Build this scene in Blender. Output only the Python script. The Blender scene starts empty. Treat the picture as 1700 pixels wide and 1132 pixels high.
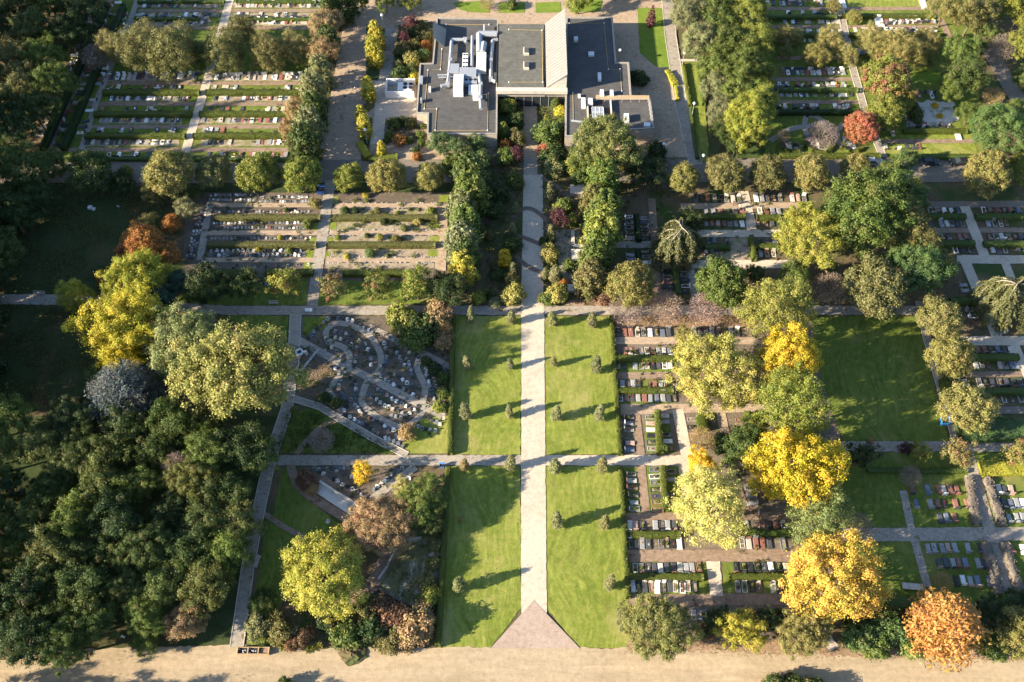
import bpy, math, random
import numpy as np
from mathutils import Vector, Matrix
from mathutils.geometry import tessellate_polygon
SC = bpy.context.scene
C = SC.collection
R = math.radians
random.seed(7)

# ------------------------------------------------------------------ camera
F = 1653.0; H = 165.0; TH = R(56.4); PSI = 0.006
cam = bpy.data.cameras.new('camera'); cam.lens = 35; cam.sensor_width = 36
cam.clip_start = 1; cam.clip_end = 6000
co = bpy.data.objects.new('camera', cam); C.objects.link(co)
co.location = (0, 0, H); co.rotation_euler = (math.pi/2-TH, 0, PSI)
SC.camera = co
_d = Vector((-math.sin(PSI)*math.cos(TH), math.cos(PSI)*math.cos(TH), -math.sin(TH)))
_r = Vector((math.cos(PSI), math.sin(PSI), 0)); _u = _r.cross(_d)
def P(px, py, z=0.0):
    """the place on the level z that was surveyed from the aerial picture"""
    v = _d*F+_r*(px-850)-_u*(py-566)
    t = (z-H)/v.z
    return (v.x*t, v.y*t)
def PPM(px, py, z=0.0):
    x, y = P(px, py, z)
    return F/(Vector((x, y, z-H)).dot(_d))

# ------------------------------------------------------------------ light
EL = R(22.0); SX, SY = -0.955, -0.297
w = bpy.data.worlds.new('World'); SC.world = w; w.use_nodes = True
nt = w.node_tree; bg = nt.nodes['Background']
sk = nt.nodes.new('ShaderNodeTexSky'); sk.sky_type = 'NISHITA'; sk.sun_disc = False
sk.sun_elevation = EL; sk.sun_rotation = math.atan2(SX, SY) % (2*math.pi)
sk.air_density = 1.0; sk.dust_density = 0.6; sk.ozone_density = 2.6
nt.links.new(sk.outputs[0], bg.inputs[0]); bg.inputs[1].default_value = 0.086
sl = bpy.data.lights.new('sun', 'SUN'); sl.energy = 5.0; sl.angle = R(0.55); sl.color = (1.0, 0.86, 0.645)
so = bpy.data.objects.new('sun', sl); C.objects.link(so)
so.rotation_euler = Vector((SX*math.cos(EL), SY*math.cos(EL), math.sin(EL))).to_track_quat('Z', 'Y').to_euler()
so.location = (-200, -60, 200)
SC.view_settings.view_transform = 'Standard'; SC.view_settings.look = 'None'
SC.view_settings.exposure = 2.0; SC.view_settings.gamma = 1.0
SC.cycles.max_bounces = 5; SC.cycles.diffuse_bounces = 2; SC.cycles.transmission_bounces = 3
SC.cycles.transparent_max_bounces = 4; SC.cycles.glossy_bounces = 2

# ------------------------------------------------------------------ materials
def newmat(name):
    m = bpy.data.materials.new(name); m.use_nodes = True
    nt = m.node_tree
    return m, nt, nt.nodes['Principled BSDF']
def N(nt, t, **kw):
    n = nt.nodes.new(t)
    for k, v in kw.items(): setattr(n, k, v)
    return n
def ramp(nt, stops):
    r = N(nt, 'ShaderNodeValToRGB'); e = r.color_ramp.elements
    while len(e) < len(stops): e.new(0.5)
    for el, (p, c) in zip(e, stops): el.position = p; el.color = (*c, 1)
    return r
def noise(nt, co, scale, detail=5, rough=0.6, dist=0.0):
    n = N(nt, 'ShaderNodeTexNoise'); n.inputs['Scale'].default_value = scale
    n.inputs['Detail'].default_value = detail; n.inputs['Roughness'].default_value = rough
    n.inputs['Distortion'].default_value = dist
    nt.links.new(co, n.inputs['Vector']); return n
def mixc(nt, a, b, fac, mode='MIX'):
    m = N(nt, 'ShaderNodeMix', data_type='RGBA', blend_type=mode)
    for inp, v in ((m.inputs[0], fac), (m.inputs[6], a), (m.inputs[7], b)):
        if hasattr(v, 'links') or hasattr(v, 'is_linked'): nt.links.new(v, inp)
        else: inp.default_value = v if isinstance(v, (int, float)) else (*v, 1)
    return m.outputs[2]
def ground_mat(name, stops, big=0.08, small=1.6, bump=0.25, rough=0.95, patches=None, bricks=None, streak=None, speck=None, fibre=None, along=False, b2=0.72):
    m, nt, b = newmat(name)
    g = N(nt, 'ShaderNodeNewGeometry').outputs['Position']
    n1 = noise(nt, g, big, 4, 0.6, 0.4); n2 = noise(nt, g, small, 6, 0.75)
    n3 = noise(nt, g, small*6, 3, 0.7)
    ma = N(nt, 'ShaderNodeMath', operation='MULTIPLY_ADD'); nt.links.new(n2.outputs[0], ma.inputs[0])
    ma.inputs[1].default_value = 0.55; 
    mb = N(nt, 'ShaderNodeMath', operation='MULTIPLY'); nt.links.new(n1.outputs[0], mb.inputs[0]); mb.inputs[1].default_value = 0.3
    nt.links.new(mb.outputs[0], ma.inputs[2])
    mc = N(nt, 'ShaderNodeMath', operation='MULTIPLY_ADD'); nt.links.new(n3.outputs[0], mc.inputs[0]); mc.inputs[1].default_value = 0.25
    nt.links.new(ma.outputs[0], mc.inputs[2])
    r = ramp(nt, stops); nt.links.new(mc.outputs[0], r.inputs[0]); col = r.outputs[0]
    if streak:
        amp, sc, ang = streak
        mp = N(nt, 'ShaderNodeMapping'); mp.inputs['Rotation'].default_value = (0, 0, ang); nt.links.new(g, mp.inputs[0])
        wv = N(nt, 'ShaderNodeTexWave', wave_type='BANDS'); wv.inputs['Scale'].default_value = sc
        wv.inputs['Distortion'].default_value = 6.0; wv.inputs['Detail'].default_value = 3; wv.inputs['Detail Scale'].default_value = 0.25
        nt.links.new(mp.outputs[0], wv.inputs[0])
        rr = ramp(nt, [(0.2, (1-amp,)*3), (0.8, (1+amp*0.6, 1+amp*0.5, 1+amp*0.5))]); nt.links.new(wv.outputs[1], rr.inputs[0])
        col = mixc(nt, col, rr.outputs[0], 1.0, 'MULTIPLY')
    if fibre:
        dn = noise(nt, g, 0.045, 2, 0.5); sc = N(nt, 'ShaderNodeVectorMath', operation='SCALE'); nt.links.new(dn.outputs[1], sc.inputs[0]); sc.inputs[3].default_value = 5.0 if along else 16.0
        ad = N(nt, 'ShaderNodeVectorMath', operation='ADD'); nt.links.new(g, ad.inputs[0]); nt.links.new(sc.outputs[0], ad.inputs[1])
        for scl, rot, am in ((((.07, 1.3, 1) if along else (1.9, .16, 1)), 0.0, fibre), (((.04, .5, 1) if along else (1.2, .12, 1)), 0.0 if along else 0.5, fibre*.7)):
            mp = N(nt, 'ShaderNodeMapping'); mp.inputs['Scale'].default_value = scl; mp.inputs['Rotation'].default_value = (0, 0, rot); nt.links.new(ad.outputs[0], mp.inputs[0])
            fn = noise(nt, mp.outputs[0], 1.0, 4, 0.7); rf = ramp(nt, [(0.3, (1-am,)*3), (0.7, (1+am, 1+am*.9, 1+am))]); nt.links.new(fn.outputs[0], rf.inputs[0])
            col = mixc(nt, col, rf.outputs[0], 1.0, 'MULTIPLY')
    if bricks:
        sx, sy, mort = bricks
        br = N(nt, 'ShaderNodeTexBrick'); br.inputs['Scale'].default_value = 1.0
        br.inputs['Brick Width'].default_value = sx; br.inputs['Row Height'].default_value = sy
        br.inputs['Mortar Size'].default_value = 0.03*sy*4; br.inputs['Color1'].default_value = (1, 1, 1, 1)
        br.inputs['Color2'].default_value = (b2, b2, b2, 1); br.inputs['Mortar'].default_value = (mort, mort, mort, 1)
        nt.links.new(g, br.inputs[0])
        col = mixc(nt, col, br.outputs[0], 1.0, 'MULTIPLY')
    if patches:
        pc, psc, lo, hi = patches
        pn = noise(nt, g, psc, 6, 0.65, 0.8); rp = ramp(nt, [(lo, (0, 0, 0)), (hi, (1, 1, 1))]); nt.links.new(pn.outputs[0], rp.inputs[0])
        col = mixc(nt, col, pc, rp.outputs[0])
    if speck:
        pc, psc, lo, hi = speck
        pn = noise(nt, g, psc, 2, 0.5, 0.2); rp = ramp(nt, [(lo, (0, 0, 0)), (hi, (1, 1, 1))]); nt.links.new(pn.outputs[0], rp.inputs[0])
        col = mixc(nt, col, pc, rp.outputs[0])
    nt.links.new(col, b.inputs['Base Color']); b.inputs['Roughness'].default_value = rough
    b.inputs['Specular IOR Level'].default_value = 0.15
    bp = N(nt, 'ShaderNodeBump'); bp.inputs['Strength'].default_value = bump; bp.inputs['Distance'].default_value = 0.25
    nt.links.new(mc.outputs[0], bp.inputs['Height']); nt.links.new(bp.outputs[0], b.inputs['Normal'])
    return m
M = {}
M['soil'] = ground_mat('leaf littered soil', [(0.3, (0.055, 0.038, 0.022)), (0.5, (0.10, 0.072, 0.042)), (0.75, (0.19, 0.14, 0.085))], patches=((0.045, 0.07, 0.018), 0.09, 0.45, 0.62))
M['meadow'] = ground_mat('rough meadow', [(0.3, (0.018, 0.03, 0.012)), (0.55, (0.036, 0.052, 0.018)), (0.8, (0.09, 0.085, 0.035))], big=0.05, small=0.7, bump=0.8, patches=((0.085, 0.065, 0.03), 0.07, 0.52, 0.68))
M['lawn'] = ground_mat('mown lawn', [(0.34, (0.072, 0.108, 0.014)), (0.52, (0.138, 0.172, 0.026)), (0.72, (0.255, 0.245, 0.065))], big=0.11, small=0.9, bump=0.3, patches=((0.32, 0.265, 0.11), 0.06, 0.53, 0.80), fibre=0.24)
M['shady lawn'] = ground_mat('shady lawn', [(0.36, (0.05, 0.08, 0.014)), (0.52, (0.09, 0.125, 0.02)), (0.72, (0.16, 0.17, 0.04))], big=0.1, small=0.8, bump=0.3, patches=((0.2, 0.17, 0.065), 0.08, 0.56, 0.78), fibre=0.25)  # darker copy of the mown lawn, with shade put into its colour
M['bright lawn'] = ground_mat('bright lawn', [(0.36, (0.065, 0.115, 0.012)), (0.52, (0.11, 0.165, 0.02)), (0.72, (0.18, 0.21, 0.04))], big=0.1, small=0.8, bump=0.4)
M['sand'] = ground_mat('sandy track of dry grass', [(0.34, (0.215, 0.163, 0.10)), (0.52, (0.305, 0.238, 0.152)), (0.72, (0.40, 0.325, 0.215))], big=0.06, small=1.1, bump=0.35, patches=((0.22, 0.18, 0.10), 0.09, 0.58, 0.78), fibre=0.13, along=True)
M['pale brick'] = ground_mat('pale brick paving', [(0.34, (0.30, 0.245, 0.185)), (0.52, (0.44, 0.368, 0.285)), (0.72, (0.56, 0.48, 0.385))], big=0.12, small=1.3, bump=0.2, bricks=(0.45, 0.22, 0.9), b2=0.9, patches=((0.38, 0.31, 0.24), 0.1, 0.58, 0.8), speck=((0.32, 0.25, 0.18), 1.1, 0.67, 0.75))
M['path brick'] = ground_mat('grey brick path', [(0.34, (0.20, 0.17, 0.14)), (0.52, (0.31, 0.27, 0.22)), (0.72, (0.42, 0.37, 0.31))], big=0.12, small=1.3, bump=0.2, bricks=(0.5, 0.25, 0.7), speck=((0.16, 0.11, 0.06), 0.9, 0.62, 0.72))
M['brown brick'] = ground_mat('brown brick path', [(0.34, (0.16, 0.105, 0.07)), (0.52, (0.25, 0.175, 0.125)), (0.72, (0.34, 0.25, 0.18))], big=0.12, small=1.3, bump=0.2, bricks=(0.5, 0.25, 0.7), speck=((0.1, 0.06, 0.035), 0.9, 0.62, 0.72))
M['tan brick'] = ground_mat('tan brick road', [(0.34, (0.26, 0.185, 0.125)), (0.52, (0.36, 0.27, 0.19)), (0.72, (0.46, 0.36, 0.26))], big=0.08, small=1.1, bump=0.2, bricks=(0.6, 0.3, 0.72), speck=((0.18, 0.12, 0.07), 0.7, 0.63, 0.74))
M['asphalt'] = ground_mat('worn grey road', [(0.34, (0.10, 0.085, 0.07)), (0.52, (0.155, 0.13, 0.105)), (0.72, (0.21, 0.18, 0.15))], big=0.08, small=1.4, bump=0.2)
M['dark brick'] = ground_mat('dark brick band', [(0.34, (0.12, 0.085, 0.068)), (0.52, (0.18, 0.13, 0.105)), (0.72, (0.24, 0.18, 0.145))], big=0.1, small=1.5, bump=0.2, bricks=(0.5, 0.25, 0.8))
M['rose brick'] = ground_mat('rose brown brick', [(0.34, (0.23, 0.17, 0.135)), (0.52, (0.33, 0.25, 0.20)), (0.72, (0.42, 0.33, 0.27))], big=0.12, small=1.3, bump=0.2, bricks=(0.5, 0.25, 0.84), b2=.86, speck=((0.2, 0.14, 0.1), 0.9, 0.64, 0.74))
M['tan soil'] = ground_mat('dry sandy grave soil', [(0.34, (0.15, 0.115, 0.08)), (0.52, (0.25, 0.20, 0.145)), (0.72, (0.38, 0.32, 0.245))], big=0.2, small=1.2, bump=0.5, patches=((0.16, 0.16, 0.06), 0.2, 0.50, 0.66), speck=((0.13, 0.095, 0.06), 0.8, 0.56, 0.70))
M['brown soil'] = ground_mat('brown grave soil', [(0.34, (0.075, 0.058, 0.043)), (0.52, (0.13, 0.102, 0.076)), (0.72, (0.21, 0.168, 0.127))], big=0.2, small=1.4, bump=0.5, patches=((0.07, 0.085, 0.03), 0.14, 0.56, 0.68), speck=((0.27, 0.20, 0.12), 1.2, 0.62, 0.72))
M['dark soil'] = ground_mat('dark garden soil', [(0.34, (0.06, 0.048, 0.037)), (0.52, (0.102, 0.081, 0.062)), (0.72, (0.17, 0.135, 0.105))], big=0.2, small=1.4, bump=0.5, patches=((0.05, 0.065, 0.025), 0.14, 0.58, 0.7), speck=((0.20, 0.15, 0.09), 1.2, 0.64, 0.74))
M['leaf litter'] = ground_mat('fallen leaves', [(0.34, (0.13, 0.08, 0.05)), (0.52, (0.25, 0.165, 0.105)), (0.72, (0.38, 0.27, 0.18))], big=0.2, small=2.2, bump=0.6)
M['patchy'] = ground_mat('patchy bed of grass and pale sand', [(0.34, (0.07, 0.075, 0.03)), (0.52, (0.12, 0.115, 0.05)), (0.72, (0.21, 0.175, 0.09))], big=0.2, small=1.4, bump=0.6, patches=((0.46, 0.40, 0.33), 0.13, 0.50, 0.62), speck=((0.08, 0.09, 0.03), 0.6, 0.55, 0.68))
M['pale gravel'] = ground_mat('pale gravel', [(0.34, (0.34, 0.31, 0.27)), (0.52, (0.46, 0.43, 0.38)), (0.72, (0.58, 0.55, 0.5))], big=0.2, small=2.0, bump=0.4, patches=((0.12, 0.12, 0.05), 0.3, 0.55, 0.66))

def leafmat():
    m, nt, b = newmat('leaves')
    oi = N(nt, 'ShaderNodeObjectInfo'); at = N(nt, 'ShaderNodeAttribute', attribute_name='tone')
    gt = N(nt, 'ShaderNodeMath', operation='ADD'); nt.links.new(at.outputs['Fac'], gt.inputs[0]); nt.links.new(oi.outputs['Alpha'], gt.inputs[1])
    st = N(nt, 'ShaderNodeMapRange'); nt.links.new(gt.outputs[0], st.inputs[0])
    st.inputs[1].default_value = 0.97; st.inputs[2].default_value = 1.06
    col = mixc(nt, oi.outputs['Color'], (0.25, 0.125, 0.07), st.outputs[0])
    hs = N(nt, 'ShaderNodeHueSaturation')
    at2 = N(nt, 'ShaderNodeAttribute', attribute_name='tone2')
    mh = N(nt, 'ShaderNodeMapRange'); nt.links.new(at2.outputs['Fac'], mh.inputs[0]); mh.inputs[3].default_value = 0.475; mh.inputs[4].default_value = 0.525
    mv = N(nt, 'ShaderNodeMapRange'); nt.links.new(at2.outputs['Fac'], mv.inputs[0]); mv.inputs[3].default_value = 1.28; mv.inputs[4].default_value = 0.74
    nt.links.new(mh.outputs[0], hs.inputs['Hue']); nt.links.new(mv.outputs[0], hs.inputs['Value']); nt.links.new(col, hs.inputs['Color'])
    nt.links.new(hs.outputs[0], b.inputs['Base Color']); b.inputs['Roughness'].default_value = 0.55; b.inputs['Specular IOR Level'].default_value = 0.3
    tr = N(nt, 'ShaderNodeBsdfTranslucent'); nt.links.new(hs.outputs[0], tr.inputs[0])
    mx = N(nt, 'ShaderNodeMixShader'); mx.inputs[0].default_value = 0.36
    nt.links.new(b.outputs[0], mx.inputs[1]); nt.links.new(tr.outputs[0], mx.inputs[2])
    nt.links.new(mx.outputs[0], nt.nodes['Material Output'].inputs[0])
    return m
M['leaf'] = leafmat()
def objcol(name, rough=0.5, spec=0.4, nscale=6.0, amp=0.3, bump=0.0, metal=0.0):
    m, nt, b = newmat(name)
    oi = N(nt, 'ShaderNodeObjectInfo'); g = N(nt, 'ShaderNodeNewGeometry').outputs['Position']
    n = noise(nt, g, nscale, 5, 0.7); r = ramp(nt, [(0.3, (1-amp,)*3), (0.7, (1+amp,)*3)]); nt.links.new(n.outputs[0], r.inputs[0])
    c = mixc(nt, oi.outputs['Color'], r.outputs[0], 1.0, 'MULTIPLY'); nt.links.new(c, b.inputs['Base Color'])
    b.inputs['Roughness'].default_value = rough; b.inputs['Specular IOR Level'].default_value = spec; b.inputs['Metallic'].default_value = metal
    return m
M['granite'] = objcol('polished granite', 0.42, 0.4, 9.0, 0.35)
M['paint'] = objcol('painted body', 0.35, 0.5, 3.0, 0.08)
M['cloth'] = objcol('cloth', 0.9, 0.1, 8.0, 0.2)
M['twig'] = objcol('twigs', 0.85, 0.1, 2.0, 0.3)
def plain(name, col, rough=0.7, amp=0.2, nscale=2.0, metal=0.0, spec=0.3, streak=False):
    m, nt, b = newmat(name); g = N(nt, 'ShaderNodeNewGeometry').outputs['Position']
    n = noise(nt, g, nscale, 6, 0.7, 0.3)
    r = ramp(nt, [(0.28, tuple(c*(1-amp) for c in col)), (0.72, tuple(min(1, c*(1+amp)) for c in col))]); nt.links.new(n.outputs[0], r.inputs[0])
    c = r.outputs[0]
    if streak:
        n2 = noise(nt, g, 0.3, 5, 0.65, 1.2); r2 = ramp(nt, [(0.40, (0.86, 0.86, 0.86)), (0.62, (1.06, 1.06, 1.05))]); nt.links.new(n2.outputs[0], r2.inputs[0])
        c = mixc(nt, c, r2.outputs[0], 1.0, 'MULTIPLY')
        br = N(nt, 'ShaderNodeTexBrick'); br.inputs['Scale'].default_value = 1.0; br.inputs['Brick Width'].default_value = 7.5; br.inputs['Row Height'].default_value = 1.0; br.inputs['Mortar Size'].default_value = 0.035
        br.inputs['Color1'].default_value = (1, 1, 1, 1); br.inputs['Color2'].default_value = (.93, .93, .93, 1); br.inputs['Mortar'].default_value = (.72, .72, .72, 1); nt.links.new(g, br.inputs[0])
        c = mixc(nt, c, br.outputs[0], 1.0, 'MULTIPLY')
    nt.links.new(c, b.inputs['Base Color']); b.inputs['Roughness'].default_value = rough
    b.inputs['Metallic'].default_value = metal; b.inputs['Specular IOR Level'].default_value = spec
    return m
M['bark'] = plain('bark', (0.12, 0.09, 0.065), 0.9, 0.4, 3.0)
M['pale bark'] = plain('pale bark', (0.30, 0.25, 0.20), 0.9, 0.3, 3.0)
M['felt'] = plain('grey roofing felt', (0.076, 0.073, 0.071), 0.85, 0.18, 0.8, streak=True)
M['green felt'] = plain('weathered roofing felt', (0.108, 0.105, 0.09), 0.85, 0.25, 0.9, streak=True)
M['metal roof'] = plain('pale seamed metal', (0.175, 0.17, 0.16), 0.5, 0.1, 0.7)
M['concrete'] = plain('pale concrete', (0.42, 0.385, 0.33), 0.9, 0.22, 1.3)
M['rim'] = plain('weathered roof edge', (0.25, 0.23, 0.20), 0.8, 0.25, 1.5)
M['wall'] = plain('rendered wall', (0.36, 0.31, 0.25), 0.9, 0.2, 1.1)
M['white'] = plain('white coated sheet', (0.56, 0.565, 0.57), 0.5, 0.12, 2.0)
M['duct'] = plain('galvanised duct', (0.33, 0.345, 0.365), 0.45, 0.12, 2.0, metal=0.35)
M['black'] = plain('black rubber', (0.02, 0.02, 0.022), 0.6, 0.2, 3.0)
M['glass'] = plain('dark glass', (0.025, 0.03, 0.035), 0.08, 0.1, 2.0, spec=0.6)
M['wood'] = plain('weathered wood', (0.34, 0.24, 0.14), 0.8, 0.3, 4.0)
M['grey wood'] = plain('greyed wood', (0.36, 0.31, 0.26), 0.85, 0.25, 4.0)
M['flower'] = objcol('flowers', 0.8, 0.1, 10.0, 0.5)
M['plant'] = plain('small planting', (0.06, 0.085, 0.025), 0.85, 0.6, 5.0)
M['skin'] = plain('skin', (0.5, 0.32, 0.24), 0.6, 0.1, 3.0)
M['hair'] = plain('hair', (0.05, 0.03, 0.02), 0.7, 0.3, 6.0)
M['ochre line'] = plain('ochre safety line', (0.42, 0.30, 0.10), 0.7, 0.15, 3.0)
M['steel'] = plain('painted steel', (0.45, 0.46, 0.46), 0.45, 0.1, 3.0, metal=0.5)

# ------------------------------------------------------------------ object helpers
def tag(o, label=None, cat=None, group=None, kind=None):
    if label: o['label'] = label
    if cat: o['category'] = cat
    if group: o['group'] = group
    if kind: o['kind'] = kind
    return o
class MB:
    def __init__(s): s.v = []; s.f = []; s.m = []; s.mats = []
    def mi(s, mat):
        if mat not in s.mats: s.mats.append(mat)
        return s.mats.index(mat)
    def add(s, vs, fs, mat):
        o = len(s.v); i = s.mi(mat)
        s.v += [tuple(v) for v in vs]
        for f in fs: s.f.append(tuple(o+k for k in f)); s.m.append(i)
    def box(s, x0, x1, y0, y1, z0, z1, mat, bev=0.0, mtx=None):
        if bev > 0:
            b = bev
            vs = [(x0, y0, z0), (x1, y0, z0), (x1, y1, z0), (x0, y1, z0), (x0, y0, z1-b), (x1, y0, z1-b), (x1, y1, z1-b), (x0, y1, z1-b),
                  (x0+b, y0+b, z1), (x1-b, y0+b, z1), (x1-b, y1-b, z1), (x0+b, y1-b, z1)]
            fs = [(0, 1, 5, 4), (1, 2, 6, 5), (2, 3, 7, 6), (3, 0, 4, 7), (4, 5, 9, 8), (5, 6, 10, 9), (6, 7, 11, 10), (7, 4, 8, 11), (8, 9, 10, 11), (3, 2, 1, 0)]
        else:
            vs = [(x0, y0, z0), (x1, y0, z0), (x1, y1, z0), (x0, y1, z0), (x0, y0, z1), (x1, y0, z1), (x1, y1, z1), (x0, y1, z1)]
            fs = [(0, 1, 5, 4), (1, 2, 6, 5), (2, 3, 7, 6), (3, 0, 4, 7), (4, 5, 6, 7), (3, 2, 1, 0)]
        if mtx: vs = [mtx @ Vector(v) for v in vs]
        s.add(vs, fs, mat)
    def tube(s, pts, rad, mat, n=6, cap=True):
        pts = [Vector(p) for p in pts]
        if not isinstance(rad, (list, tuple)): rad = [rad]*len(pts)
        vs = []; fs = []
        for i, p in enumerate(pts):
            t = (pts[min(i+1, len(pts)-1)]-pts[max(i-1, 0)]).normalized()
            a = t.cross(Vector((0, 0, 1)) if abs(t.z) < 0.9 else Vector((1, 0, 0))).normalized(); b = t.cross(a)
            for k in range(n):
                an = 2*math.pi*k/n; vs.append(p+(a*math.cos(an)+b*math.sin(an))*rad[i])
        for i in range(len(pts)-1):
            for k in range(n):
                k2 = (k+1) % n; fs.append((i*n+k, i*n+k2, (i+1)*n+k2, (i+1)*n+k))
        if cap: fs += [tuple(range(n)), tuple(reversed(range((len(pts)-1)*n, len(pts)*n)))]
        s.add(vs, fs, mat)
    def poly(s, pts, z, mat):
        t = tessellate_polygon([[Vector((p[0], p[1], 0)) for p in pts]])
        vs = [(p[0], p[1], z) for p in pts]; fs = []
        for a, b, c in t:
            n = (Vector(vs[b])-Vector(vs[a])).cross(Vector(vs[c])-Vector(vs[a]))
            fs.append((a, b, c) if n.z > 0 else (a, c, b))
        s.add(vs, fs, mat)
    def mesh(s, name):
        me = bpy.data.meshes.new(name); me.from_pydata(s.v, [], s.f)
        for m in s.mats: me.materials.append(M[m])
        me.polygons.foreach_set('material_index', s.m); me.update(); return me
    def build(s, name, parent=None, loc=None, smooth=False):
        me = s.mesh(name); o = bpy.data.objects.new(name, me); C.objects.link(o)
        if smooth: me.polygons.foreach_set('use_smooth', [True]*len(me.polygons))
        if parent: o.parent = parent
        if loc: o.location = loc
        return o
def link(name, me, parent=None, loc=None, col=None):
    o = bpy.data.objects.new(name, me); C.objects.link(o)
    if parent: o.parent = parent
    if loc: o.location = loc
    if col: o.color = (*col, 1) if len(col) == 3 else col
    return o
def empty(name, loc, rz=0):
    o = bpy.data.objects.new(name, None); C.objects.link(o); o.location = loc; o.rotation_euler.z = rz
    o.empty_display_size = 0.3; return o
def ncloud(vs, fs, tone=None, tone2=None, name='m', mats=('leaf',), mi=None):
    """fast mesh from numpy quads"""
    me = bpy.data.meshes.new(name); nv = len(vs); nf = len(fs)
    me.vertices.add(nv); me.vertices.foreach_set('co', np.asarray(vs, dtype=np.float32).ravel())
    me.loops.add(nf*4); me.loops.foreach_set('vertex_index', np.asarray(fs, dtype=np.int32).ravel())
    me.polygons.add(nf); me.polygons.foreach_set('loop_start', np.arange(0, nf*4, 4, dtype=np.int32))
    try: me.polygons.foreach_set('loop_total', np.full(nf, 4, dtype=np.int32))
    except Exception: pass
    for m in mats: me.materials.append(M[m])
    if mi is not None: me.polygons.foreach_set('material_index', np.asarray(mi, dtype=np.int32))
    me.update(calc_edges=True)
    for nm, t in (('tone', tone), ('tone2', tone2)):
        if t is not None:
            a = me.attributes.new(nm, 'FLOAT', 'FACE'); a.data.foreach_set('value', np.asarray(t, dtype=np.float32))
    return me
def unit(a): return a/np.maximum(np.linalg.norm(a, axis=1, keepdims=True), 1e-9)
def quads(rng, c, n, size, asp=0.6):
    """one leaf-sized diamond per centre, facing n"""
    k = len(c); n = unit(n); t = unit(np.cross(n, rng.normal(size=(k, 3)))); b = np.cross(n, t)
    s = (size*rng.uniform(0.65, 1.35, k))[:, None]
    v = np.stack([c+t*s, c+b*s*asp, c-t*s, c-b*s*asp], 1).reshape(-1, 3)
    return v, np.arange(k*4).reshape(k, 4)
# ------------------------------------------------------------------ vegetation prototypes
PROTO = {}
def limbs_mesh(name, rng, hc, R0, a, tgt, r0, mat='bark', nl=9):
    mb = MB(); b = Vector((rng.normal()*0.1, rng.normal()*0.1, 0))
    top = Vector((rng.normal()*0.2, rng.normal()*0.2, hc+0.35*a))
    mid = Vector((rng.normal()*0.15, rng.normal()*0.15, hc*0.5))
    mb.tube([(b.x, b.y, -0.2), (b.x, b.y, 0.5), mid, (top+mid)/2, top], [r0*1.35, r0, r0*0.8, r0*0.55, r0*0.2], mat, 8)
    st = Vector(mid)
    for k in range(min(nl, len(tgt))):
        e = Vector(tgt[k]); s0 = mid.lerp(top, rng.uniform(0.0, 0.6)); m2 = s0.lerp(e, 0.5)+Vector((0, 0, 0.08*R0))
        mb.tube([s0, m2, e], [r0*0.45, r0*0.3, r0*0.1], mat, 5)
    return mb.mesh(name)
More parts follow.
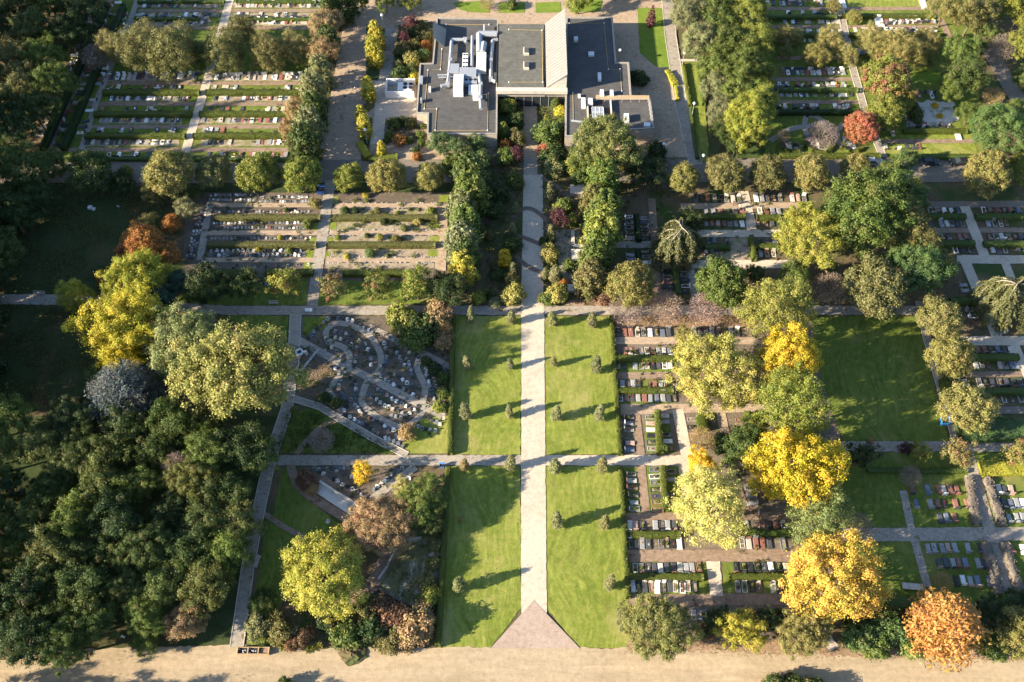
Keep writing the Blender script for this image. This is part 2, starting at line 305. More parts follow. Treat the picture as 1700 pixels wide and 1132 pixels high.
def crown_mesh(name, seed, R0, a, hc, nl, lr, nleaf, leaf, zmin=-0.4, asp=0.6, irr=0.2, upb=0.0, fill=0.25, prof=None, flat=0.7, fz=0.62, loose=0.18):
    rng = np.random.default_rng(seed)
    i = np.arange(nl); zz = 1-(i+0.5)/nl*(1-zmin); zz = np.clip(zz+rng.normal(0, 0.06, nl), zmin, 0.99)
    ph = i*2.39996+rng.normal(0, 0.25, nl); rr = np.sqrt(1-zz*zz)
    d = np.stack([rr*np.cos(ph), rr*np.sin(ph), zz], 1)
    lobe = lr*R0*rng.uniform(0.65, 1.35, nl)
    if prof is None:
        # a broad lumpiness that makes the outline uneven
        bump = 1+irr*(np.sin(ph*2+seed)*0.5+np.sin(ph*3+zz*4+seed*1.7)*0.5)+rng.normal(0, irr*0.35, nl)
        dist = (1-lr*0.75)*bump
        ins = rng.random(nl) < fill; dist = np.where(ins, dist*rng.uniform(0.45, 0.8, nl), dist)
        p = d*dist[:, None]*np.array([R0, R0, a])
    else:
        u = (zz-zmin)/(1-zmin); pr = np.array([prof(x) for x in u])
        q = (1-lr*0.6)*(1+rng.normal(0, irr, nl))
        p = np.stack([np.cos(ph)*pr*R0*q, np.sin(ph)*pr*R0*q, (u*2-1)*a], 1)
        lobe = lobe*np.clip(pr*1.3, 0.35, 1.0)
    c = []; nn = []; t1 = []; t2 = []
    cnt = np.maximum(6, (nleaf*(lobe/(lr*R0))**2)).astype(int)
    for k in range(nl):
        m = cnt[k]; v = unit(rng.normal(size=(m, 3))+0.75*d[k]+np.array([0, 0, upb]))
        rad = lobe[k]*np.clip(np.abs(rng.normal(fz, 0.36, m)), 0.05, 1.75)
        c.append(p[k]+v*rad[:, None]*np.array([1.1, 1.1, flat+0.15])); nn.append(v+rng.normal(0, 0.48, (m, 3))+np.array([0, 0, 0.25]))
        tl = rng.random(); t1.append(np.clip(tl+rng.normal(0, 0.12, m), 0, 1)); t2.append(np.clip(0.68*rng.random()+0.32*rng.random(m), 0, 1))
    if loose and prof is None:
        m = int(loose*sum(len(x) for x in c)); z = rng.uniform(zmin, 1, m); ph2 = rng.uniform(0, 6.283, m); q = np.sqrt(1-z*z)
        v = np.stack([q*np.cos(ph2), q*np.sin(ph2), z], 1); bump2 = 1+irr*(np.sin(ph2*2+seed)*0.5+np.sin(ph2*3+z*4+seed*1.7)*0.5)
        c.append(v*(bump2*rng.uniform(.55, 1.04, m))[:, None]*np.array([R0, R0, a])); nn.append(v+rng.normal(0, .8, (m, 3))); t1.append(rng.random(m)); t2.append(rng.random(m))
    c = np.concatenate(c); c[:, 2] += hc
    kx = R0/np.percentile(np.hypot(c[:, 0], c[:, 1]), 97); c[:, :2] *= kx; p[:, :2] *= kx
    if prof is None: kz = a/max(1e-6, np.percentile(c[:, 2]-hc, 98.5)); c[:, 2] = hc+(c[:, 2]-hc)*kz
    keep = c[:, 2] > 0.03
    c = c[keep]; nn = np.concatenate(nn)[keep]; t1 = np.concatenate(t1)[keep]; t2 = np.concatenate(t2)[keep]
    v, f = quads(rng, c, nn, leaf, asp)
    p2 = p.copy(); p2[:, 2] += hc
    return ncloud(v, f, t1, t2, name), p2, rng
def proto(kind, R0, av, tv, nl, lr, nleaf, leaf, nvar=3, trunk=True, tr=0.05, **kw):
    L = []
    for s in range(nvar):
        a = av*R0; hc = tv*R0+a
        me, p, rng = crown_mesh('crown', hash_seed(kind)+s*17, R0, a, hc, nl, lr, nleaf, leaf, **kw)
        tm = limbs_mesh('trunk', rng, hc, R0, a, p[rng.permutation(len(p))[:9]]*0.92, tr*R0) if trunk else None
        L.append((me, tm))
    PROTO[kind] = dict(R0=R0, hc=hc, L=L, top=hc+a)
def hash_seed(s): return sum((i+3)*ord(c) for i, c in enumerate(s)) % 9973
proto('lime', 4.6, 0.78, 0.36, 130, 0.16, 140, 0.155, 4, irr=0.16, fill=0.2)
proto('oak', 5.2, 0.78, 0.38, 88, 0.19, 215, 0.145, 6, irr=0.38, fill=0.3, zmin=-0.4, loose=.06, fz=.57)
proto('big', 8.0, 0.72, 0.30, 210, 0.135, 250, 0.155, 4, irr=0.3, fill=0.28, zmin=-0.35, loose=.05, fz=.55)
proto('golden', 7.0, 0.70, 0.28, 240, 0.12, 190, 0.14, 3, irr=0.24, fill=0.35, zmin=-0.35, loose=.14)
proto('feathery', 5.5, 0.9, 0.2, 170, 0.14, 120, 0.15, 3, irr=0.28, fill=0.35, asp=0.4, zmin=-0.6, loose=.3)
proto('willow', 4.6, 0.95, 0.12, 130, 0.17, 135, 0.15, 3, irr=0.24, fill=0.2, asp=0.35, zmin=-0.6)
proto('maple', 2.9, 1.05, 0.3, 44, 0.24, 100, 0.145, 3, irr=0.4, fill=0.3, zmin=-0.5)
proto('shrub', 1.7, 0.75, 0.0, 30, 0.34, 70, 0.16, 4, trunk=True, tr=0.04, irr=0.25, fill=0.2, zmin=-0.5)
proto('bush', 2.6, 0.75, -0.05, 46, 0.30, 80, 0.2, 4, trunk=True, tr=0.04, irr=0.34, fill=0.2, zmin=-0.5)
proto('ball', 1.0, 0.95, 0.05, 40, 0.2, 70, 0.10, 2, trunk=True, tr=0.06, irr=0.03, fill=0.0, zmin=-0.9)
proto('cone', 1.15, 2.0, 0.12, 44, 0.42, 46, 0.17, 4, tr=0.07, irr=0.14, fill=0.1, zmin=-0.9, prof=lambda u: (0.35+0.65*min(1, u*5))*(1-0.86*u**1.5))
proto('column', 2.2, 1.75, 0.05, 90, 0.30, 80, 0.2, 3, tr=0.06, irr=0.12, fill=0.1, zmin=-0.9, prof=lambda u: min(1, 0.75+u)*(1-0.75*max(0, u-0.45)**1.6/0.4))
proto('yew', 3.2, 1.5, 0.05, 110, 0.27, 90, 0.22, 4, tr=0.06, irr=0.22, fill=0.15, zmin=-0.9, flat=0.9, prof=lambda u: min(1, 0.8+u)*(1-0.6*max(0, u-0.5)**1.4/0.38))

def spray_proto(kind, R0, h, nb, leaf, asp, nvar=2, rise=0.25, tipdrop=0.0, mat='pale bark', prof=lambda u: 1-0.8*u, per=26, lo=0.15, spread=0.5, br=0.05, inner=0.25):
    """crowns made of long radial branches set with needles or fine leaves (cedar, bald cypress)"""
    L = []
    for s in range(nvar):
        rng = np.random.default_rng(hash_seed(kind)+s*31); mb = MB()
        mb.tube([(0, 0, -0.2), (0, 0, h*0.35), (0.1, 0, h*0.7), (0.05, 0.1, h)], [R0*0.055, R0*0.045, R0*0.028, R0*0.01], mat, 8)
        cs = []; ns = []; t1 = []; t2 = []
        for k in range(nb):
            u = lo+(1-lo)*(k+rng.random())/nb; ph = k*2.39996+rng.normal(0, 0.2); Lb = R0*prof(u)*rng.uniform(0.75, 1.08)
            dx, dy = math.cos(ph), math.sin(ph); z0 = u*h*0.97
            tt = np.linspace(0, 1, 5); pts = [(dx*Lb*t, dy*Lb*t, z0+Lb*(rise*t-tipdrop*t*t)) for t in tt]
            mb.tube(pts, [br*R0*0.22*(1-0.8*t) for t in tt], mat, 4, cap=False)
            m = max(6, int(per*Lb/R0*1.5)); t = rng.uniform(inner, 1.05, m); lat = rng.normal(0, 1, m)*spread*(0.35+0.65*np.sin(np.clip(t, 0, 1)*3.0))*R0*0.22
            z = z0+Lb*(rise*t-tipdrop*t*t)+rng.normal(0, 0.05*R0*spread, m)+0.02*R0
            cs.append(np.stack([dx*Lb*t-dy*lat, dy*Lb*t+dx*lat, z], 1)); ns.append(np.stack([dx*0.3+rng.normal(0, 0.6, m), dy*0.3+rng.normal(0, 0.6, m), np.full(m, 0.7)], 1))
            a = rng.random(); t1.append(np.clip(a+rng.normal(0, 0.1, m), 0, 1)); t2.append(np.clip(0.6*rng.random()+0.4*rng.random(m), 0, 1))
        cs = np.concatenate(cs); ns = np.concatenate(ns); v, f = quads(rng, cs, ns, leaf, asp)
        L.append((ncloud(v, f, np.concatenate(t1), np.concatenate(t2), 'crown'), mb.mesh('trunk')))
    PROTO[kind] = dict(R0=R0, hc=h*0.5, L=L, top=h)
spray_proto('cypress', 7.0, 13.0, 260, 0.30, 0.45, 2, rise=0.42, prof=lambda u: (1-u)**0.62, per=34, lo=0.12, spread=0.62, inner=0.42)
spray_proto('cedar', 7.0, 12.0, 190, 0.34, 0.22, 2, rise=0.2, prof=lambda u: (1-u**2.2)**0.6*0.95+0.05, per=70, lo=0.12, spread=0.7, inner=0.2)
spray_proto('fir', 1.25, 4.4, 120, 0.15, 0.42, 3, rise=0.42, prof=lambda u: (0.55+0.45*min(1, u*4))*(1-u)**0.62+0.08, per=24, lo=0.04, spread=0.9, inner=0.2)

def weep_proto():
    L = []
    for s in range(2):
        rng = np.random.default_rng(90+s*7); mb = MB(); h = 9.0; R0 = 5.0; nb = 15
        mb.tube([(0, 0, -0.2), (0.1, 0, h*0.4), (0.3, 0.2, h*0.75), (0.5, 1.2, h*1.1)], [0.42, 0.34, 0.24, 0.06], 'bark', 8)
        cs = []; ns = []; t1 = []; t2 = []
        for k in range(nb):
            ph = k*2*math.pi/nb+rng.normal(0, 0.15); Lb = R0*rng.uniform(0.65, 1.1); z0 = h*rng.uniform(0.55, 0.98)
            kink = rng.normal(0, 0.25)
            pts = []
            for t in np.linspace(0, 1, 9):
                a = ph+kink*t+0.08*math.sin(6*t+k); rr = Lb*(1-(1-t)**1.5)
                pts.append((math.cos(a)*rr, math.sin(a)*rr, max(0.5, z0+0.9*math.sin(t*2.6)-t**2.0*z0*0.93)))
            mb.tube(pts, [0.10*(1-0.75*t) for t in np.linspace(0, 1, 9)], 'pale bark', 5, cap=False)
            for j in range(1, 9):
                for q in range(13):
                    f = rng.random(); b = Vector(pts[j-1]).lerp(Vector(pts[j]), f); off = rng.normal(0, 0.42, 2)
                    ln = min(b.z-0.1, rng.uniform(0.8, 2.6)); m = 16
                    tz = rng.random(m); cs.append(np.stack([b.x+off[0]*(0.4+tz)+rng.normal(0, 0.09, m), b.y+off[1]*(0.4+tz)+rng.normal(0, 0.09, m), b.z-0.05-ln*tz**1.3], 1))
                    ns.append(np.stack([rng.normal(0, 0.6, m)+math.cos(ph)*0.6, rng.normal(0, 0.6, m)+math.sin(ph)*0.6, np.full(m, 0.45)], 1))
                    t1.append(np.full(m, rng.random())); t2.append(np.clip(0.6*rng.random()+0.4*rng.random(m), 0, 1))
        cs = np.concatenate(cs); v, f = quads(rng, cs, np.concatenate(ns), 0.2, 0.35)
        L.append((ncloud(v, f, np.concatenate(t1), np.concatenate(t2), 'crown'), mb.mesh('trunk')))
    PROTO['weeping'] = dict(R0=R0, hc=5.0, L=L, top=9.5)
weep_proto()

def bare_proto():
    L = []
    for s in range(3):
        rng = np.random.default_rng(400+s); mb = MB(); R0 = 3.2; tips = []; V = []; Fc = []
        def grow(p, d, ln, r, lev):
            e = p+d*ln; m = p.lerp(e, 0.5)+Vector(rng.normal(0, 0.06*ln, 3)); mb.tube([p, m, e], [r, r*0.8, r*0.6], 'twig', 5 if lev < 2 else 3, cap=False)
            if lev >= 4: return
            for k in range(4 if lev == 0 else 3):
                dd = (d*0.75+Vector(rng.normal(0, 0.62, 3))+Vector((0, 0, 0.16))).normalized(); grow(e if k else m.lerp(e, .5), dd, ln*rng.uniform(0.6, 0.82), r*0.6, lev+1)
        grow(Vector((0, 0, -0.1)), Vector((0, 0, 1)), 1.5, 0.16, 0)
        me = mb.mesh('branches')
        m = 3400; c = unit(rng.normal(size=(m, 3))+np.array([0, 0, .35]))*(R0*rng.uniform(.35, 1.0, m)**.7)[:, None]; rad = unit(c); c[:, 2] = c[:, 2]*.75+3.2
        k = c[:, 2] > .25; c = c[k]; rad = rad[k]; m = len(c); sd = unit(np.cross(rad, rng.normal(size=(m, 3)))); rad = unit(rad+rng.normal(0, .35, (m, 3))); ln = rng.uniform(.2, .55, m)[:, None]
        v = np.stack([c, c+rad*ln*.5+sd*.04, c+rad*ln, c+rad*ln*.5-sd*.04], 1).reshape(-1, 3)
        L.append((me, ncloud(v, np.arange(m*4).reshape(m, 4), rng.random(m)*.8, rng.random(m), 'twigs')))
    PROTO['bare'] = dict(R0=R0, hc=3.4, L=L, top=5.5)
bare_proto()
def yucca_proto():
    L = []
    for s in range(2):
        rng = np.random.default_rng(60+s); V = []; n = 60
        for k in range(n):
            ph = rng.uniform(0, 6.28); el = rng.uniform(0.15, 1.35); ln = rng.uniform(0.7, 1.2); d = np.array([math.cos(ph)*math.cos(el), math.sin(ph)*math.cos(el), math.sin(el)])
            sd = np.array([-math.sin(ph), math.cos(ph), 0])*0.07; o = np.array([0, 0, 0.15])
            V += [o-sd*0.7, o+d*ln*0.55-sd, o+d*ln-np.array([0, 0, 0.12]), o+d*ln*0.55+sd]
        v = np.array(V); L.append((ncloud(v, np.arange(n*4).reshape(n, 4), rng.random(n)*0.5, rng.random(n), 'leaves'), None))
    PROTO['yucca'] = dict(R0=1.0, hc=0.5, L=L, top=1.2)
yucca_proto()

COL = dict(hg=(.105, .122, .020), fir=(.17, .175, .075), dg=(.034, .058, .016), g=(.058, .085, .020), mg=(.098, .132, .028), yg=(.165, .185, .033), y=(.50, .36, .028), gold=(.48, .315, .045), org=(.31, .15, .042), red=(.30, .12, .06), ol=(.135, .128, .042), tan=(.275, .20, .095), lg=(.27, .25, .07), lo=(.20, .185, .058), bl=(.072, .09, .084),
           pu=(.085, .030, .035), bt=(.085, .135, .042), grey=(.22, .18, .15), pink=(.26, .19, .155), ys=(.36, .325, .045), py=(.40, .385, .105), py2=(.33, .315, .07), pale=(.165, .172, .075), blk=(.02, .035, .02), bg=(.045, .09, .06), br=(.15, .085, .045), cy=(.37, .185, .045), gg=(.15, .185, .062), ob=(.172, .165, .045), wo=(.10, .115, .03), ylg=(.30, .285, .042), y2=(.46, .37, .03))
TREE_ID = {'n': 0}
NAMES = dict(lime='tree', oak='tree', big='tree', golden='tree', feathery='tree', willow='tree', maple='tree', shrub='shrub', bush='shrub', ball='clipped_shrub', cone='conifer',
             column='conifer', yew='conifer', cypress='tree', cedar='conifer', fir='young_conifer', weeping='weeping_tree', bare='bare_tree', yucca='yucca')
CATS = dict(young_conifer='conifer', weeping_tree='tree', bare_tree='tree', clipped_shrub='shrub')
def plant(kind, px, py, wpx, col, label, group=None, hs=1.0, aut=0.0, name=None):
    """a tree or shrub whose crown shows round (px, py) with the width wpx in the aerial picture"""
    pr = PROTO[kind]; i = TREE_ID['n']; TREE_ID['n'] += 1
    rng = random.Random(i*13+5)
    r = wpx/2/PPM(px, py, 4.0); sc = r/pr['R0']; zs = sc*hs*rng.uniform(0.93, 1.07)
    x, y = P(px, py, pr['hc']*zs)
    nm = name or NAMES[kind]
    root = empty(nm, (x, y, 0), rng.uniform(0, 6.28)); root.scale = (sc, sc, zs)
    if kind == 'fir': root.scale = (sc*rng.uniform(.85, 1.12), sc*rng.uniform(.85, 1.12), zs*rng.uniform(.9, 1.12)); root.rotation_euler.x = R(rng.uniform(-5, 5)); root.rotation_euler.y = R(rng.uniform(-5, 5))
    tag(root, label, CATS.get(nm, nm.replace('_', ' ')), group)
    me, tm = pr['L'][i % len(pr['L'])]
    c = list(COL[col]) if isinstance(col, str) else list(col)
    k = rng.uniform(0.88, 1.13); k *= 1.18; c = [c[0]*k*rng.uniform(0.94, 1.06), c[1]*k, c[2]*k*rng.uniform(0.9, 1.1)]
    part = dict(bare='branches', yucca='leaves').get(kind, 'crown' if 'shrub' not in nm else 'foliage')
    o = link(part, me, root); o.color = (*c, aut)
    if tm:
        q = link('twigs' if kind == 'bare' else 'trunk' if 'shrub' not in nm else 'stem', tm, root)
        if kind == 'bare': q.color = (*c, 0)
    return root

def hedge(px0, py0, px1, py1, wid, hgt, label, col='mg', group='clipped hedges between the graves', bumpy=0.06):
    """one clipped hedge between two surveyed end points (its top edge)"""
    a = Vector((*P(px0, py0, hgt*0.8), 0)); b = Vector((*P(px1, py1, hgt*0.8), 0)); L = (b-a).length; d = (b-a)/L
    i = TREE_ID['n']; TREE_ID['n'] += 1; rng = np.random.default_rng(i+1000)
    n = max(2, int(L/0.7)); hw = wid/2; prof = [(-hw, 0), (-hw*1.03, hgt*0.5), (-hw*0.95, hgt*0.93), (-hw*0.6, hgt), (hw*0.6, hgt), (hw*0.95, hgt*0.93), (hw*1.03, hgt*0.5), (hw, 0)]
    vs = []; fs = []; k = len(prof)
    for q in range(n+1):
        for (o, z) in prof:
            j = rng.normal(0, bumpy, 2) if z > 0 else (0, 0)
            vs.append((L*q/n-L/2+(0 if q not in (0, n) else 0), o+j[0], z+j[1]*0.7))
    for q in range(n):
        for e in range(k-1): fs.append((q*k+e, (q+1)*k+e, (q+1)*k+e+1, q*k+e+1))
    e0 = [(0, 1, 6, 7), (1, 2, 5, 6), (2, 3, 4, 5)]
    fs += [tuple(reversed(f)) for f in e0]+[tuple(n*k+t for t in f) for f in e0]
    fs = [tuple(reversed(f)) for f in fs]
    m = int(L*(2*hgt+wid)*22); u = rng.uniform(0, 1, m); s = rng.uniform(0, 2*hgt+wid, m)
    cx = L*u-L/2; cy = np.where(s < hgt, -hw, np.where(s < hgt+wid, -hw+(s-hgt), hw)); cz = np.where(s < hgt, s, np.where(s < hgt+wid, hgt, 2*hgt+wid-s))
    nx = np.where(s < hgt, -1.0, np.where(s < hgt+wid, 0.0, 1.0)); nz = np.where((s >= hgt) & (s < hgt+wid), 1.0, 0.15)
    c = np.stack([cx, cy+rng.normal(0, bumpy, m), cz+rng.normal(0, bumpy, m)], 1); nn = np.stack([rng.normal(0, .5, m), nx+rng.normal(0, .5, m), nz+rng.normal(0, .4, m)], 1)
    v, f = quads(rng, c, nn, 0.125, 0.65)
    V = np.concatenate([np.array(vs), v]); FF = np.concatenate([np.array(fs), f+len(vs)])
    t = rng.random(len(FF)); u2 = np.concatenate([np.full(len(fs), 0.75), np.clip(0.5*rng.random(m)+0.35*(np.sin(cx*0.9+i)+1)/2+0.1, 0, 1)])
    me = ncloud(V, FF, t*0.9, u2, 'hedge')
    o = link('hedge', me, None, ((a.x+b.x)/2, (a.y+b.y)/2, 0)); o.rotation_euler.z = math.atan2(d.y, d.x)
    c = COL[dict(mg='hg', g='mg').get(col, col)] if isinstance(col, str) else col; o.color = (*c, 0)
    return tag(o, label, 'hedge', group)
# ------------------------------------------------------------------ ground, paths, lawns
LV = {'n': 0}
def sheet(name, pts, mat, lv=None):
    LV['n'] += 1; z = 0.012*(lv if lv else 5)+0.0004*LV['n']
    q = [P(*p) for p in pts]
    if mat in ('lawn', 'shady lawn', 'bright lawn', 'pale brick', 'path brick', 'brown brick', 'tan brick', 'tan soil', 'brown soil', 'sand', 'leaf litter', 'pale gravel', 'asphalt'):
        am = {'lawn': .07, 'shady lawn': .08, 'sand': .1, 'leaf litter': .25, 'tan soil': .15, 'brown soil': .15, 'pale gravel': .35}.get(mat, .045); rng = random.Random(LV['n']); o = []
        for a, b in zip(q, q[1:]+q[:1]):
            L = math.hypot(b[0]-a[0], b[1]-a[1]); k = min(160, max(1, int(L/.7))); nx, ny = -(b[1]-a[1])/max(L, 1e-6), (b[0]-a[0])/max(L, 1e-6)
            for i in range(k):
                j = rng.gauss(0, am) if i else 0; o.append((a[0]+(b[0]-a[0])*i/k+nx*j, a[1]+(b[1]-a[1])*i/k+ny*j))
        q = o
    mb = MB(); mb.poly(q, z, mat); return tag(mb.build(name), kind='structure')
def smooth_line(pts, k=6):
    out = []
    for i in range(len(pts)-1):
        p0 = pts[max(i-1, 0)]; p1 = pts[i]; p2 = pts[i+1]; p3 = pts[min(i+2, len(pts)-1)]
        for j in range(k):
            t = j/k; out.append(tuple(0.5*((2*b)+(c-a)*t+(2*a-5*b+4*c-d)*t*t+(3*b-a-3*c+d)*t**3) for a, b, c, d in zip(p0, p1, p2, p3)))
    return out+[tuple(pts[-1])]
def strip(name, pts, wid, mat, lv=8, curve=False, kerb=None, world=False):
    """a path of the width wid (metres) along surveyed points; kerb = colour key of a low edging"""
    LV['n'] += 1; z = 0.012*lv+0.0004*LV['n']
    if not world: pts = [P(*p) for p in pts]
    if curve: pts = smooth_line(pts)
    rng = random.Random(LV['n']); V = []; n = len(pts)
    pv = [Vector((p[0], p[1], 0)) for p in pts]; w2 = wid/2 if not isinstance(wid, (tuple, list)) else None
    for i, p in enumerate(pv):
        t = (pv[min(i+1, n-1)]-pv[max(i-1, 0)]).normalized(); s = Vector((-t.y, t.x, 0))
        h = w2 if w2 is not None else (wid[0]+(wid[1]-wid[0])*i/(n-1))/2
        V += [p+s*h+Vector((0, 0, z)), p-s*h+Vector((0, 0, z))]
    mb = MB(); mb.add(V, [(2*i, 2*i+1, 2*i+3, 2*i+2) for i in range(n-1)], mat)
    if kerb:
        for sgn in (0, 1):
            for i in range(n-1):
                a = V[2*i+sgn]; b = V[2*i+2+sgn]; d = (b-a).normalized(); s = Vector((-d.y, d.x, 0))*0.07
                mb.add([a-s-Vector((0, 0, .05)), a+s-Vector((0, 0, .05)), b+s-Vector((0, 0, .05)), b-s-Vector((0, 0, .05)), a-s+Vector((0, 0, .05)), a+s+Vector((0, 0, .05)), b+s+Vector((0, 0, .05)), b-s+Vector((0, 0, .05))],
                       [(4, 5, 6, 7), (0, 1, 5, 4), (1, 2, 6, 5), (2, 3, 7, 6), (3, 0, 4, 7)], kerb)
    return tag(mb.build(name), kind='structure')

mb = MB(); mb.poly([(-2500, -1500), (2500, -1500), (2500, 3500), (-2500, 3500)], 0.0, 'meadow'); tag(mb.build('ground'), kind='structure')
sheet('soil_bed', [(-250, -60), (1950, -60), (1850, 1110), (-200, 1110)], 'soil', 1)
# blocks of grass and soil
sheet('meadow', [(-400, 300), (110, 300), (300, 315), (300, 345), (205, 440), (160, 490), (-400, 492)], 'meadow')
sheet('meadow', [(-400, 502), (160, 502), (180, 600), (140, 680), (-400, 690)], 'meadow')
sheet('grass', [(-500, 690), (470, 690), (440, 790), (383, 1070), (100, 1078), (-500, 1100)], 'meadow', 3)
sheet('grass', [(405, 1072), (446, 778), (740, 775), (727, 1072)], 'soil', 3)
sheet('lawn', [(452, 862), (468, 778), (484, 778), (500, 822), (560, 868), (600, 900), (520, 905), (462, 880)], 'shady lawn', 6)
sheet('lawn', [(410, 1070), (443, 862), (500, 900), (470, 1000), (440, 1045), (520, 1068)], 'shady lawn', 6)
sheet('lawn', [(751, 525), (866, 525), (864, 755), (746, 755)], 'lawn', 6)
sheet('lawn', [(742, 774), (864, 774), (865, 1010), (815, 1076), (728, 1076)], 'lawn', 6)
sheet('lawn', [(902, 525), (1016, 525), (1029, 755), (905, 755)], 'lawn', 6)
sheet('lawn', [(905, 774), (1029, 774), (1043, 1000), (1045, 1076), (962, 1076), (908, 1010)], 'lawn', 6)
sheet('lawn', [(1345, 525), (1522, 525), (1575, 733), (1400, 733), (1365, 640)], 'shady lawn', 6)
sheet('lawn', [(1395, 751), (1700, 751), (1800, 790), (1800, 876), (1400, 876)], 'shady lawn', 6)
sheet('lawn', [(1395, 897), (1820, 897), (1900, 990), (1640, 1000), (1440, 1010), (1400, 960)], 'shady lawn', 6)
sheet('soil_bed', [(1018, 525), (1345, 525), (1370, 650), (1400, 740), (1420, 1000), (1330, 1075), (1046, 1075), (1042, 990)], 'brown soil', 4)
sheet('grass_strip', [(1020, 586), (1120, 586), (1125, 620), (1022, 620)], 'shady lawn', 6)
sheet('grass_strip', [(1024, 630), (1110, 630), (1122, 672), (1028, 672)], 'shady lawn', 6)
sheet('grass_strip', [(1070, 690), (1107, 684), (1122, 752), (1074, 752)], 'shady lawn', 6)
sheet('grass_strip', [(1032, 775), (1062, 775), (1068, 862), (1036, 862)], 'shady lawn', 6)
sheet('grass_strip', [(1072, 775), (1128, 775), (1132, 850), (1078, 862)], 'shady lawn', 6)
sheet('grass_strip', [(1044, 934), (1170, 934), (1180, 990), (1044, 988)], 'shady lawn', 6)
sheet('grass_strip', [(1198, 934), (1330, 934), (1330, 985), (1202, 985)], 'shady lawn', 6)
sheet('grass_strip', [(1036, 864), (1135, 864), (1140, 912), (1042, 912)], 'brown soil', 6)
sheet('leaf_litter', [(1019, 524), (1250, 524), (1255, 545), (1020, 545)], 'leaf litter', 6)
sheet('leaf_litter', [(1042, 1062), (1330, 1066), (1700, 1085), (1700, 1096), (1400, 1090), (1180, 1080), (1042, 1080)], 'leaf litter', 9)
sheet('leaf_litter', [(930, 478), (1020, 488), (1020, 507), (935, 506)], 'leaf litter', 7)
# urn garden
sheet('soil_bed', [(500, 525), (748, 525), (745, 755), (675, 752), (492, 664), (478, 640)], 'dark soil', 4)
sheet('lawn', [(474, 686), (530, 678), (563, 700), (672, 752), (452, 752)], 'shady lawn', 6)
sheet('lawn', [(683, 700), (712, 690), (745, 690), (744, 753), (678, 753), (668, 735)], 'lawn', 6)
sheet('lawn', [(376, 523), (480, 525), (470, 600), (420, 560)], 'shady lawn', 6)
sheet('lawn', [(503, 526), (545, 526), (540, 545), (503, 560)], 'shady lawn', 6)
sheet('soil_bed', [(505, 776), (690, 776), (640, 840), (600, 850), (520, 800)], 'dark soil', 5)
sheet('sandy_patch', [(672, 893), (735, 888), (730, 1000), (690, 1008), (640, 985), (626, 974), (650, 930)], 'patchy', 6)
# sandy track in front
sheet('sand_track', [(-500, 1110), (0, 1096), (100, 1081), (200, 1076), (385, 1071), (520, 1076), (728, 1075), (1050, 1076), (1180, 1078), (1340, 1068), (1400, 1080), (1700, 1092), (2200, 1110), (2200, 1148), (1400, 1150), (860, 1160), (-500, 1165)], 'sand', 8)
# main axis
sheet('path', [(866, 290), (901, 290), (908, 1030), (865, 1030)], 'pale brick', 11)
sheet('path', [(870, 160), (890, 160), (892, 291), (870, 291)], 'path brick', 11)
sheet('path', [(886, 997), (963, 1077), (814, 1077)], 'rose brick', 14)
sheet('path', [(-300, 489), (120, 489), (160, 492), (375, 508), (866, 508), (866, 523), (375, 523), (160, 507), (-300, 503)], 'path brick', 9)
sheet('path', [(901, 508), (1540, 508), (1540, 523), (901, 523)], 'path brick', 9)
sheet('path', [(443, 756), (865, 756), (865, 773), (440, 773)], 'path brick', 9)
sheet('path', [(905, 756), (1145, 756), (1148, 773), (905, 773)], 'pale brick', 9)
sheet('path', [(1390, 733), (1850, 733), (1860, 750), (1392, 750)], 'path brick', 9)
sheet('path', [(1395, 877), (1900, 874), (1910, 897), (1395, 899)], 'path brick', 9)
strip('path', [(491, 522), (489, 566), (487, 600), (476, 680), (450, 757), (440, 800), (427, 860), (412, 940), (393, 1074)], 2.2, 'path brick', 10, kerb='concrete')
strip('path', [(490, 562), (507, 571), (572, 607), (615, 628), (700, 673), (735, 691)], 1.6, 'path brick', 11)
strip('path', [(480, 660), (532, 676), (565, 696), (620, 728), (676, 756)], 1.3, 'path brick', 11, kerb='concrete')
strip('path', [(558, 697), (525, 716), (492, 754)], 1.1, 'brown brick', 10, curve=True)
strip('path', [(612, 541), (660, 566), (707, 588), (750, 611)], 1.2, 'path brick', 11)
strip('path', [(615, 628), (631, 613), (632, 590), (620, 565), (600, 548), (572, 538), (553, 539), (541, 553), (548, 568), (572, 578), (581, 594), (576, 609)], 1.25, 'path brick', 10, curve=True)
strip('path', [(612, 629), (604, 648), (601, 668), (615, 684), (640, 700), (664, 709), (686, 702), (706, 677)], 1.25, 'path brick', 10, curve=True)
strip('path', [(577, 609), (556, 633), (547, 650), (560, 667), (567, 684)], 1.25, 'path brick', 10, curve=True)
strip('path', [(698, 590), (692, 610), (700, 628), (706, 645), (702, 668)], 1.25, 'path brick', 10, curve=True)
strip('path', [(482, 772), (490, 796), (508, 818), (540, 840), (575, 862), (600, 885)], 1.6, 'brown brick', 10, curve=True)
strip('path', [(520, 790), (560, 810), (606, 838)], 1.7, 'brown brick', 10)
strip('path', [(690, 775), (650, 804), (618, 830)], 1.6, 'path brick', 10)
strip('path', [(437, 852), (470, 874), (505, 893)], 1.0, 'brown brick', 9)
strip('path', [(540, 1022), (575, 1006), (605, 988), (627, 956), (640, 930), (668, 896)], 2.4, 'brown brick', 10, curve=True)
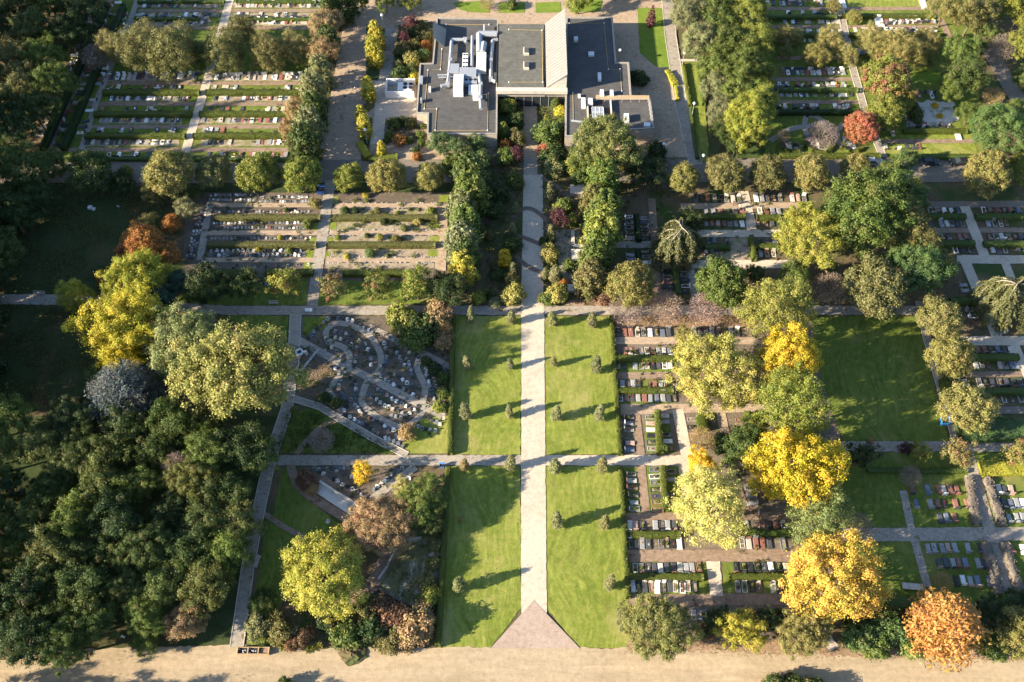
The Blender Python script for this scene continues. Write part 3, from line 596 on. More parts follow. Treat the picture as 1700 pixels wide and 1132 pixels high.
# near right block
strip('path', [(1018, 566), (1270, 566)], 1.7, 'tan brick', 9)
strip('path', [(1024, 624), (1260, 622)], 1.5, 'brown brick', 9)
sheet('path', [(1030, 671), (1300, 671), (1305, 684), (1125, 686), (1030, 690)], 'tan brick', 9)
strip('path', [(1056, 686), (1064, 755)], 1.5, 'brown brick', 9)
strip('path', [(1125, 680), (1140, 757)], 2.1, 'pale brick', 9)
strip('path', [(1196, 684), (1212, 760)], 1.8, 'tan brick', 9)
strip('path', [(1064, 773), (1073, 862)], 1.6, 'brown brick', 9)
strip('path', [(1135, 773), (1142, 832)], 2.0, 'pale brick', 9)
strip('path', [(1038, 858), (1320, 856)], 1.4, 'brown brick', 9)
strip('path', [(1042, 923), (1330, 922)], 2.2, 'brown brick', 9)
sheet('path', [(1172, 932), (1195, 932), (1200, 990), (1179, 990)], 'pale brick', 11)
strip('path', [(1045, 997), (1420, 994)], 2.0, 'brown brick', 9)
strip('path', [(1215, 790), (1235, 850)], 2.2, 'brown brick', 9)
strip('path', [(1358, 1040), (1385, 1078)], 1.8, 'pale brick', 11)
# right side
strip('path', [(1526, 500), (1538, 560), (1566, 660), (1588, 735)], 1.5, 'path brick', 10, kerb='concrete')
strip('path', [(1605, 748), (1640, 870), (1678, 985)], 2.2, 'path brick', 10)
strip('path', [(1499, 815), (1512, 876), (1540, 975)], 1.4, 'path brick', 10)
strip('path', [(1652, 898), (1682, 990)], 1.9, 'path brick', 8)
sheet('path', [(1588, 424), (1900, 424), (1900, 438), (1588, 438)], 'pale brick', 9)
strip('path', [(1601, 343), (1634, 425)], 2.2, 'pale brick', 10)
strip('path', [(1603, 436), (1655, 560)], 2.2, 'pale brick', 10)
strip('path', [(1668, 436), (1705, 530)], 1.8, 'pale brick', 10)
sheet('path', [(1585, 559), (1900, 557), (1900, 573), (1590, 574)], 'pale brick', 9)
strip('path', [(1683, 570), (1712, 640)], 1.8, 'pale brick', 10)
strip('path', [(1595, 622), (1900, 620)], 1.3, 'brown brick', 9)
strip('path', [(1600, 682), (1900, 680)], 1.6, 'asphalt', 9)
strip('path', [(1540, 340), (1900, 338)], 1.9, 'asphalt', 9)
strip('path', [(1545, 383), (1900, 381)], 1.4, 'brown brick', 9)
# right middle block
sheet('soil_bed', [(1005, 318), (1340, 318), (1340, 500), (1018, 500)], 'soil', 4)
sheet('path', [(1158, 382), (1300, 382), (1302, 394), (1160, 394)], 'pale brick', 9)
sheet('path', [(1020, 401), (1110, 401), (1110, 412), (1020, 412)], 'path brick', 9)
sheet('path', [(1142, 432), (1320, 432), (1322, 446), (1144, 446)], 'pale brick', 9)
strip('path', [(1234, 318), (1249, 383)], 2.2, 'pale brick', 10)
strip('path', [(1130, 343), (1340, 341)], 1.7, 'tan brick', 9)
strip('path', [(1082, 330), (1092, 500)], 1.6, 'brown brick', 9)
strip('path', [(1146, 445), (1156, 505)], 1.6, 'path brick', 9)
sheet('soil_bed', [(1205, 395), (1250, 395), (1256, 432), (1150, 432), (1205, 410)], 'tan soil', 7)
# middle left block
sheet('soil_bed', [(310, 318), (745, 318), (735, 505), (300, 505)], 'dark soil', 4)
sheet('lawn', [(300, 462), (512, 462), (508, 507), (300, 507)], 'shady lawn', 6)
sheet('lawn', [(528, 466), (745, 466), (745, 505), (526, 507)], 'shady lawn', 6)
sheet('soil_bed', [(552, 345), (726, 345), (720, 445), (540, 445)], 'tan soil', 6)
for a, b, c in ((352, 538, 341), (341, 530, 387), (335, 523, 432)): strip('path', [(a, c), (b, c)], 1.25, 'tan brick', 9)
for a, b, c in ((556, 738, 342), (548, 738, 387), (541, 735, 432)): strip('path', [(a, c), (b, c)], 1.4, 'tan brick', 9)
strip('path', [(349, 335), (332, 432)], 1.5, 'path brick', 9)
strip('path', [(549, 300), (534, 400), (518, 509)], 2.3, 'path brick', 10)
strip('path', [(735, 340), (731, 450)], 2.3, 'tan brick', 8)
for a, b, c in ((524, 538, 350), (540, 555, 348)): pass
for (x, y) in ((527, 377), (522, 400), (516, 422), (512, 440), (555, 333), (551, 376), (545, 401), (541, 424), (723, 374), (722, 398), (719, 421), (737, 330)):
    sheet('grass_strip', [(x-8, y-6), (x+8, y-6), (x+7, y+6), (x-9, y+6)], 'lawn', 8)
# upper left block
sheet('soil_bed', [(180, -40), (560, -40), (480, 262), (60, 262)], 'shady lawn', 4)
for a, b, c in ((230, 545, 18), (215, 520, 47), (125, 500, 139), (120, 490, 173), (110, 478, 211), (80, 490, 249)): strip('path', [(a, c), (b, c)], 1.25, 'brown brick', 9)
strip('path', [(388, -40), (382, 0), (367, 54), (341, 145), (305, 262)], 2.05, 'pale brick', 10)
strip('path', [(200, -40), (186, 0), (140, 105), (75, 255)], 2.4, 'brown brick', 9)
strip('path', [(238, -30), (218, 30), (160, 170), (135, 250)], 1.4, 'path brick', 9)
for a, b, c, d in ((230, 370, 4, 13), (385, 530, 4, 13), (225, 365, 22, 28), (380, 515, 22, 28), (220, 350, 33, 43), (380, 510, 33, 43), (175, 330, 124, 135), (350, 500, 124, 135), (185, 310, 160, 169), (355, 492, 160, 169), (168, 305, 193, 206), (335, 475, 193, 206), (145, 300, 231, 243), (335, 475, 231, 243)):
    sheet('soil_bed', [(a, c), (b, c), (b-3, d), (a-4, d)], 'tan soil', 7)
# cross road with the lime trees and the brick forecourt
sheet('road', [(-500, 266), (2300, 262), (2300, 302), (-500, 305)], 'asphalt', 7)
sheet('verge', [(300, 303), (745, 303), (745, 320), (300, 320)], 'meadow', 6)
sheet('forecourt', [(560, 12), (600, -30), (1130, -30), (1120, 110), (1150, 262), (530, 266), (575, 15)], 'tan brick', 8)
sheet('garden_bed', [(828, 152), (869, 152), (869, 300), (865, 500), (808, 505), (745, 500), (750, 262), (826, 262)], 'soil', 10)
sheet('garden_bed', [(891, 158), (938, 158), (938, 230), (1000, 262), (1020, 290), (1020, 470), (935, 505), (902, 505), (902, 290), (893, 290)], 'soil', 10)
sheet('garden_bed', [(662, 42), (718, 36), (718, 106), (692, 112), (690, 133), (650, 133)], 'soil', 10)
sheet('garden_bed', [(638, 200), (690, 196), (708, 222), (705, 238), (637, 238)], 'brown soil', 10)
sheet('garden_bed', [(608, 42), (640, 48), (628, 135), (608, 132)], 'meadow', 10)
sheet('garden_bed', [(596, 190), (618, 197), (612, 262), (660, 255), (662, 268), (600, 268)], 'meadow', 10)
sheet('pavement', [(640, 46), (661, 44), (648, 133), (629, 134)], 'path brick', 11)
sheet('pavement', [(622, 135), (692, 135), (690, 196), (640, 196), (636, 240), (614, 240), (622, 190)], 'pale brick', 11)
sheet('lawn', [(752, 5), (800, 2), (814, 5), (813, 22), (780, 21), (762, 16)], 'bright lawn', 12)
sheet('lawn', [(828, 5), (850, 4), (872, 5), (871, 22), (827, 22)], 'bright lawn', 12)
sheet('lawn', [(889, 5), (930, 4), (932, 21), (889, 22)], 'bright lawn', 12)
sheet('lawn', [(947, 3), (1000, 0), (996, 20), (947, 21)], 'bright lawn', 12)
sheet('lawn', [(1058, 14), (1100, 14), (1112, 114), (1088, 111), (1062, 88)], 'bright lawn', 12)
strip('path', [(1106, -20), (1113, 60), (1130, 170), (1155, 275)], 2.8, 'path brick', 11, kerb='concrete')
sheet('road', [(1088, 111), (1105, 115), (1125, 172), (1148, 262), (1090, 262), (1085, 170), (1050, 120), (1050, 100)], 'tan brick', 9)
sheet('road', [(575, 15), (620, 25), (605, 140), (592, 200), (590, 262), (527, 265), (550, 160)], 'tan brick', 9)
sheet('lawn', [(1134, 104), (1158, 104), (1170, 175), (1178, 270), (1160, 270), (1144, 175)], 'lawn', 12)
strip('path', [(1130, 101), (1162, 101)], 0.9, 'pale brick', 13)
# upper right block
sheet('soil_bed', [(1265, -40), (1600, -40), (1640, 262), (1270, 262)], 'shady lawn', 4)
strip('path', [(1388, -20), (1399, 35), (1412, 100), (1436, 185), (1466, 262)], 1.7, 'path brick', 10, kerb='concrete')
for a, b, c in ((1265, 1390, 15), (1398, 1548, 15), (1265, 1400, 45), (1405, 1555, 45), (1290, 1425, 97), (1280, 1430, 132), (1285, 1432, 170)): strip('path', [(a, c), (b, c)], 1.3, 'brown brick', 9)
sheet('lawn', [(1395, 0), (1540, 0), (1542, 12), (1397, 12)], 'lawn', 7)
sheet('lawn', [(1500, 120), (1600, 120), (1602, 136), (1502, 136)], 'bright lawn', 7)
sheet('lawn', [(1485, 219), (1612, 219), (1614, 231), (1482, 231)], 'lawn', 7)
sheet('lawn', [(1470, 240), (1618, 238), (1622, 256), (1468, 256)], 'lawn', 7)
strip('path', [(1465, 235), (1620, 235)], 1.3, 'brown brick', 9)
sheet('soil_bed', [(1505, 170), (1580, 168), (1590, 200), (1575, 208), (1505, 206)], 'pale gravel', 7)
strip('path', [(1545, -10), (1560, 30), (1600, 110)], 1.7, 'brown brick', 9)
strip('path', [(1278, 235), (1310, 216), (1350, 208)], 1.4, 'path brick', 9, curve=True)
strip('path', [(1338, 192), (1336, 215), (1348, 238), (1368, 252), (1385, 240), (1378, 215), (1358, 196), (1338, 192)], 1.2, 'path brick', 9, curve=True)
strip('path', [(1400, 205), (1390, 222), (1398, 244), (1425, 250)], 1.2, 'path brick', 9, curve=True)
strip('path', [(1640, 80), (1680, 150), (1720, 210)], 4.0, 'asphalt', 8)
# dark curved bands laid across the axis and its side gardens
strip('paving_band', [(900, 295), (922, 309), (946, 329)], 1.0, 'dark brick', 15, curve=True)
strip('paving_band', [(852, 362), (865, 349), (880, 347), (896, 356), (909, 371), (906, 385)], 1.0, 'dark brick', 15, curve=True)
strip('paving_band', [(858, 392), (875, 397), (900, 408)], 1.0, 'dark brick', 15, curve=True)
strip('paving_band', [(855, 424), (868, 437), (884, 447), (900, 453)], 1.0, 'dark brick', 15, curve=True)
sheet('pavement', [(918, 383), (962, 380), (966, 470), (940, 475), (928, 440)], 'path brick', 11)
sheet('pavement', [(478, 570), (505, 578), (488, 622), (476, 620)], 'asphalt', 9)
# ------------------------------------------------------------------ the chapel building
bx, by = P(882, 120)
B = empty('crematorium_building', (0, 0, 0)); tag(B, 'large chapel building with grey flat roofs, silver ducts and a raised slanting metal roof', 'building')
def inset(pts, d):
    n = len(pts); out = []
    ar = sum(pts[i][0]*pts[(i+1) % n][1]-pts[(i+1) % n][0]*pts[i][1] for i in range(n)); sg = 1 if ar > 0 else -1
    for i in range(n):
        a, b, c = Vector(pts[i-1]), Vector(pts[i]), Vector(pts[(i+1) % n]); e1 = (b-a).normalized(); e2 = (c-b).normalized()
        n1 = Vector((-e1.y, e1.x))*sg; n2 = Vector((-e2.y, e2.x))*sg; m = (n1+n2).normalized(); k = d/max(0.3, m.dot(n1)); out.append(tuple(b+m*k))
    return out
def flat_wing(px, z, wallm, roofm, par=0.35, name='flat_roof_wing', rim='rim', drop=0.3):
    o = [P(*p, z) for p in px]; i = inset(o, par); n = len(o)
    w = MB(); w.add([(*p, -0.1) for p in o]+[(*p, z-0.25) for p in o], [(k, (k+1) % n, n+(k+1) % n, n+k) for k in range(n)], wallm)
    wo = w.build('wall', B)
    r = MB(); r.poly(i, z-drop, roofm); r.build('roof', B)
    e = MB(); oo = inset(o, -0.06)
    e.add([(*p, z-0.26) for p in oo]+[(*p, z) for p in oo]+[(*p, z) for p in i]+[(*p, z-drop-0.02) for p in i],
          [(k, (k+1) % n, n+(k+1) % n, n+k) for k in range(n)]+[(n+k, n+(k+1) % n, 2*n+(k+1) % n, 2*n+k) for k in range(n)]+[(2*n+k, 2*n+(k+1) % n, 3*n+(k+1) % n, 3*n+k) for k in range(n)], rim)
    e.build('parapet', B); return o
ZW = 4.5
WW = flat_wing([(725, 29), (827, 30), (825, 222), (709, 222), (710, 188), (691, 187), (697, 105), (718, 104)], ZW, 'wall', 'felt', 0.3)
EW = flat_wing([(940, 28), (1017, 28), (1023, 103), (1044, 103), (1048, 158), (1079, 159), (1086, 212), (1060, 214), (978, 215), (977, 226), (938, 226)], ZW, 'wall', 'felt', 0.35)
# chapel hall and its sloping roof
ZH = 5.6; ZR = 9.9
hall = [P(827, 39, ZH), P(905, 39, ZH), P(905, 147, ZH), P(825, 147, ZH)]
m = MB(); n = 4; m.add([(*p, 3.2) for p in hall]+[(*p, ZH-0.02) for p in hall], [(k, (k+1) % n, n+(k+1) % n, n+k) for k in range(n)], 'wall'); m.build('wall', B)
m = MB(); m.poly(inset(hall, 0.25), ZH+0.05, 'green felt'); m.build('roof', B)
ef = [P(824, 145, ZH), P(942, 145, ZH)]
y0 = ef[0][1]
m = MB(); m.box(hall[3][0]-0.2, P(942, 145, ZH)[0], y0-1.2, y0, ZH-0.9, ZH+0.10, 'concrete', 0.04); m.build('canopy', B)
xL = hall[1][0]; xR = P(941, 70, ZR)[0]; yb0 = P(905, 39, ZH)[1]; yf0 = y0
rb = P(938, 20, ZR); rf = P(942, 124, ZR)
m = MB(); vs = [(xL, yf0, ZH+.06), (xL, yb0, ZH+.06), (rb[0], yb0+0.2, ZR), (rf[0], yf0-0.3, ZR)]
vs2 = [(v[0], v[1], v[2]-0.35) for v in vs]
m.add(vs+vs2, [(3, 2, 1, 0), (4, 5, 6, 7), (0, 1, 5, 4), (1, 2, 6, 5), (2, 3, 7, 6), (3, 0, 4, 7)], 'metal roof')
sr = m.build('sloped_roof', B)
ms = MB(); nn_ = 22
for k in range(1, nn_):
    t = k/nn_; a = Vector(vs[0]).lerp(Vector(vs[1]), t); b = Vector(vs[3]).lerp(Vector(vs[2]), t); up = Vector((-0.5, 0, 0.9)).normalized()*0.07
    dd = Vector((0, 0.035, 0)); ms.add([a-dd, a+dd, b+dd, b-dd, a-dd+up, a+dd+up, b+dd+up, b-dd+up], [(4, 5, 6, 7), (0, 1, 5, 4), (2, 3, 7, 6), (3, 0, 4, 7), (1, 2, 6, 5)], 'metal roof')
ms.build('roof_seam', sr)
m = MB()   # high end wall, gable triangle at the front and at the back
m.add([(rf[0]-.05, yf0-.15, 3.0), (rb[0]-.05, yb0+.1, 3.0), (rb[0]-.05, yb0+.1, ZR-.36), (rf[0]-.05, yf0-.15, ZR-.36)], [(0, 1, 2, 3)], 'wall')
m.add([(xL, yf0-.15, ZH-.3), (rf[0]-.05, yf0-.15, ZH-.3), (rf[0]-.05, yf0-.15, ZR-.36)], [(0, 1, 2)], 'concrete')
m.add([(xL, yb0+.1, 3.0), (rb[0]-.05, yb0+.1, 3.0), (rb[0]-.05, yb0+.1, ZR-.36), (xL, yb0+.1, ZH-.2)], [(3, 2, 1, 0)], 'wall'); m.build('gable_wall', B)
for (qx, qy) in ((873, 87), (873, 111)):
    x, y = P(qx, qy, ZH); m = MB(); m.box(x-.55, x+.75, y-1.15, y+1.15, ZH+.04, ZH+0.75, 'concrete', 0.1); s = m.build('skylight', B)
    m = MB(); m.box(x-.4, x+.55, y-.95, y+.95, ZH+0.751, ZH+0.80, 'felt'); m.build('pane', s)
# glazed entrance wall under the canopy
m = MB(); gx0, gx1 = P(846, 160, 0)[0], P(938, 160, 0)[0]; m.box(hall[3][0]+.5, xR-.3, y0-.35, y0-.2, 0.05, 3.1, 'glass'); gw = m.build('entrance_glazing', B)
for k in range(9):
    m = MB(); x = hall[3][0]+.5+k*(xR-hall[3][0]-.8)/8; m.box(x-.06, x+.06, y0-.42, y0-.351, 0.05, 3.1, 'steel'); m.build('mullion', gw)
m = MB(); m.box(hall[3][0], xR, y0-.19, yb0, 3.1, ZH-.95, 'wall'); m.build('wall', B)
# light shaft on the back corner of the west wing (slanting dark face)
a0, a1, a2, a3 = P(718, 60, ZW), P(738, 76, ZW), P(739, 49, ZW), P(722, 36, ZW)
m = MB(); zt = ZW+3.0
vs = [(*P(720, 62, ZW), ZW-.28), (*P(738, 76, ZW), ZW-.28), (*P(741, 46, ZW), ZW-.28), (*P(721, 36, ZW), ZW-.28), (*P(719, 62, zt), zt), (*P(720, 38, zt), zt)]
m.add(vs, [(0, 1, 4), (1, 2, 5, 4), (2, 3, 5), (3, 0, 4, 5)], 'metal roof'); m.build('light_shaft', B)
def rp(zx, zy, z, ox=425, oy=0): return P(ox+zx/4, oy+zy/4, z)
def duct(pts, r, z=ZW+.75, ox=425):
    m = MB(); q = [(*rp(a, b, z, ox), z) for a, b in pts]; m.tube(q, r, 'duct', 8); 
    for p in q[1:-1]: m.box(p[0]-r*1.1, p[0]+r*1.1, p[1]-r*1.1, p[1]+r*1.1, z-r*1.08, z+r*1.08, 'duct', 0.05)
    L = 0
    for a, b in zip(q, q[1:]):
        a, b = Vector(a), Vector(b); nseg = max(1, int((b-a).length/2.2))
        for k in range(nseg):
            c = a.lerp(b, (k+.5)/nseg); m.box(c.x-.05, c.x+.05, c.y-.05, c.y+.05, ZW-.29, z, 'steel')
    return m.build('duct', B)
duct([(1300, 262), (1390, 262), (1396, 285)], .42); duct([(1300, 262), (1290, 400), (1283, 480), (1272, 560), (1228, 572)], .42)
duct([(1436, 240), (1432, 440)], .36); duct([(1475, 225), (1600, 225)], .8, ZW+1.0); duct([(1482, 225), (1484, 350)], .75, ZW+1.0)
duct([(1572, 268), (1560, 400), (1560, 525), (1590, 542)], .42); duct([(1572, 268), (1605, 262)], .42); duct([(1515, 285), (1505, 350)], .7, ZW+1.3)
duct([(1478, 490), (1492, 560), (1490, 650), (1494, 722)], .42); duct([(1518, 165), (1518, 215)], .3, ZW+1.0); duct([(1205, 498), (1272, 496)], .2, ZW+.5); duct([(1210, 515), (1262, 512)], .2, ZW+.5)
def vunit(x0, y0_, x1, y1_, h, mat='white', fans=0, name='ventilation_unit', z=ZW, ox=425):
    a = rp(x0, y1_, z+h, ox); b = rp(x1, y0_, z+h, ox); m = MB(); m.box(a[0], b[0], a[1], b[1], z-.28, z+h, mat, 0.06); o = m.build(name, B)
    if fans:
        nx, ny = fans
        for i in range(nx):
            for j in range(ny):
                cx = a[0]+(b[0]-a[0])*(i+.5)/nx; cy = a[1]+(b[1]-a[1])*(j+.5)/ny; rr = 0.36*min((b[0]-a[0])/nx, (b[1]-a[1])/ny)
                m = MB(); m.tube([(cx, cy, z+h-.02), (cx, cy, z+h+.08)], rr, 'black', 12); m.build('fan', o)
    return o
vunit(1368, 350, 1410, 455, 1.2, 'white', (2, 4)); vunit(1462, 345, 1530, 450, 1.6, 'white'); vunit(1308, 490, 1380, 600, 1.7, 'white'); vunit(1410, 560, 1478, 606, 0.9, 'white')
vunit(1440, 622, 1476, 652, 0.5, 'white'); vunit(1290, 420, 1350, 480, 1.2, 'duct'); vunit(1350, 445, 1465, 500, 1.4, 'duct'); vunit(1380, 505, 1470, 550, 0.9, 'duct', (3, 1))
vunit(1146, 570, 1162, 595, .6, 'white', name='roof_vent'); vunit(1090, 645, 1104, 665, .7, 'duct', name='roof_vent'); vunit(1080, 500, 1110, 545, .5, 'duct', name='roof_vent')
m = MB()   # ochre fall-arrest lines with white posts, west wing
for pts in ([(1262, 158), (1548, 158)], [(1235, 320), (1225, 455), (1142, 460), (1118, 716), (1200, 718), (1190, 860), (1538, 860), (1543, 615)]):
    q = [(*rp(a, b, ZW), ZW-.22) for a, b in pts]; m.tube(q, 0.045, 'ochre line', 4)
    for p in q: m.tube([(p[0], p[1], ZW-.3), (p[0], p[1], ZW+.0)], [.16, .10], 'white', 8)
m.build('safety_line', B)
m = MB()
for pts in ([(380, 150), (612, 148), (640, 455), (718, 455), (730, 600)], [(405, 612), (408, 800)], [(-20, 190), (200, 196), (205, 540), (-20, 540)]):
    zz = ZH+.35 if pts[0][0] < 0 else ZW
    q = [(*rp(a, b, zz, 850), zz-.22) for a, b in pts]; m.tube(q, 0.045, 'ochre line', 4)
    for p in q: m.tube([(p[0], p[1], zz-.3), (p[0], p[1], zz)], [.16, .10], 'white', 8)
m.build('safety_line', B)
for x0, y0_, x1, y1_, h in ((412, 240, 438, 262, .5), (508, 340, 545, 364, .25), (572, 478, 592, 522, .6), (588, 592, 610, 628, .7), (654, 594, 674, 626, .7), (464, 645, 488, 700, .8), (510, 648, 536, 684, .8), (748, 750, 776, 792, .9), (880, 810, 918, 834, .5), (484, 825, 502, 856, .5), (440, 622, 456, 640, .3)):
    vunit(x0, y0_, x1, y1_, h, 'white', name='roof_vent', ox=850)
duct([(392, 800), (500, 812)], .25, ZW+.5, 850)
# light well, shade of its opening painted as a black slab, with a gridded skylight, east wing
a = rp(512, 825, ZW, 850); b = rp(650, 668, ZW, 850); m = MB(); m.box(a[0], b[0], a[1], b[1], ZW-.32, ZW-.16, 'black')
for (x0, x1, yy0, yy1) in ((a[0]-.3, a[0], a[1], b[1]), (b[0], b[0]+.3, a[1], b[1])): m.box(x0, x1, yy0, yy1, ZW-.32, ZW+.5, 'concrete', 0.03)
m.build('light_well', B)
vunit(534, 712, 606, 778, .55, 'duct', name='skylight', ox=850)
a = rp(534, 778, ZW+.55, 850); b = rp(606, 712, ZW+.55, 850); m = MB()
for k in range(4):
    x = a[0]+(b[0]-a[0])*k/3; m.box(x-.06, x+.06, a[1], b[1], ZW+.551, ZW+.61, 'white')
for k in range(3):
    y = a[1]+(b[1]-a[1])*k/2; m.box(a[0], b[0], y-.06, y+.06, ZW+.611, ZW+.65, 'white')
m.build('skylight_grid', B)
m = MB()   # handrail of the lower terrace
q = [(*rp(a_, b_, ZW+.6, 850), ZW+.6) for a_, b_ in ((560, 658), (905, 658), (930, 830))]; m.tube(q, .06, 'steel', 6)
for a_, b_ in zip(q, q[1:]):
    for k in range(6):
        c = Vector(a_).lerp(Vector(b_), k/6); m.tube([(c.x, c.y, ZW-.3), tuple(c)], .05, 'steel', 5)
m.build('handrail', B)
m = MB(); q = [rp(x_, y_, ZW+.1, 850) for x_, y_ in ((560, 632), (912, 632), (912, 655), (560, 655))]; m.box(q[3][0], q[1][0], q[3][1], q[1][1], ZW-.28, ZW+.12, 'wood', 0.03); m.build('timber_deck', B)
# low forecourt wall round the cooling plant (its own thing)
cw = empty('cooling_plant', (*P(665, 152), 0)); tag(cw, 'white walled outdoor cooling plant with four black fans beside the west wing', 'cooling plant')
ox_, oy_ = P(665, 152)
a = rp(862, 655, 0); b = rp(1062, 552, 0); m = MB()
X0, X1, Y0, Y1 = a[0]-ox_, b[0]-ox_, a[1]-oy_, b[1]-oy_-1.0
for bx_ in ((X0, X1, Y0, Y0+.25), (X0, X0+.25, Y0+.25, Y1), (X0, X1-.0, Y1, Y1+.25)): m.box(*bx_, 0, 2.2, 'white', 0.04)
m.build('wall', cw)
m = MB(); m.box(X0+2.8, X1-.6, Y0+.9, Y1-.7, 0, 1.9, 'white', 0.06); un = m.build('cooling_unit', cw)
for i in range(2):
    for j in range(2): m = MB(); m.tube([(X0+4.6+i*1.35, Y0+1.75+j*1.25, 1.88), (X0+4.6+i*1.35, Y0+1.75+j*1.25, 1.99)], .5, 'black', 14); m.build('fan', un)

# ------------------------------------------------------------------ graves
GC = {'grey': ((.25, .25, .25), 'grey'), 'dark': ((.055, .058, .065), 'dark grey'), 'black': ((.022, .023, .026), 'black'), 'red': ((.21, .10, .075), 'red-brown'),
      'white': ((.68, .67, .64), 'white'), 'pale': ((.44, .41, .36), 'pale stone'), 'pink': ((.36, .25, .20), 'pinkish'), 'blue': ((.12, .14, .18), 'blue-grey')}
GK = list(GC)
def headstone_pts(w, h, style):
    if style == 0: return [(-w, 0), (w, 0), (w, h), (-w, h)]
    if style == 1: return [(-w, 0), (w, 0), (w, h*.75), (w*.7, h*.92), (0, h), (-w*.7, h*.92), (-w, h*.75)]
    if style == 2: return [(-w, 0), (w, 0), (w, h*.7), (w*.3, h), (-w, h*.85)]
    return [(-w*.6, 0), (w*.6, 0), (w*.6, h), (-w*.6, h)]
def hs_mesh(style, w=.42, h=.85):
    m = MB(); p = headstone_pts(w, h, style); n = len(p); t = .07
    m.add([(x, -t, z) for x, z in p]+[(x, t, z) for x, z in p], [tuple(range(n)), tuple(range(2*n-1, n-1, -1))]+[(k, n+k, n+(k+1) % n, (k+1) % n) for k in range(n)], 'granite')
    m.box(-w-.05, w+.05, -.14, .14, -.12, .0, 'granite', 0.02); return m.mesh('headstone')
HS = [hs_mesh(0), hs_mesh(1), hs_mesh(2), hs_mesh(3, .4, 1.0)]
def slab_mesh(v):
    m = MB(); w, l = .46, .92
    if v in (0, 1):   # stone frame with a bed
        for bx_ in ((-w, w, -l, -l+.12), (-w, -w+.12, -l+.12, l), (w-.12, w, -l+.12, l)): m.box(*bx_, -.05, .17, 'granite', 0.02)
        m.box(-w+.12, w-.12, -l+.12, l, -.05, .09, 'tan soil' if v == 0 else 'brown soil')
        if v == 1: m.box(-w+.14, w-.14, -.1, .02, .09, .16, 'granite', 0.02)
    else:             # full cover slab
        m.box(-w, w, -l, l, -.05, .14, 'granite', 0.02); m.box(-w+.07, w-.07, -l+.07, l-.05, .14, .21 if v == 2 else .27, 'granite', 0.025)
    return m.mesh('slab')
SL = [slab_mesh(v) for v in range(4)]
def tuft_mesh(seed, n, rad, h, leafs=.1):
    rng = np.random.default_rng(seed); c = np.stack([rng.uniform(-rad[0], rad[0], n), rng.uniform(-rad[1], rad[1], n), np.abs(rng.normal(0, h*.5, n))+.1], 1)
    cl = rng.integers(0, 4, n); c[:, :2] = c[:, :2]*.35+np.stack([rng.uniform(-rad[0], rad[0], 4), rng.uniform(-rad[1], rad[1], 4)], 1)[cl]*.5
    v, f = quads(rng, c, rng.normal(0, .6, (n, 3))+np.array([0, 0, .7]), leafs, .7); return ncloud(v, f, rng.random(n), rng.random(n), 'planting')
TF = [tuft_mesh(s, 80, (.34, .7), .35) for s in range(4)]
FL = [tuft_mesh(20+s, 34, (.3, .6), .3, .09) for s in range(3)]
FCOL = [(.5, .3, .03), (.45, .05, .04), (.6, .58, .55), (.45, .12, .2), (.12, .2, .03), (.5, .15, .03)]
ORD = 'first second third fourth fifth sixth seventh eighth ninth tenth eleventh twelfth thirteenth fourteenth fifteenth sixteenth seventeenth eighteenth nineteenth twentieth'.split()
def ordw(k):
    if k < 20: return ORD[k]
    if k < 29: return 'twenty-'+ORD[k-20]
    if k == 29: return 'thirtieth'
    if k < 39: return 'thirty-'+ORD[k-30]
    if k == 39: return 'fortieth'
    return 'forty-'+ORD[k-40]
GN = {'n': 0}
def grave(x, y, ang, hs, label_fn, seq, group, big=1.0, lawnslab=False):
    i = GN['n']; GN['n'] += 1; rng = random.Random(i*7+3)
    ck = rng.choices(GK, (6, 6, 3, 4, 3, 4, 2, 3) if not lawnslab else (6, 3, 1, 4, 1, 1, 4, 4))[0]; c, word = GC[ck]; k = rng.uniform(.85, 1.15); c = tuple(q*k for q in c)
    v = rng.choices((0, 1, 2, 3), (4, 3, 4, 2))[0] if not lawnslab else rng.choice((2, 3))
    style = rng.choices((0, 1, 2, 3), (5, 4, 2, 1))[0]
    root = empty('grave', (x, y, 0.1), ang+(0 if hs > 0 else math.pi)); s = big*rng.uniform(.88, 1.06); root.scale = (s, s, s)
    hw = rng.uniform(.6, 1.15) if not lawnslab else rng.uniform(.8, 1.1)
    slab = link('slab', SL[v], root, None, c)
    h = link('headstone', HS[style], root, (0, .98, .12), c if rng.random() < .6 else tuple(rng.choice(list(GC.values()))[0])); h.scale = (1, 1, hw); h.rotation_euler.x = R(rng.uniform(-4, 4))
    ty = 'framed grave' if v < 2 else 'cover slab'
    extra = ''
    if v < 2 and rng.random() < .75:
        p = link('planting', TF[rng.randrange(4)], root, (0, 0, .08)); p.color = (*COL[rng.choice(('g', 'mg', 'ol', 'br', 'yg', 'dg'))], 0); extra = 'planted '
    if rng.random() < (.4 if not lawnslab else .15):
        f = link('flowers', FL[rng.randrange(3)], root, (rng.uniform(-.1, .1), rng.uniform(-.3, .5), .1)); f.color = (*rng.choice(FCOL), 0); f.scale = (.7, .6, .8)
    tag(root, label_fn(extra+word, ty, seq), 'grave', group); return root
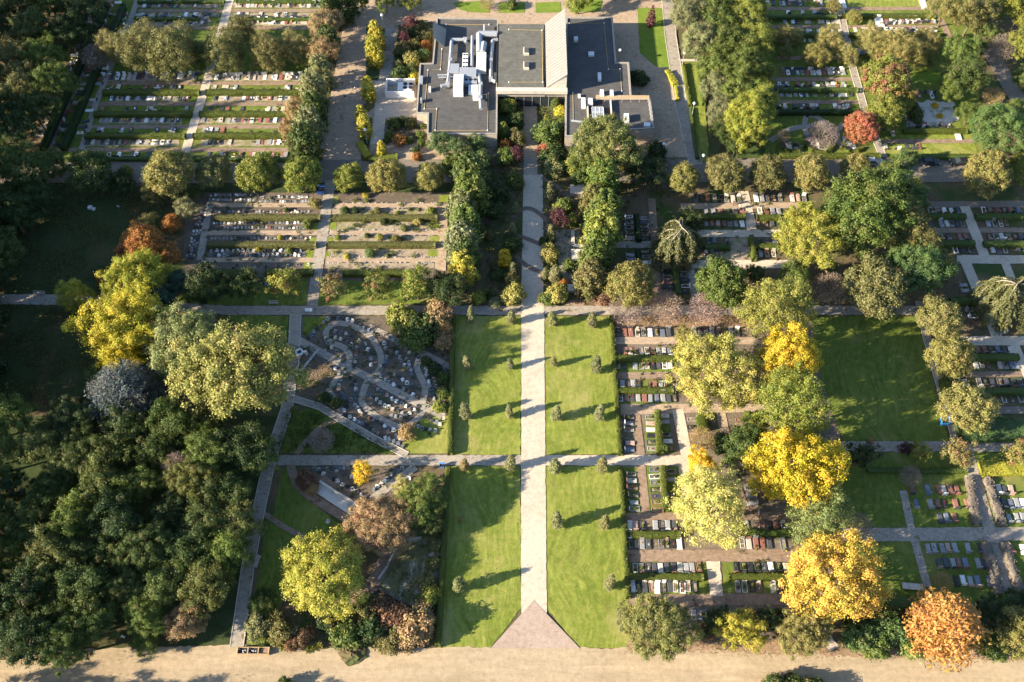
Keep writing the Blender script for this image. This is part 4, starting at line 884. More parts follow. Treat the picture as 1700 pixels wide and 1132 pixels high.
def grave_row(pts, n, hs, where, side='left', gap=0.05, ns=True, group='graves in rows', xs=None, lawnslab=False, tone='', step=None):
    """n graves between two surveyed points; ns: long axis along the main axis. hs: +1 headstone away from the viewer"""
    if xs: q = [P(x, y) for x, y in xs]
    else:
        a, b = Vector(P(*pts[0])), Vector(P(*pts[1])); q = [tuple(a.lerp(b, (k/(n-1) if n > 1 else 0))) for k in range(n)]
    lf = lambda word, ty, k: f'{word} {ty}, {ordw(k)} from {side} {where}'
    for k, (x, y) in enumerate(q):
        rr = random.Random(GN['n']+99)
        if not xs and rr.random() < gap: GN['n'] += 1; continue
        grave(x+rr.uniform(-.09, .09), y+rr.uniform(-.12, .12), (0 if ns else -math.pi/2)+R(rr.uniform(-3, 3)), hs, lf, k, group, 1.0, lawnslab)
# near right block (rows named from the top of the block downwards)
g1 = 'graves right of the lawns'
grave_row([(1027, 553), (1110, 553)], 9, 1, 'below the fallen leaves', group=g1); grave_row([(1152, 553), (1224, 553)], 8, 1, 'under the feathery tree', group=g1)
grave_row([(1037, 584), (1112, 584)], 9, -1, 'above the upper hedge', group=g1); grave_row([(1026, 607), (1113, 607)], 10, 1, 'below the upper hedge', group=g1)
grave_row([(1033, 639), (1106, 639)], 9, -1, 'above the second hedge', group=g1); grave_row([(1030, 661), (1120, 661)], 10, 1, 'below the second hedge', group=g1)
grave_row([(1255, 605), (1288, 605)], 4, 1, 'between the yellowish and golden trees', group=g1); grave_row([(1255, 662), (1288, 662)], 4, 1, 'right of the yellowish broad tree', group=g1)
grave_row([(1044, 693), (1046, 747)], 6, -1, 'in the column beside the lawn hedge', 'top', ns=False, group=g1)
grave_row([(1079, 693), (1083, 746)], 6, 1, 'in the column left of the upright hedge', 'top', ns=False, group=g1)
grave_row([(1103, 690), (1109, 745)], 6, -1, 'in the column right of the upright hedge', 'top', ns=False, group=g1)
grave_row([(1148, 697), (1150, 722)], 3, 1, 'in the short column right of the pale path', 'top', ns=False, group=g1)
grave_row([(1228, 697), (1230, 708)], 2, 1, 'in the pair beside the dark green tree', 'top', ns=False, group=g1)
grave_row([(1048, 787), (1053, 846)], 6, -1, 'in the lower column beside the lawn hedge', 'top', ns=False, group=g1)
grave_row([(1086, 781), (1091, 846)], 7, 1, 'in the lower column left of its hedge', 'top', ns=False, group=g1)
grave_row([(1114, 783), (1119, 836)], 5, -1, 'in the lower column right of its hedge', 'top', ns=False, group=g1)
grave_row([(1045, 873), (1120, 873)], 8, -1, 'above the third hedge', group=g1); grave_row([(1046, 903), (1128, 903)], 9, 1, 'below the third hedge', group=g1)
grave_row([(1055, 943), (1160, 943)], 11, -1, 'above the lowest hedge', group=g1); grave_row([(1050, 976), (1153, 976)], 11, 1, 'below the lowest hedge', group=g1, gap=.1)
grave_row([(1222, 943), (1316, 943)], 9, -1, 'above the lowest right hedge', group=g1); grave_row([(1225, 976), (1296, 976)], 7, 1, 'below the lowest right hedge', group=g1, gap=.1)
grave_row([(1240, 873), (1300, 873)], 6, -1, 'right of the tall pale yellow tree', group=g1); grave_row([(1232, 903), (1300, 903)], 7, 1, 'in shade right of the tall pale tree', group=g1)
grave_row([(1152, 1021), (1172, 1021)], 3, -1, 'between the two front olive trees', group=g1)
grave_row([(1245, 810), (1250, 850)], 4, 1, 'in the column under the yellow tree', 'top', ns=False, group=g1)
# slabs on the lawns at lower right
g2 = 'graves set in the shady lawn'
def S(y, xs, where): grave_row(None, 0, -1, where, xs=[(x, y) for x in xs], group=g2, lawnslab=True)
S(813, (1513, 1540, 1558, 1567, 1577, 1588), 'in the topmost lawn row'); S(836, (1521, 1544, 1556, 1567, 1585, 1605), 'in the second lawn row'); S(860, (1560, 1571, 1584), 'above the wide grey path')
S(910, (1540, 1551, 1563, 1574, 1585, 1607, 1627), 'below the wide grey path'); S(935, (1558, 1570, 1581, 1592, 1603, 1624, 1634), 'in the lowest lawn row but one'); S(964, (1587, 1599, 1611, 1622, 1642), 'in the lowest lawn row')
S(813, (1648, 1658, 1668, 1678), 'in the right lawn, topmost row'); S(836, (1655, 1666, 1677, 1688, 1698), 'in the right lawn, second row'); S(860, (1675, 1687, 1698), 'in the right lawn, above the path'); S(911, (1678, 1697), 'in the right lawn, below the path')
# right edge block
g3 = 'graves at the right edge'
grave_row([(1612, 582), (1678, 582)], 7, -1, 'above the shady hedge at right', group=g3); grave_row([(1620, 606), (1688, 606)], 8, 1, 'below the shady hedge at right', group=g3)
grave_row([(1602, 636), (1694, 636)], 9, -1, 'above the second right hedge', group=g3, gap=.15); grave_row([(1652, 662), (1694, 662)], 4, 1, 'right of the round olive tree', group=g3)
grave_row([(1545, 350), (1590, 350)], 5, -1, 'above the far right hedge', group=g3); grave_row([(1622, 350), (1690, 350)], 7, -1, 'above the farthest hedge at right edge', group=g3, gap=.1)
grave_row([(1545, 372), (1597, 372)], 7, 1, 'left of the pale side path', group=g3); grave_row([(1630, 372), (1692, 372)], 7, 1, 'right of the pale side path', group=g3, gap=.15)
grave_row([(1562, 394), (1603, 394)], 5, -1, 'above the hedge left of side path', group=g3, gap=.1); grave_row([(1642, 394), (1696, 394)], 6, -1, 'above the hedge right of side path', group=g3)
grave_row([(1585, 415), (1610, 415)], 3, 1, 'left above the paved crossing', group=g3); grave_row([(1648, 415), (1668, 415)], 3, 1, 'right above the paved crossing', group=g3); grave_row([(1690, 413), (1702, 413)], 2, 1, 'at the edge above paved crossing', group=g3)
grave_row([(1596, 465), (1602, 484)], 3, -1, 'in shade left of the descending path', 'top', ns=False, group=g3); grave_row([(1612, 515), (1624, 548)], 4, -1, 'in dark lawn left of the descending path', 'top', ns=False, group=g3)
grave_row([(1658, 532), (1662, 552)], 3, 1, 'under the weeping conifer at right', 'top', ns=False, group=g3)
# right middle block
g4 = 'graves below the lime row'
grave_row([(1044, 360), (1046, 396)], 5, -1, 'in the dark column by the yews', 'top', ns=False, group=g4); grave_row([(1068, 364), (1071, 396)], 6, 1, 'in the second dark column', 'top', ns=False, group=g4)
grave_row([(1046, 418), (1048, 432)], 3, -1, 'in the lower dark column by yews', 'top', ns=False, group=g4); grave_row([(1071, 419), (1074, 444)], 4, 1, 'in the lower second dark column', 'top', ns=False, group=g4)
grave_row([(1107, 443), (1111, 478)], 5, -1, 'in the column below the weeping conifer', 'top', ns=False, group=g4); grave_row([(1134, 440), (1138, 484)], 6, 1, 'right below the weeping conifer', 'top', ns=False, group=g4)
grave_row([(1155, 331), (1228, 331)], 8, 1, 'behind the visitors', group=g4); grave_row([(1255, 330), (1335, 330)], 9, 1, 'below the limes at right', group=g4)
grave_row([(1172, 352), (1232, 352)], 6, -1, 'above the short sunny hedge', group=g4); grave_row([(1172, 371), (1232, 371)], 7, 1, 'below the short sunny hedge', group=g4)
grave_row([(1176, 401), (1206, 401)], 4, -1, 'below the pale paved path', group=g4); grave_row([(1172, 425), (1192, 425)], 3, 1, 'above the lower pale path', group=g4)
grave_row([(1262, 351), (1292, 351)], 4, -1, 'left of the yellow-green broad tree', group=g4); grave_row([(1258, 371), (1282, 371)], 3, 1, 'below right of the sunny hedge', group=g4); grave_row([(1262, 400), (1284, 400)], 3, -1, 'beside the small tall hedge', group=g4); grave_row([(1262, 422), (1284, 422)], 3, 1, 'left below the yellow-green broad tree', group=g4)
print('graves', GN['n'])
# far graves of the upper blocks: past the 300 that show largest
def far_graves(rows, name, label):
    m = MB(); rng = random.Random(11)
    keys = list(GC)
    for (x0, y0_, x1, y1_, n, hs, dens) in rows:
        a, b = Vector(P(x0, y0_)), Vector(P(x1, y1_))
        for k in range(n):
            if rng.random() > dens: continue
            p = a.lerp(b, k/max(1, n-1)); ck = rng.choices(('gg', 'gd', 'gw', 'gp', 'gr'), (4, 6, 3, 5, 3))[0]
            horiz = abs(x1-x0) > abs(y1_-y0_)
            mt = Matrix.Translation((p.x, p.y, .1)) @ Matrix.Rotation(R(rng.uniform(-3, 3))+(0 if horiz else math.pi/2)+(0 if hs > 0 else math.pi), 4, 'Z')
            if rng.random() < .7: m.box(-.42, .42, -.9, .85, -.05, rng.uniform(.1, .25), ck, .03, mt)
            hh = rng.uniform(.5, 1.1); wd = rng.uniform(.3, .45); m.box(-wd, wd, .86, 1.02, -.05, hh, rng.choice(('gg', 'gw', 'gd', 'gd', ck)), .03, mt)
            if rng.random() < .35: m.box(-.2, .15, -.4, .1, .2, rng.uniform(.3, .5), rng.choice(('plant', 'plant', 'gw', 'gy')), .08, mt)
    o = m.build(name); tag(o, label, 'graves', kind='stuff'); return o
for nme, c in (('gg', (.25, .25, .25)), ('gd', (.055, .058, .065)), ('gw', (.66, .65, .62)), ('gp', (.42, .36, .29)), ('gr', (.25, .10, .075)), ('gy', (.5, .32, .05))): M[nme] = plain('stone '+nme, c, .45, .25, 5.0)
far_graves([(240, 9, 372, 9, 32, 1, .55), (395, 9, 530, 9, 33, 1, .75), (232, 26, 362, 25, 28, -1, .5), (392, 25, 515, 25, 28, -1, .6), (230, 37, 345, 37, 26, 1, .55), (388, 37, 512, 37, 28, 1, .6),
            (172, 129, 330, 127, 34, 1, .6), (360, 129, 498, 129, 32, 1, .85), (178, 146, 322, 146, 32, -1, .4), (352, 146, 495, 146, 30, -1, .4), (178, 163, 312, 163, 32, 1, .7), (358, 163, 492, 163, 32, 1, .75),
            (170, 182, 310, 182, 32, -1, .3), (340, 182, 470, 182, 28, -1, .4), (160, 199, 305, 199, 34, 1, .75), (338, 199, 470, 200, 32, 1, .75), (150, 217, 300, 217, 32, -1, .3), (335, 217, 470, 217, 28, -1, .3), (145, 236, 300, 236, 32, 1, .7), (335, 236, 472, 236, 30, 1, .75),
            (130, 258, 260, 258, 24, -1, .5), (325, 258, 480, 258, 30, -1, .5), (163, 3, 66, 225, 36, -1, .7), (170, 18, 72, 240, 36, -1, .6), (196, 5, 98, 240, 34, 1, .7), (212, 10, 128, 240, 28, -1, .7)],
           'distant_graves', 'many small pale and dark graves in rows in the upper left cemetery block')
far_graves([(1275, 6, 1385, 6, 26, 1, .6), (1275, 22, 1385, 22, 24, -1, .4), (1280, 36, 1392, 36, 26, 1, .85), (1282, 53, 1395, 53, 26, -1, .6), (1460, 36, 1550, 36, 24, 1, 1.0), (1455, 38, 1548, 34, 22, -1, .8), (1420, 50, 1555, 50, 30, -1, .6),
            (1295, 66, 1400, 66, 20, 1, .4), (1300, 121, 1400, 121, 26, 1, .9), (1285, 141, 1405, 141, 28, -1, .7), (1288, 157, 1412, 157, 28, 1, .8), (1290, 177, 1408, 177, 28, -1, .8), (1505, 160, 1552, 160, 10, 1, .8), (1508, 208, 1580, 208, 14, -1, .7),
            (1470, 244, 1525, 244, 12, -1, .6), (1465, 222, 1482, 222, 4, 1, .8), (1300, 240, 1330, 252, 9, 1, .8), (1340, 225, 1352, 245, 8, -1, .8), (1402, 232, 1418, 246, 6, -1, .8)],
           'distant_graves', 'many small stones and flowers in rows in the upper right cemetery block')
# ------------------------------------------------------------------ small urn graves
def urn_mesh(v):
    m = MB(); w = .34
    if v == 0: m.box(-w, w, -w, w, -.05, .16, 'granite', .03); m.box(-.25, .25, .12, .26, .16, .55, 'granite', .03)
    elif v == 1:
        m.box(-w, w, -w, w, -.05, .10, 'granite', .03); vs = [(-.27, -.2, .10), (.27, -.2, .10), (.27, .26, .10), (-.27, .26, .10), (-.27, -.2, .14), (.27, -.2, .14), (.27, .26, .36), (-.27, .26, .36)]
        m.add(vs, [(0, 1, 5, 4), (1, 2, 6, 5), (2, 3, 7, 6), (3, 0, 4, 7), (4, 5, 6, 7)], 'granite')
    elif v == 2:
        for b in ((-w, w, -w, -w+.09), (-w, w, w-.09, w), (-w, -w+.09, -w+.09, w-.09), (w-.09, w, -w+.09, w-.09)): m.box(*b, -.05, .13, 'granite', .015)
        m.box(-w+.09, w-.09, -w+.09, w-.09, -.05, .06, 'plant'); m.box(-.2, .2, .05, .17, .06, .6, 'granite', .03)
    else:
        m.box(-w*.9, w*.9, -w*1.2, w*1.2, -.05, .12, 'granite', .03); m.box(-.16, .16, -.1, .2, .12, .5, 'granite', .08)
    if v in (1, 3): m.box(.1, .26, -.3, -.14, .10, .34, 'plant', .04)
    return m.mesh('urn_grave')
UM = [urn_mesh(v) for v in range(4)]
UW = {0: 'stone', 1: 'slanted stone', 2: 'framed stone', 3: 'rounded stone'}
UN = {'n': 0}
def along(pts, n):
    q = [Vector(P(*p)) for p in pts]; L = [0]
    for a, b in zip(q, q[1:]): L.append(L[-1]+(b-a).length)
    out = []
    for k in range(n):
        s = L[-1]*(k/(n-1) if n > 1 else 0)
        for i in range(len(q)-1):
            if s <= L[i+1]+1e-6: out.append(q[i].lerp(q[i+1], (s-L[i])/max(1e-6, L[i+1]-L[i]))); break
    return out
FARURN = []
def urns(pts, n, where, side='left', group='small urn graves of the winding garden', jit=.12, far=False, dens=1.0):
    pl = along(pts, n)
    for k, p in enumerate(pl):
        i = UN['n']; UN['n'] += 1; rng = random.Random(i*5+1)
        x = p.x+rng.uniform(-jit, jit); y = p.y+rng.uniform(-jit, jit)
        ck = rng.choices(GK, (7, 4, 2, 1, 3, 3, 1, 4))[0]; c, word = GC[ck]; v = rng.randrange(4); rz = R(rng.uniform(-28, 28)); s = rng.uniform(.85, 1.12)*(.74 if far else 1)
        if far or rng.random() > dens:
            if far: FARURN.append((x, y, v, rz, s, ck))
            continue
        o = link('urn_grave', UM[v], None, (x, y, .1), c); o.rotation_euler.z = rz; o.scale = (s, s, s)
        tag(o, f'small {word} urn {UW[v]}, {ordw(k)} from {side} {where}', 'urn grave', group)
def unz(l, ox=425, oy=566): return [(ox+a/4, oy+b/4) for a, b in l]
urns([(545, 530), (565, 528), (585, 533), (605, 545), (625, 556)], 12, 'in the topmost arc')
urns([(640, 556), (660, 570), (677, 583), (695, 594)], 9, 'beside the slanting upper path')
urns([(556, 551), (570, 553), (588, 560), (604, 572)], 7, 'inside the top bend'); urns([(557, 560), (572, 566), (592, 578)], 5, 'on inner edge of top bend')
urns([(512, 563), (527, 546), (538, 536)], 6, 'left of the top bend'); urns([(540, 562), (553, 579), (565, 590), (570, 600)], 6, 'left of the first bend')
urns([(592, 586), (590, 598), (587, 609)], 4, 'between the two bends', 'top'); urns([(606, 572), (617, 590), (615, 606)], 5, 'inside the second bend', 'top')
urns([(638, 570), (644, 588), (638, 609)], 6, 'right of the second bend', 'top'); urns([(655, 580), (663, 592), (672, 606)], 5, 'in the upper middle bed', 'top'); urns([(676, 596), (682, 612), (685, 628)], 6, 'along the right bend', 'top')
urns([(632, 625), (650, 637), (668, 646), (684, 655), (693, 661)], 9, 'just above the straight diagonal path'); urns([(655, 622), (672, 632), (690, 645)], 6, 'second row above the diagonal path')
urns([(706, 600), (710, 625), (714, 645), (722, 662)], 12, 'along the right border', 'top'); urns([(720, 630), (726, 645), (730, 660)], 6, 'outermost by the right border', 'top'); urns([(733, 608), (740, 614)], 3, 'at the end of the upper path')
urns([(621, 641), (634, 652), (655, 664), (675, 675), (692, 684)], 10, 'just below the straight diagonal path'); urns([(614, 655), (630, 668), (650, 679), (668, 686)], 9, 'inside the lower bend'); urns([(650, 690), (664, 694), (680, 688), (694, 676)], 7, 'by the sunlit bend')
urns([(540, 605), (556, 612), (572, 622), (590, 632)], 7, 'below the diagonal path at left'); urns([(540, 583), (522, 597)], 3, 'left end of the diagonal path')
urns([(566, 632), (562, 645), (571, 660)], 5, 'right of the left bend', 'top'); urns([(592, 640), (590, 655), (583, 664)], 5, 'left of the lower bend', 'top'); urns([(577, 668), (573, 680), (568, 689)], 4, 'at the foot of the left bend', 'top')
urns([(589, 672), (600, 686), (612, 694), (630, 702), (643, 711), (660, 717)], 13, 'outside the lower bend'); urns([(575, 690), (590, 698), (607, 707), (625, 718), (640, 727), (656, 735), (668, 741)], 15, 'above the lower slanting path'); urns([(645, 718), (660, 726), (672, 730)], 5, 'in the short third row below')
urns([(688, 704), (702, 712), (722, 716)], 6, 'below the sunlit bend'); urns([(708, 692), (716, 698), (730, 704)], 5, 'below the end of diagonal path')
urns([(523, 779), (578, 777)], 9, 'under the middle crossing path', group='small urn graves of the lower triangle'); urns([(530, 784), (545, 791), (560, 799), (575, 807), (590, 816), (607, 827)], 11, 'along the lower brown path', group='small urn graves of the lower triangle')
urns([(622, 812), (640, 797), (667, 778)], 9, 'along the right side of triangle', group='small urn graves of the lower triangle'); urns([(560, 783), (580, 790), (590, 800)], 4, 'inside the lower triangle', group='small urn graves of the lower triangle')
urns([(655, 815), (680, 795)], 4, 'outside the right side of triangle', group='small urn graves of the lower triangle'); urns([(545, 866), (555, 876)], 2, 'by the pale stone strip', group='small urn graves of the lower triangle')
gm = 'small urn graves of the hedged beds'
urns([(352, 451), (440, 443), (513, 440)], 10, 'above the lowest dark hedge', group=gm, far=False); urns([(350, 424), (505, 424)], 22, 'in the row below the second hedge', group=gm); urns([(352, 417), (500, 417)], 18, 'touching the second hedge', group=gm)
print('urns individually', UN['n'])
for pts, n in (([(352, 396), (515, 396)], 26), ([(350, 378), (505, 379)], 28), ([(355, 371), (508, 371)], 26), ([(358, 352), (512, 352)], 28), ([(432, 335), (512, 335)], 20), ([(434, 328), (510, 328)], 19), ([(355, 332), (424, 333)], 18), ([(358, 324), (428, 325)], 18),
               ([(341, 352), (320, 430)], 16), ([(335, 352), (315, 428)], 15), ([(330, 356), (311, 425)], 13), ([(345, 345), (350, 325)], 4), ([(430, 467), (446, 475)], 4), ([(375, 465), (400, 468)], 5)): urns(pts, n, '', far=True)
for x, y in ((585, 370), (592, 367), (606, 378), (630, 368), (640, 371), (618, 400), (584, 398), (660, 425), (641, 409), (625, 415), (655, 420), (667, 335), (684, 337), (714, 330), (727, 336), (643, 328), (700, 370), (662, 366), (690, 376), (735, 395), (738, 416), (733, 372)): urns([(x, y)], 1, '', far=True)
m = MB()
KM = {'grey': 'gg', 'dark': 'gd', 'black': 'gd', 'red': 'gr', 'white': 'gw', 'pale': 'gp', 'pink': 'gp', 'blue': 'gg'}
for (x, y, v, rz, s, ck) in FARURN:
    mt = Matrix.Translation((x, y, .1)) @ Matrix.Rotation(rz, 4, 'Z') @ Matrix.Scale(s, 4); k = KM[ck]
    m.box(-.34, .34, -.34, .34, -.05, .14, k, .03, mt); m.box(-.25, .25, .1, .24, .14, .5 if v != 1 else .3, k, .03, mt)
    if v == 2: m.box(-.3, -.05, -.3, -.05, .1, .35, 'plant', .06, mt)
tag(m.build('small_urn_stones'), 'many tiny urn stones in the hedged beds left of the dark yew row', 'urn graves', kind='stuff')

# ------------------------------------------------------------------ hedges
hedge(752, 522, 747, 752, .9, 1.35, 'long clipped hedge left of the upper left lawn', 'mg'); hedge(744, 775, 727, 1072, .9, 1.35, 'long clipped hedge left of the lower left lawn', 'mg')
hedge(1015, 523, 1030, 754, .75, 1.1, 'long clipped hedge right of the upper right lawn', 'mg'); hedge(1030, 774, 1043, 992, .75, 1.1, 'long clipped hedge right of the lower right lawn', 'mg')
for (a, b, y, l, c) in ((1022, 1128, 594, 'upper hedge between graves right of the lawn', 'mg'), (1026, 1118, 647, 'second hedge between graves right of the lawn', 'mg'), (1252, 1300, 648, 'short hedge under the golden yellow tree', 'g'), (1047, 1130, 887, 'third hedge between graves right of the lawn', 'mg'), (1235, 1318, 884, 'shady hedge right of the tall pale yellow tree', 'g'), (1044, 1168, 957, 'lowest hedge between graves right of the lawn', 'mg'), (1210, 1330, 957, 'lowest right hedge beyond the pale paved path', 'mg')): hedge(a, y, b, y, 1.15, 1.15, l, c)
hedge(1092, 681, 1096, 752, 1.1, 1.5, 'upright hedge between two grave columns above the crossing path', 'mg'); hedge(1100, 773, 1106, 846, 1.1, 1.5, 'upright hedge between two grave columns below the crossing path', 'mg')
hedge(1163, 688, 1167, 713, 1.8, 1.5, 'short wide hedge beside the yellowish broad tree', 'mg'); hedge(1241, 683, 1242, 697, 1.2, 1.5, 'tiny hedge by the dark green tree', 'mg')
for (a, b, y, l) in ((170, 331, 152, 'top hedge left of the pale path, upper left block'), (341, 501, 152, 'top hedge right of the pale path, upper left block'), (155, 318, 188, 'middle hedge left of the pale path, upper left block'), (330, 476, 188, 'middle hedge right of the pale path, upper left block'), (140, 307, 224, 'lower hedge left of the pale path, upper left block'), (320, 480, 224, 'lower hedge right of the pale path, upper left block')): hedge(a, y, b, y, 1.25, 1.3, l, 'mg')
for (a, b, y, l) in ((228, 372, 2, 'farthest hedge left of the pale path at top'), (392, 525, 2, 'farthest hedge right of the pale path at top'), (222, 330, 31, 'thin far hedge left of the pale path at top'), (383, 515, 31, 'thin far hedge right of the pale path at top'), (100, 295, 263, 'dark hedge behind the left limes'), (312, 490, 264, 'dark hedge behind the right limes of the row')): hedge(a, y, b, y, .8, .9, l, 'g')
hedge(176, 5, 70, 245, 1.4, 1.6, 'dark long hedge left of the shady lane', 'dg'); hedge(204, 8, 104, 245, 1.4, 1.6, 'dark long hedge right of the shady lane', 'dg')
for (a, b, y, l) in ((355, 532, 360, 'upper hedge left of the grey path, urn beds'), (549, 726, 360, 'upper hedge right of the grey path, sandy beds'), (344, 525, 405, 'lower hedge left of the grey path, urn beds'), (542, 723, 405, 'lower hedge right of the grey path, sandy beds'), (350, 395, 451, 'short hedge end behind the dark round tree'), (440, 520, 451, 'shady hedge left of the grey path behind maples'), (568, 672, 452, 'hedge right of the grey path behind maples')): hedge(a, y, b, y, 1.25, 1.25, l, 'ol' if y < 440 else 'mg')
for (a, b, y, l, c) in ((1160, 1238, 359, 'sunny hedge left of the short pale path', 'mg'), (1257, 1296, 360, 'sunny hedge right of the short pale path', 'mg'), (1170, 1212, 409, 'dark hedge below the pale paved path', 'g'), (1252, 1292, 408, 'small low hedge joining the tall hedge', 'mg')): hedge(a, y, b, y, 1.2, 1.2, l, c)
hedge(1247, 391, 1253, 429, .9, 1.7, 'narrow tall hedge beside the sandy path', 'mg')
hedge(1057, 355, 1061, 398, 1.0, 1.3, 'dark hedge between the two dark grave columns', 'dg'); hedge(1059, 414, 1062, 446, 1.0, 1.3, 'lower dark hedge between the dark grave columns', 'dg'); hedge(1120, 436, 1126, 488, 1.2, 1.4, 'dark hedge below the weeping conifer', 'g')
for (a, b, y, l, c) in ((1540, 1604, 358, 'shady hedge left of the side path at right', 'g'), (1620, 1697, 358, 'shady hedge right of the side path at right', 'g'), (1560, 1619, 403, 'second shady hedge left of the side path', 'g'), (1634, 1720, 403, 'second shady hedge right of the side path', 'g'), (1612, 1692, 592, 'shady hedge between graves at right edge', 'g'), (1605, 1710, 649, 'lower shady hedge between graves at right edge', 'g')): hedge(a, y, b, y, 1.2, 1.3, l, c)
hedge(1592, 714, 1720, 712, 4.2, 1.6, 'wide bright green ivy hedge above the right path', 'bt', bumpy=.2); hedge(1628, 778, 1720, 776, 2.6, .9, 'low yellowish hedge below the right path', 'ys', bumpy=.15); hedge(1569, 628, 1574, 655, 1.8, 1.6, 'short green hedge between two round olive trees', 'mg')
hedge(1578, 498, 1622, 500, 1.3, 1.3, 'dark hedge below the green bushy tree at right', 'g'); hedge(1440, 780, 1606, 781, .8, .8, 'thin low hedge below the row of small maples', 'g')
hedge(1447, 1001, 1515, 1001, 2.0, 1.3, 'dark green hedge behind the front green shrubs', 'g')
hedge(1622, 870, 1610, 790, 1.3, 1.0, 'grey flowering border left of the lawn path, upper', 'grey', bumpy=.2); hedge(1665, 872, 1640, 792, 1.3, 1.0, 'grey flowering border right of the lawn path, upper', 'grey', bumpy=.2)
hedge(1637, 900, 1660, 985, 1.5, 1.0, 'grey flowering border left of the lawn path, lower', 'grey', bumpy=.2); hedge(1668, 900, 1694, 985, 1.3, 1.0, 'grey flowering border right of the lawn path, lower', 'grey', bumpy=.2)
for (a, b, y, l, c) in ((1268, 1389, 27, 'dark far hedge left of the upper right path', 'g'), (1397, 1553, 25, 'far hedge right of the upper right path', 'mg'), (1275, 1398, 57, 'second dark far hedge left of path', 'g'), (1410, 1440, 57, 'short far hedge right of path', 'mg'), (1425, 1560, 56, 'far hedge beneath the olive trees at top right', 'mg'), (1293, 1424, 148, 'dark hedge amid the upper right graves', 'g'), (1295, 1462, 257, 'long hedge behind the right limes', 'mg'), (1500, 1606, 216, 'hedge below the pale rock garden', 'mg'), (1512, 1618, 259, 'hedge beside the parked dark cars', 'g'), (1290, 1420, 185, 'dark hedge above the round beds', 'dg'), (1430, 1545, 103, 'shady hedge behind the olive trees', 'g')): hedge(a, y, b, y, 1.1, 1.2, l, c)
# clipped edges of the three round beds at upper right
for pts, l in (([(1299, 244), (1312, 250), (1328, 250), (1336, 236)], 'left'), ([(1338, 238), (1350, 250), (1372, 253), (1386, 240), (1387, 226)], 'middle'), ([(1398, 243), (1410, 251), (1425, 250), (1433, 244)], 'right')):
    for k in range(len(pts)-1): hedge(*pts[k], *pts[k+1], .7, .8, f'curved low hedge, part {ORD[k]} from left, {l} round bed', 'mg', group='curved hedges round the beds')
hedge(1134, 104, 1146, 175, .7, 1.0, 'yellow green low hedge left of the narrow lawn', 'yg'); hedge(1159, 106, 1169, 172, .8, 1.1, 'dark green hedge right of the narrow lawn', 'g'); hedge(1146, 178, 1158, 262, .7, .9, 'dark hedge beside the shady eastern path', 'g')
hedge(1108, 116, 1122, 140, 1.4, 1.0, 'yellow curved hedge end at the eastern road', 'ys'); hedge(1122, 142, 1125, 166, .7, .8, 'thin yellow hedge along the eastern road', 'ys')
hedge(612, 262, 660, 258, 1.4, .9, 'low yellow green hedge at the road corner', 'yg'); hedge(596, 235, 612, 260, 1.6, 1.1, 'curved yellow hedge at the road corner', 'ys')
hedge(617, 112, 628, 70, 1.6, 1.1, 'olive hedge between the yellow columns at the road', 'ol'); hedge(606, 180, 616, 170, 1.6, 1.0, 'short olive hedge below the tall yellow shrub', 'ol')
# ------------------------------------------------------------------ trees and shrubs
T = plant
gl = 'clipped lime trees along the cross road'
LM = [(150, 285, 78, 'g', 'dark green round lime, left end of the lime row'), (280, 288, 86, 'lo', 'broad pale olive lime, second of the left row'), (355, 285, 62, 'lo', 'round lime left of the broad two above the urn beds'), (430, 288, 70, 'yg', 'yellow green lime above the urn beds, left of two'), (500, 290, 68, 'yg', 'yellow green lime beside the grey path top'),
      (580, 294, 52, 'yg', 'small yellow green lime right of the grey path'), (643, 293, 64, 'lo', 'round olive lime above the sandy beds'), (713, 293, 52, 'lo', 'small olive lime left of the dark yew row'),
      (1136, 296, 54, 'lo', 'small pale lime right of the yew row'), (1205, 288, 70, 'ol', 'broad brownish lime above the visitors'), (1275, 288, 66, 'ol', 'brownish lime above the short pale path'), (1345, 286, 66, 'lo', 'lime left of the dark broad tree'), (1421, 277, 52, 'lo', 'small lime below the orange red tree'), (1640, 288, 82, 'lo', 'large round lime right of the parked cars'), (1698, 280, 56, 'yg', 'lime cut by the right edge of the picture')]
for a in LM: T('lime', *a, group=gl)
# upper left block
gu = 'olive willows of the upper left block'
T('willow', 188, 80, 58, 'lo', 'small pale olive willow, left end of the willow clump', gu); T('willow', 235, 78, 84, 'ol', 'broad olive willow in the middle of the clump', gu); T('willow', 288, 84, 90, 'ol', 'tall olive willow right in the clump', gu); T('willow', 330, 92, 50, 'g', 'dark willow left of the pale path', gu)
T('willow', 372, 84, 76, 'ol', 'olive willow over the pale path', gu); T('willow', 402, 50, 50, 'ol', 'small olive willow behind the pale path', gu); T('willow', 445, 88, 66, 'ol', 'brownish olive willow right of the path', gu); T('willow', 490, 78, 56, 'lo', 'pale olive willow by the orange trees', gu)
T('bare', 160, 92, 50, 'grey', 'bare grey tree at the left end of the willows')
ge = 'tall trees along the forecourt road'
for x, y, wd, k, c, l in ((568, 4, 44, 'yew', 'g', 'grey green, farthest'), (540, 40, 62, 'oak', 'tan', 'orange brown, large upper'), (548, 18, 40, 'yew', 'g', 'slim green behind the brown one,'), (537, 88, 58, 'oak', 'tan', 'orange brown, lower'), (545, 68, 40, 'yew', 'g', 'dark slim, between the brown ones,'), (532, 120, 44, 'yew', 'pale', 'grey green, fifth from top,'), (520, 150, 48, 'yew', 'pale', 'grey green, sixth from top,'), (492, 180, 46, 'oak', 'tan', 'brown leaved, overhanging the graves,'), (520, 182, 46, 'yew', 'g', 'dark green, seventh from top,'), (512, 210, 50, 'yew', 'pale', 'grey green, lowest but one,'), (484, 215, 44, 'oak', 'tan', 'small brown, leaning over graves,'), (505, 240, 56, 'yew', 'g', 'green, lowest,')): T(k, x, y, wd, c, f'{l} tree in the line along the shady road', ge)
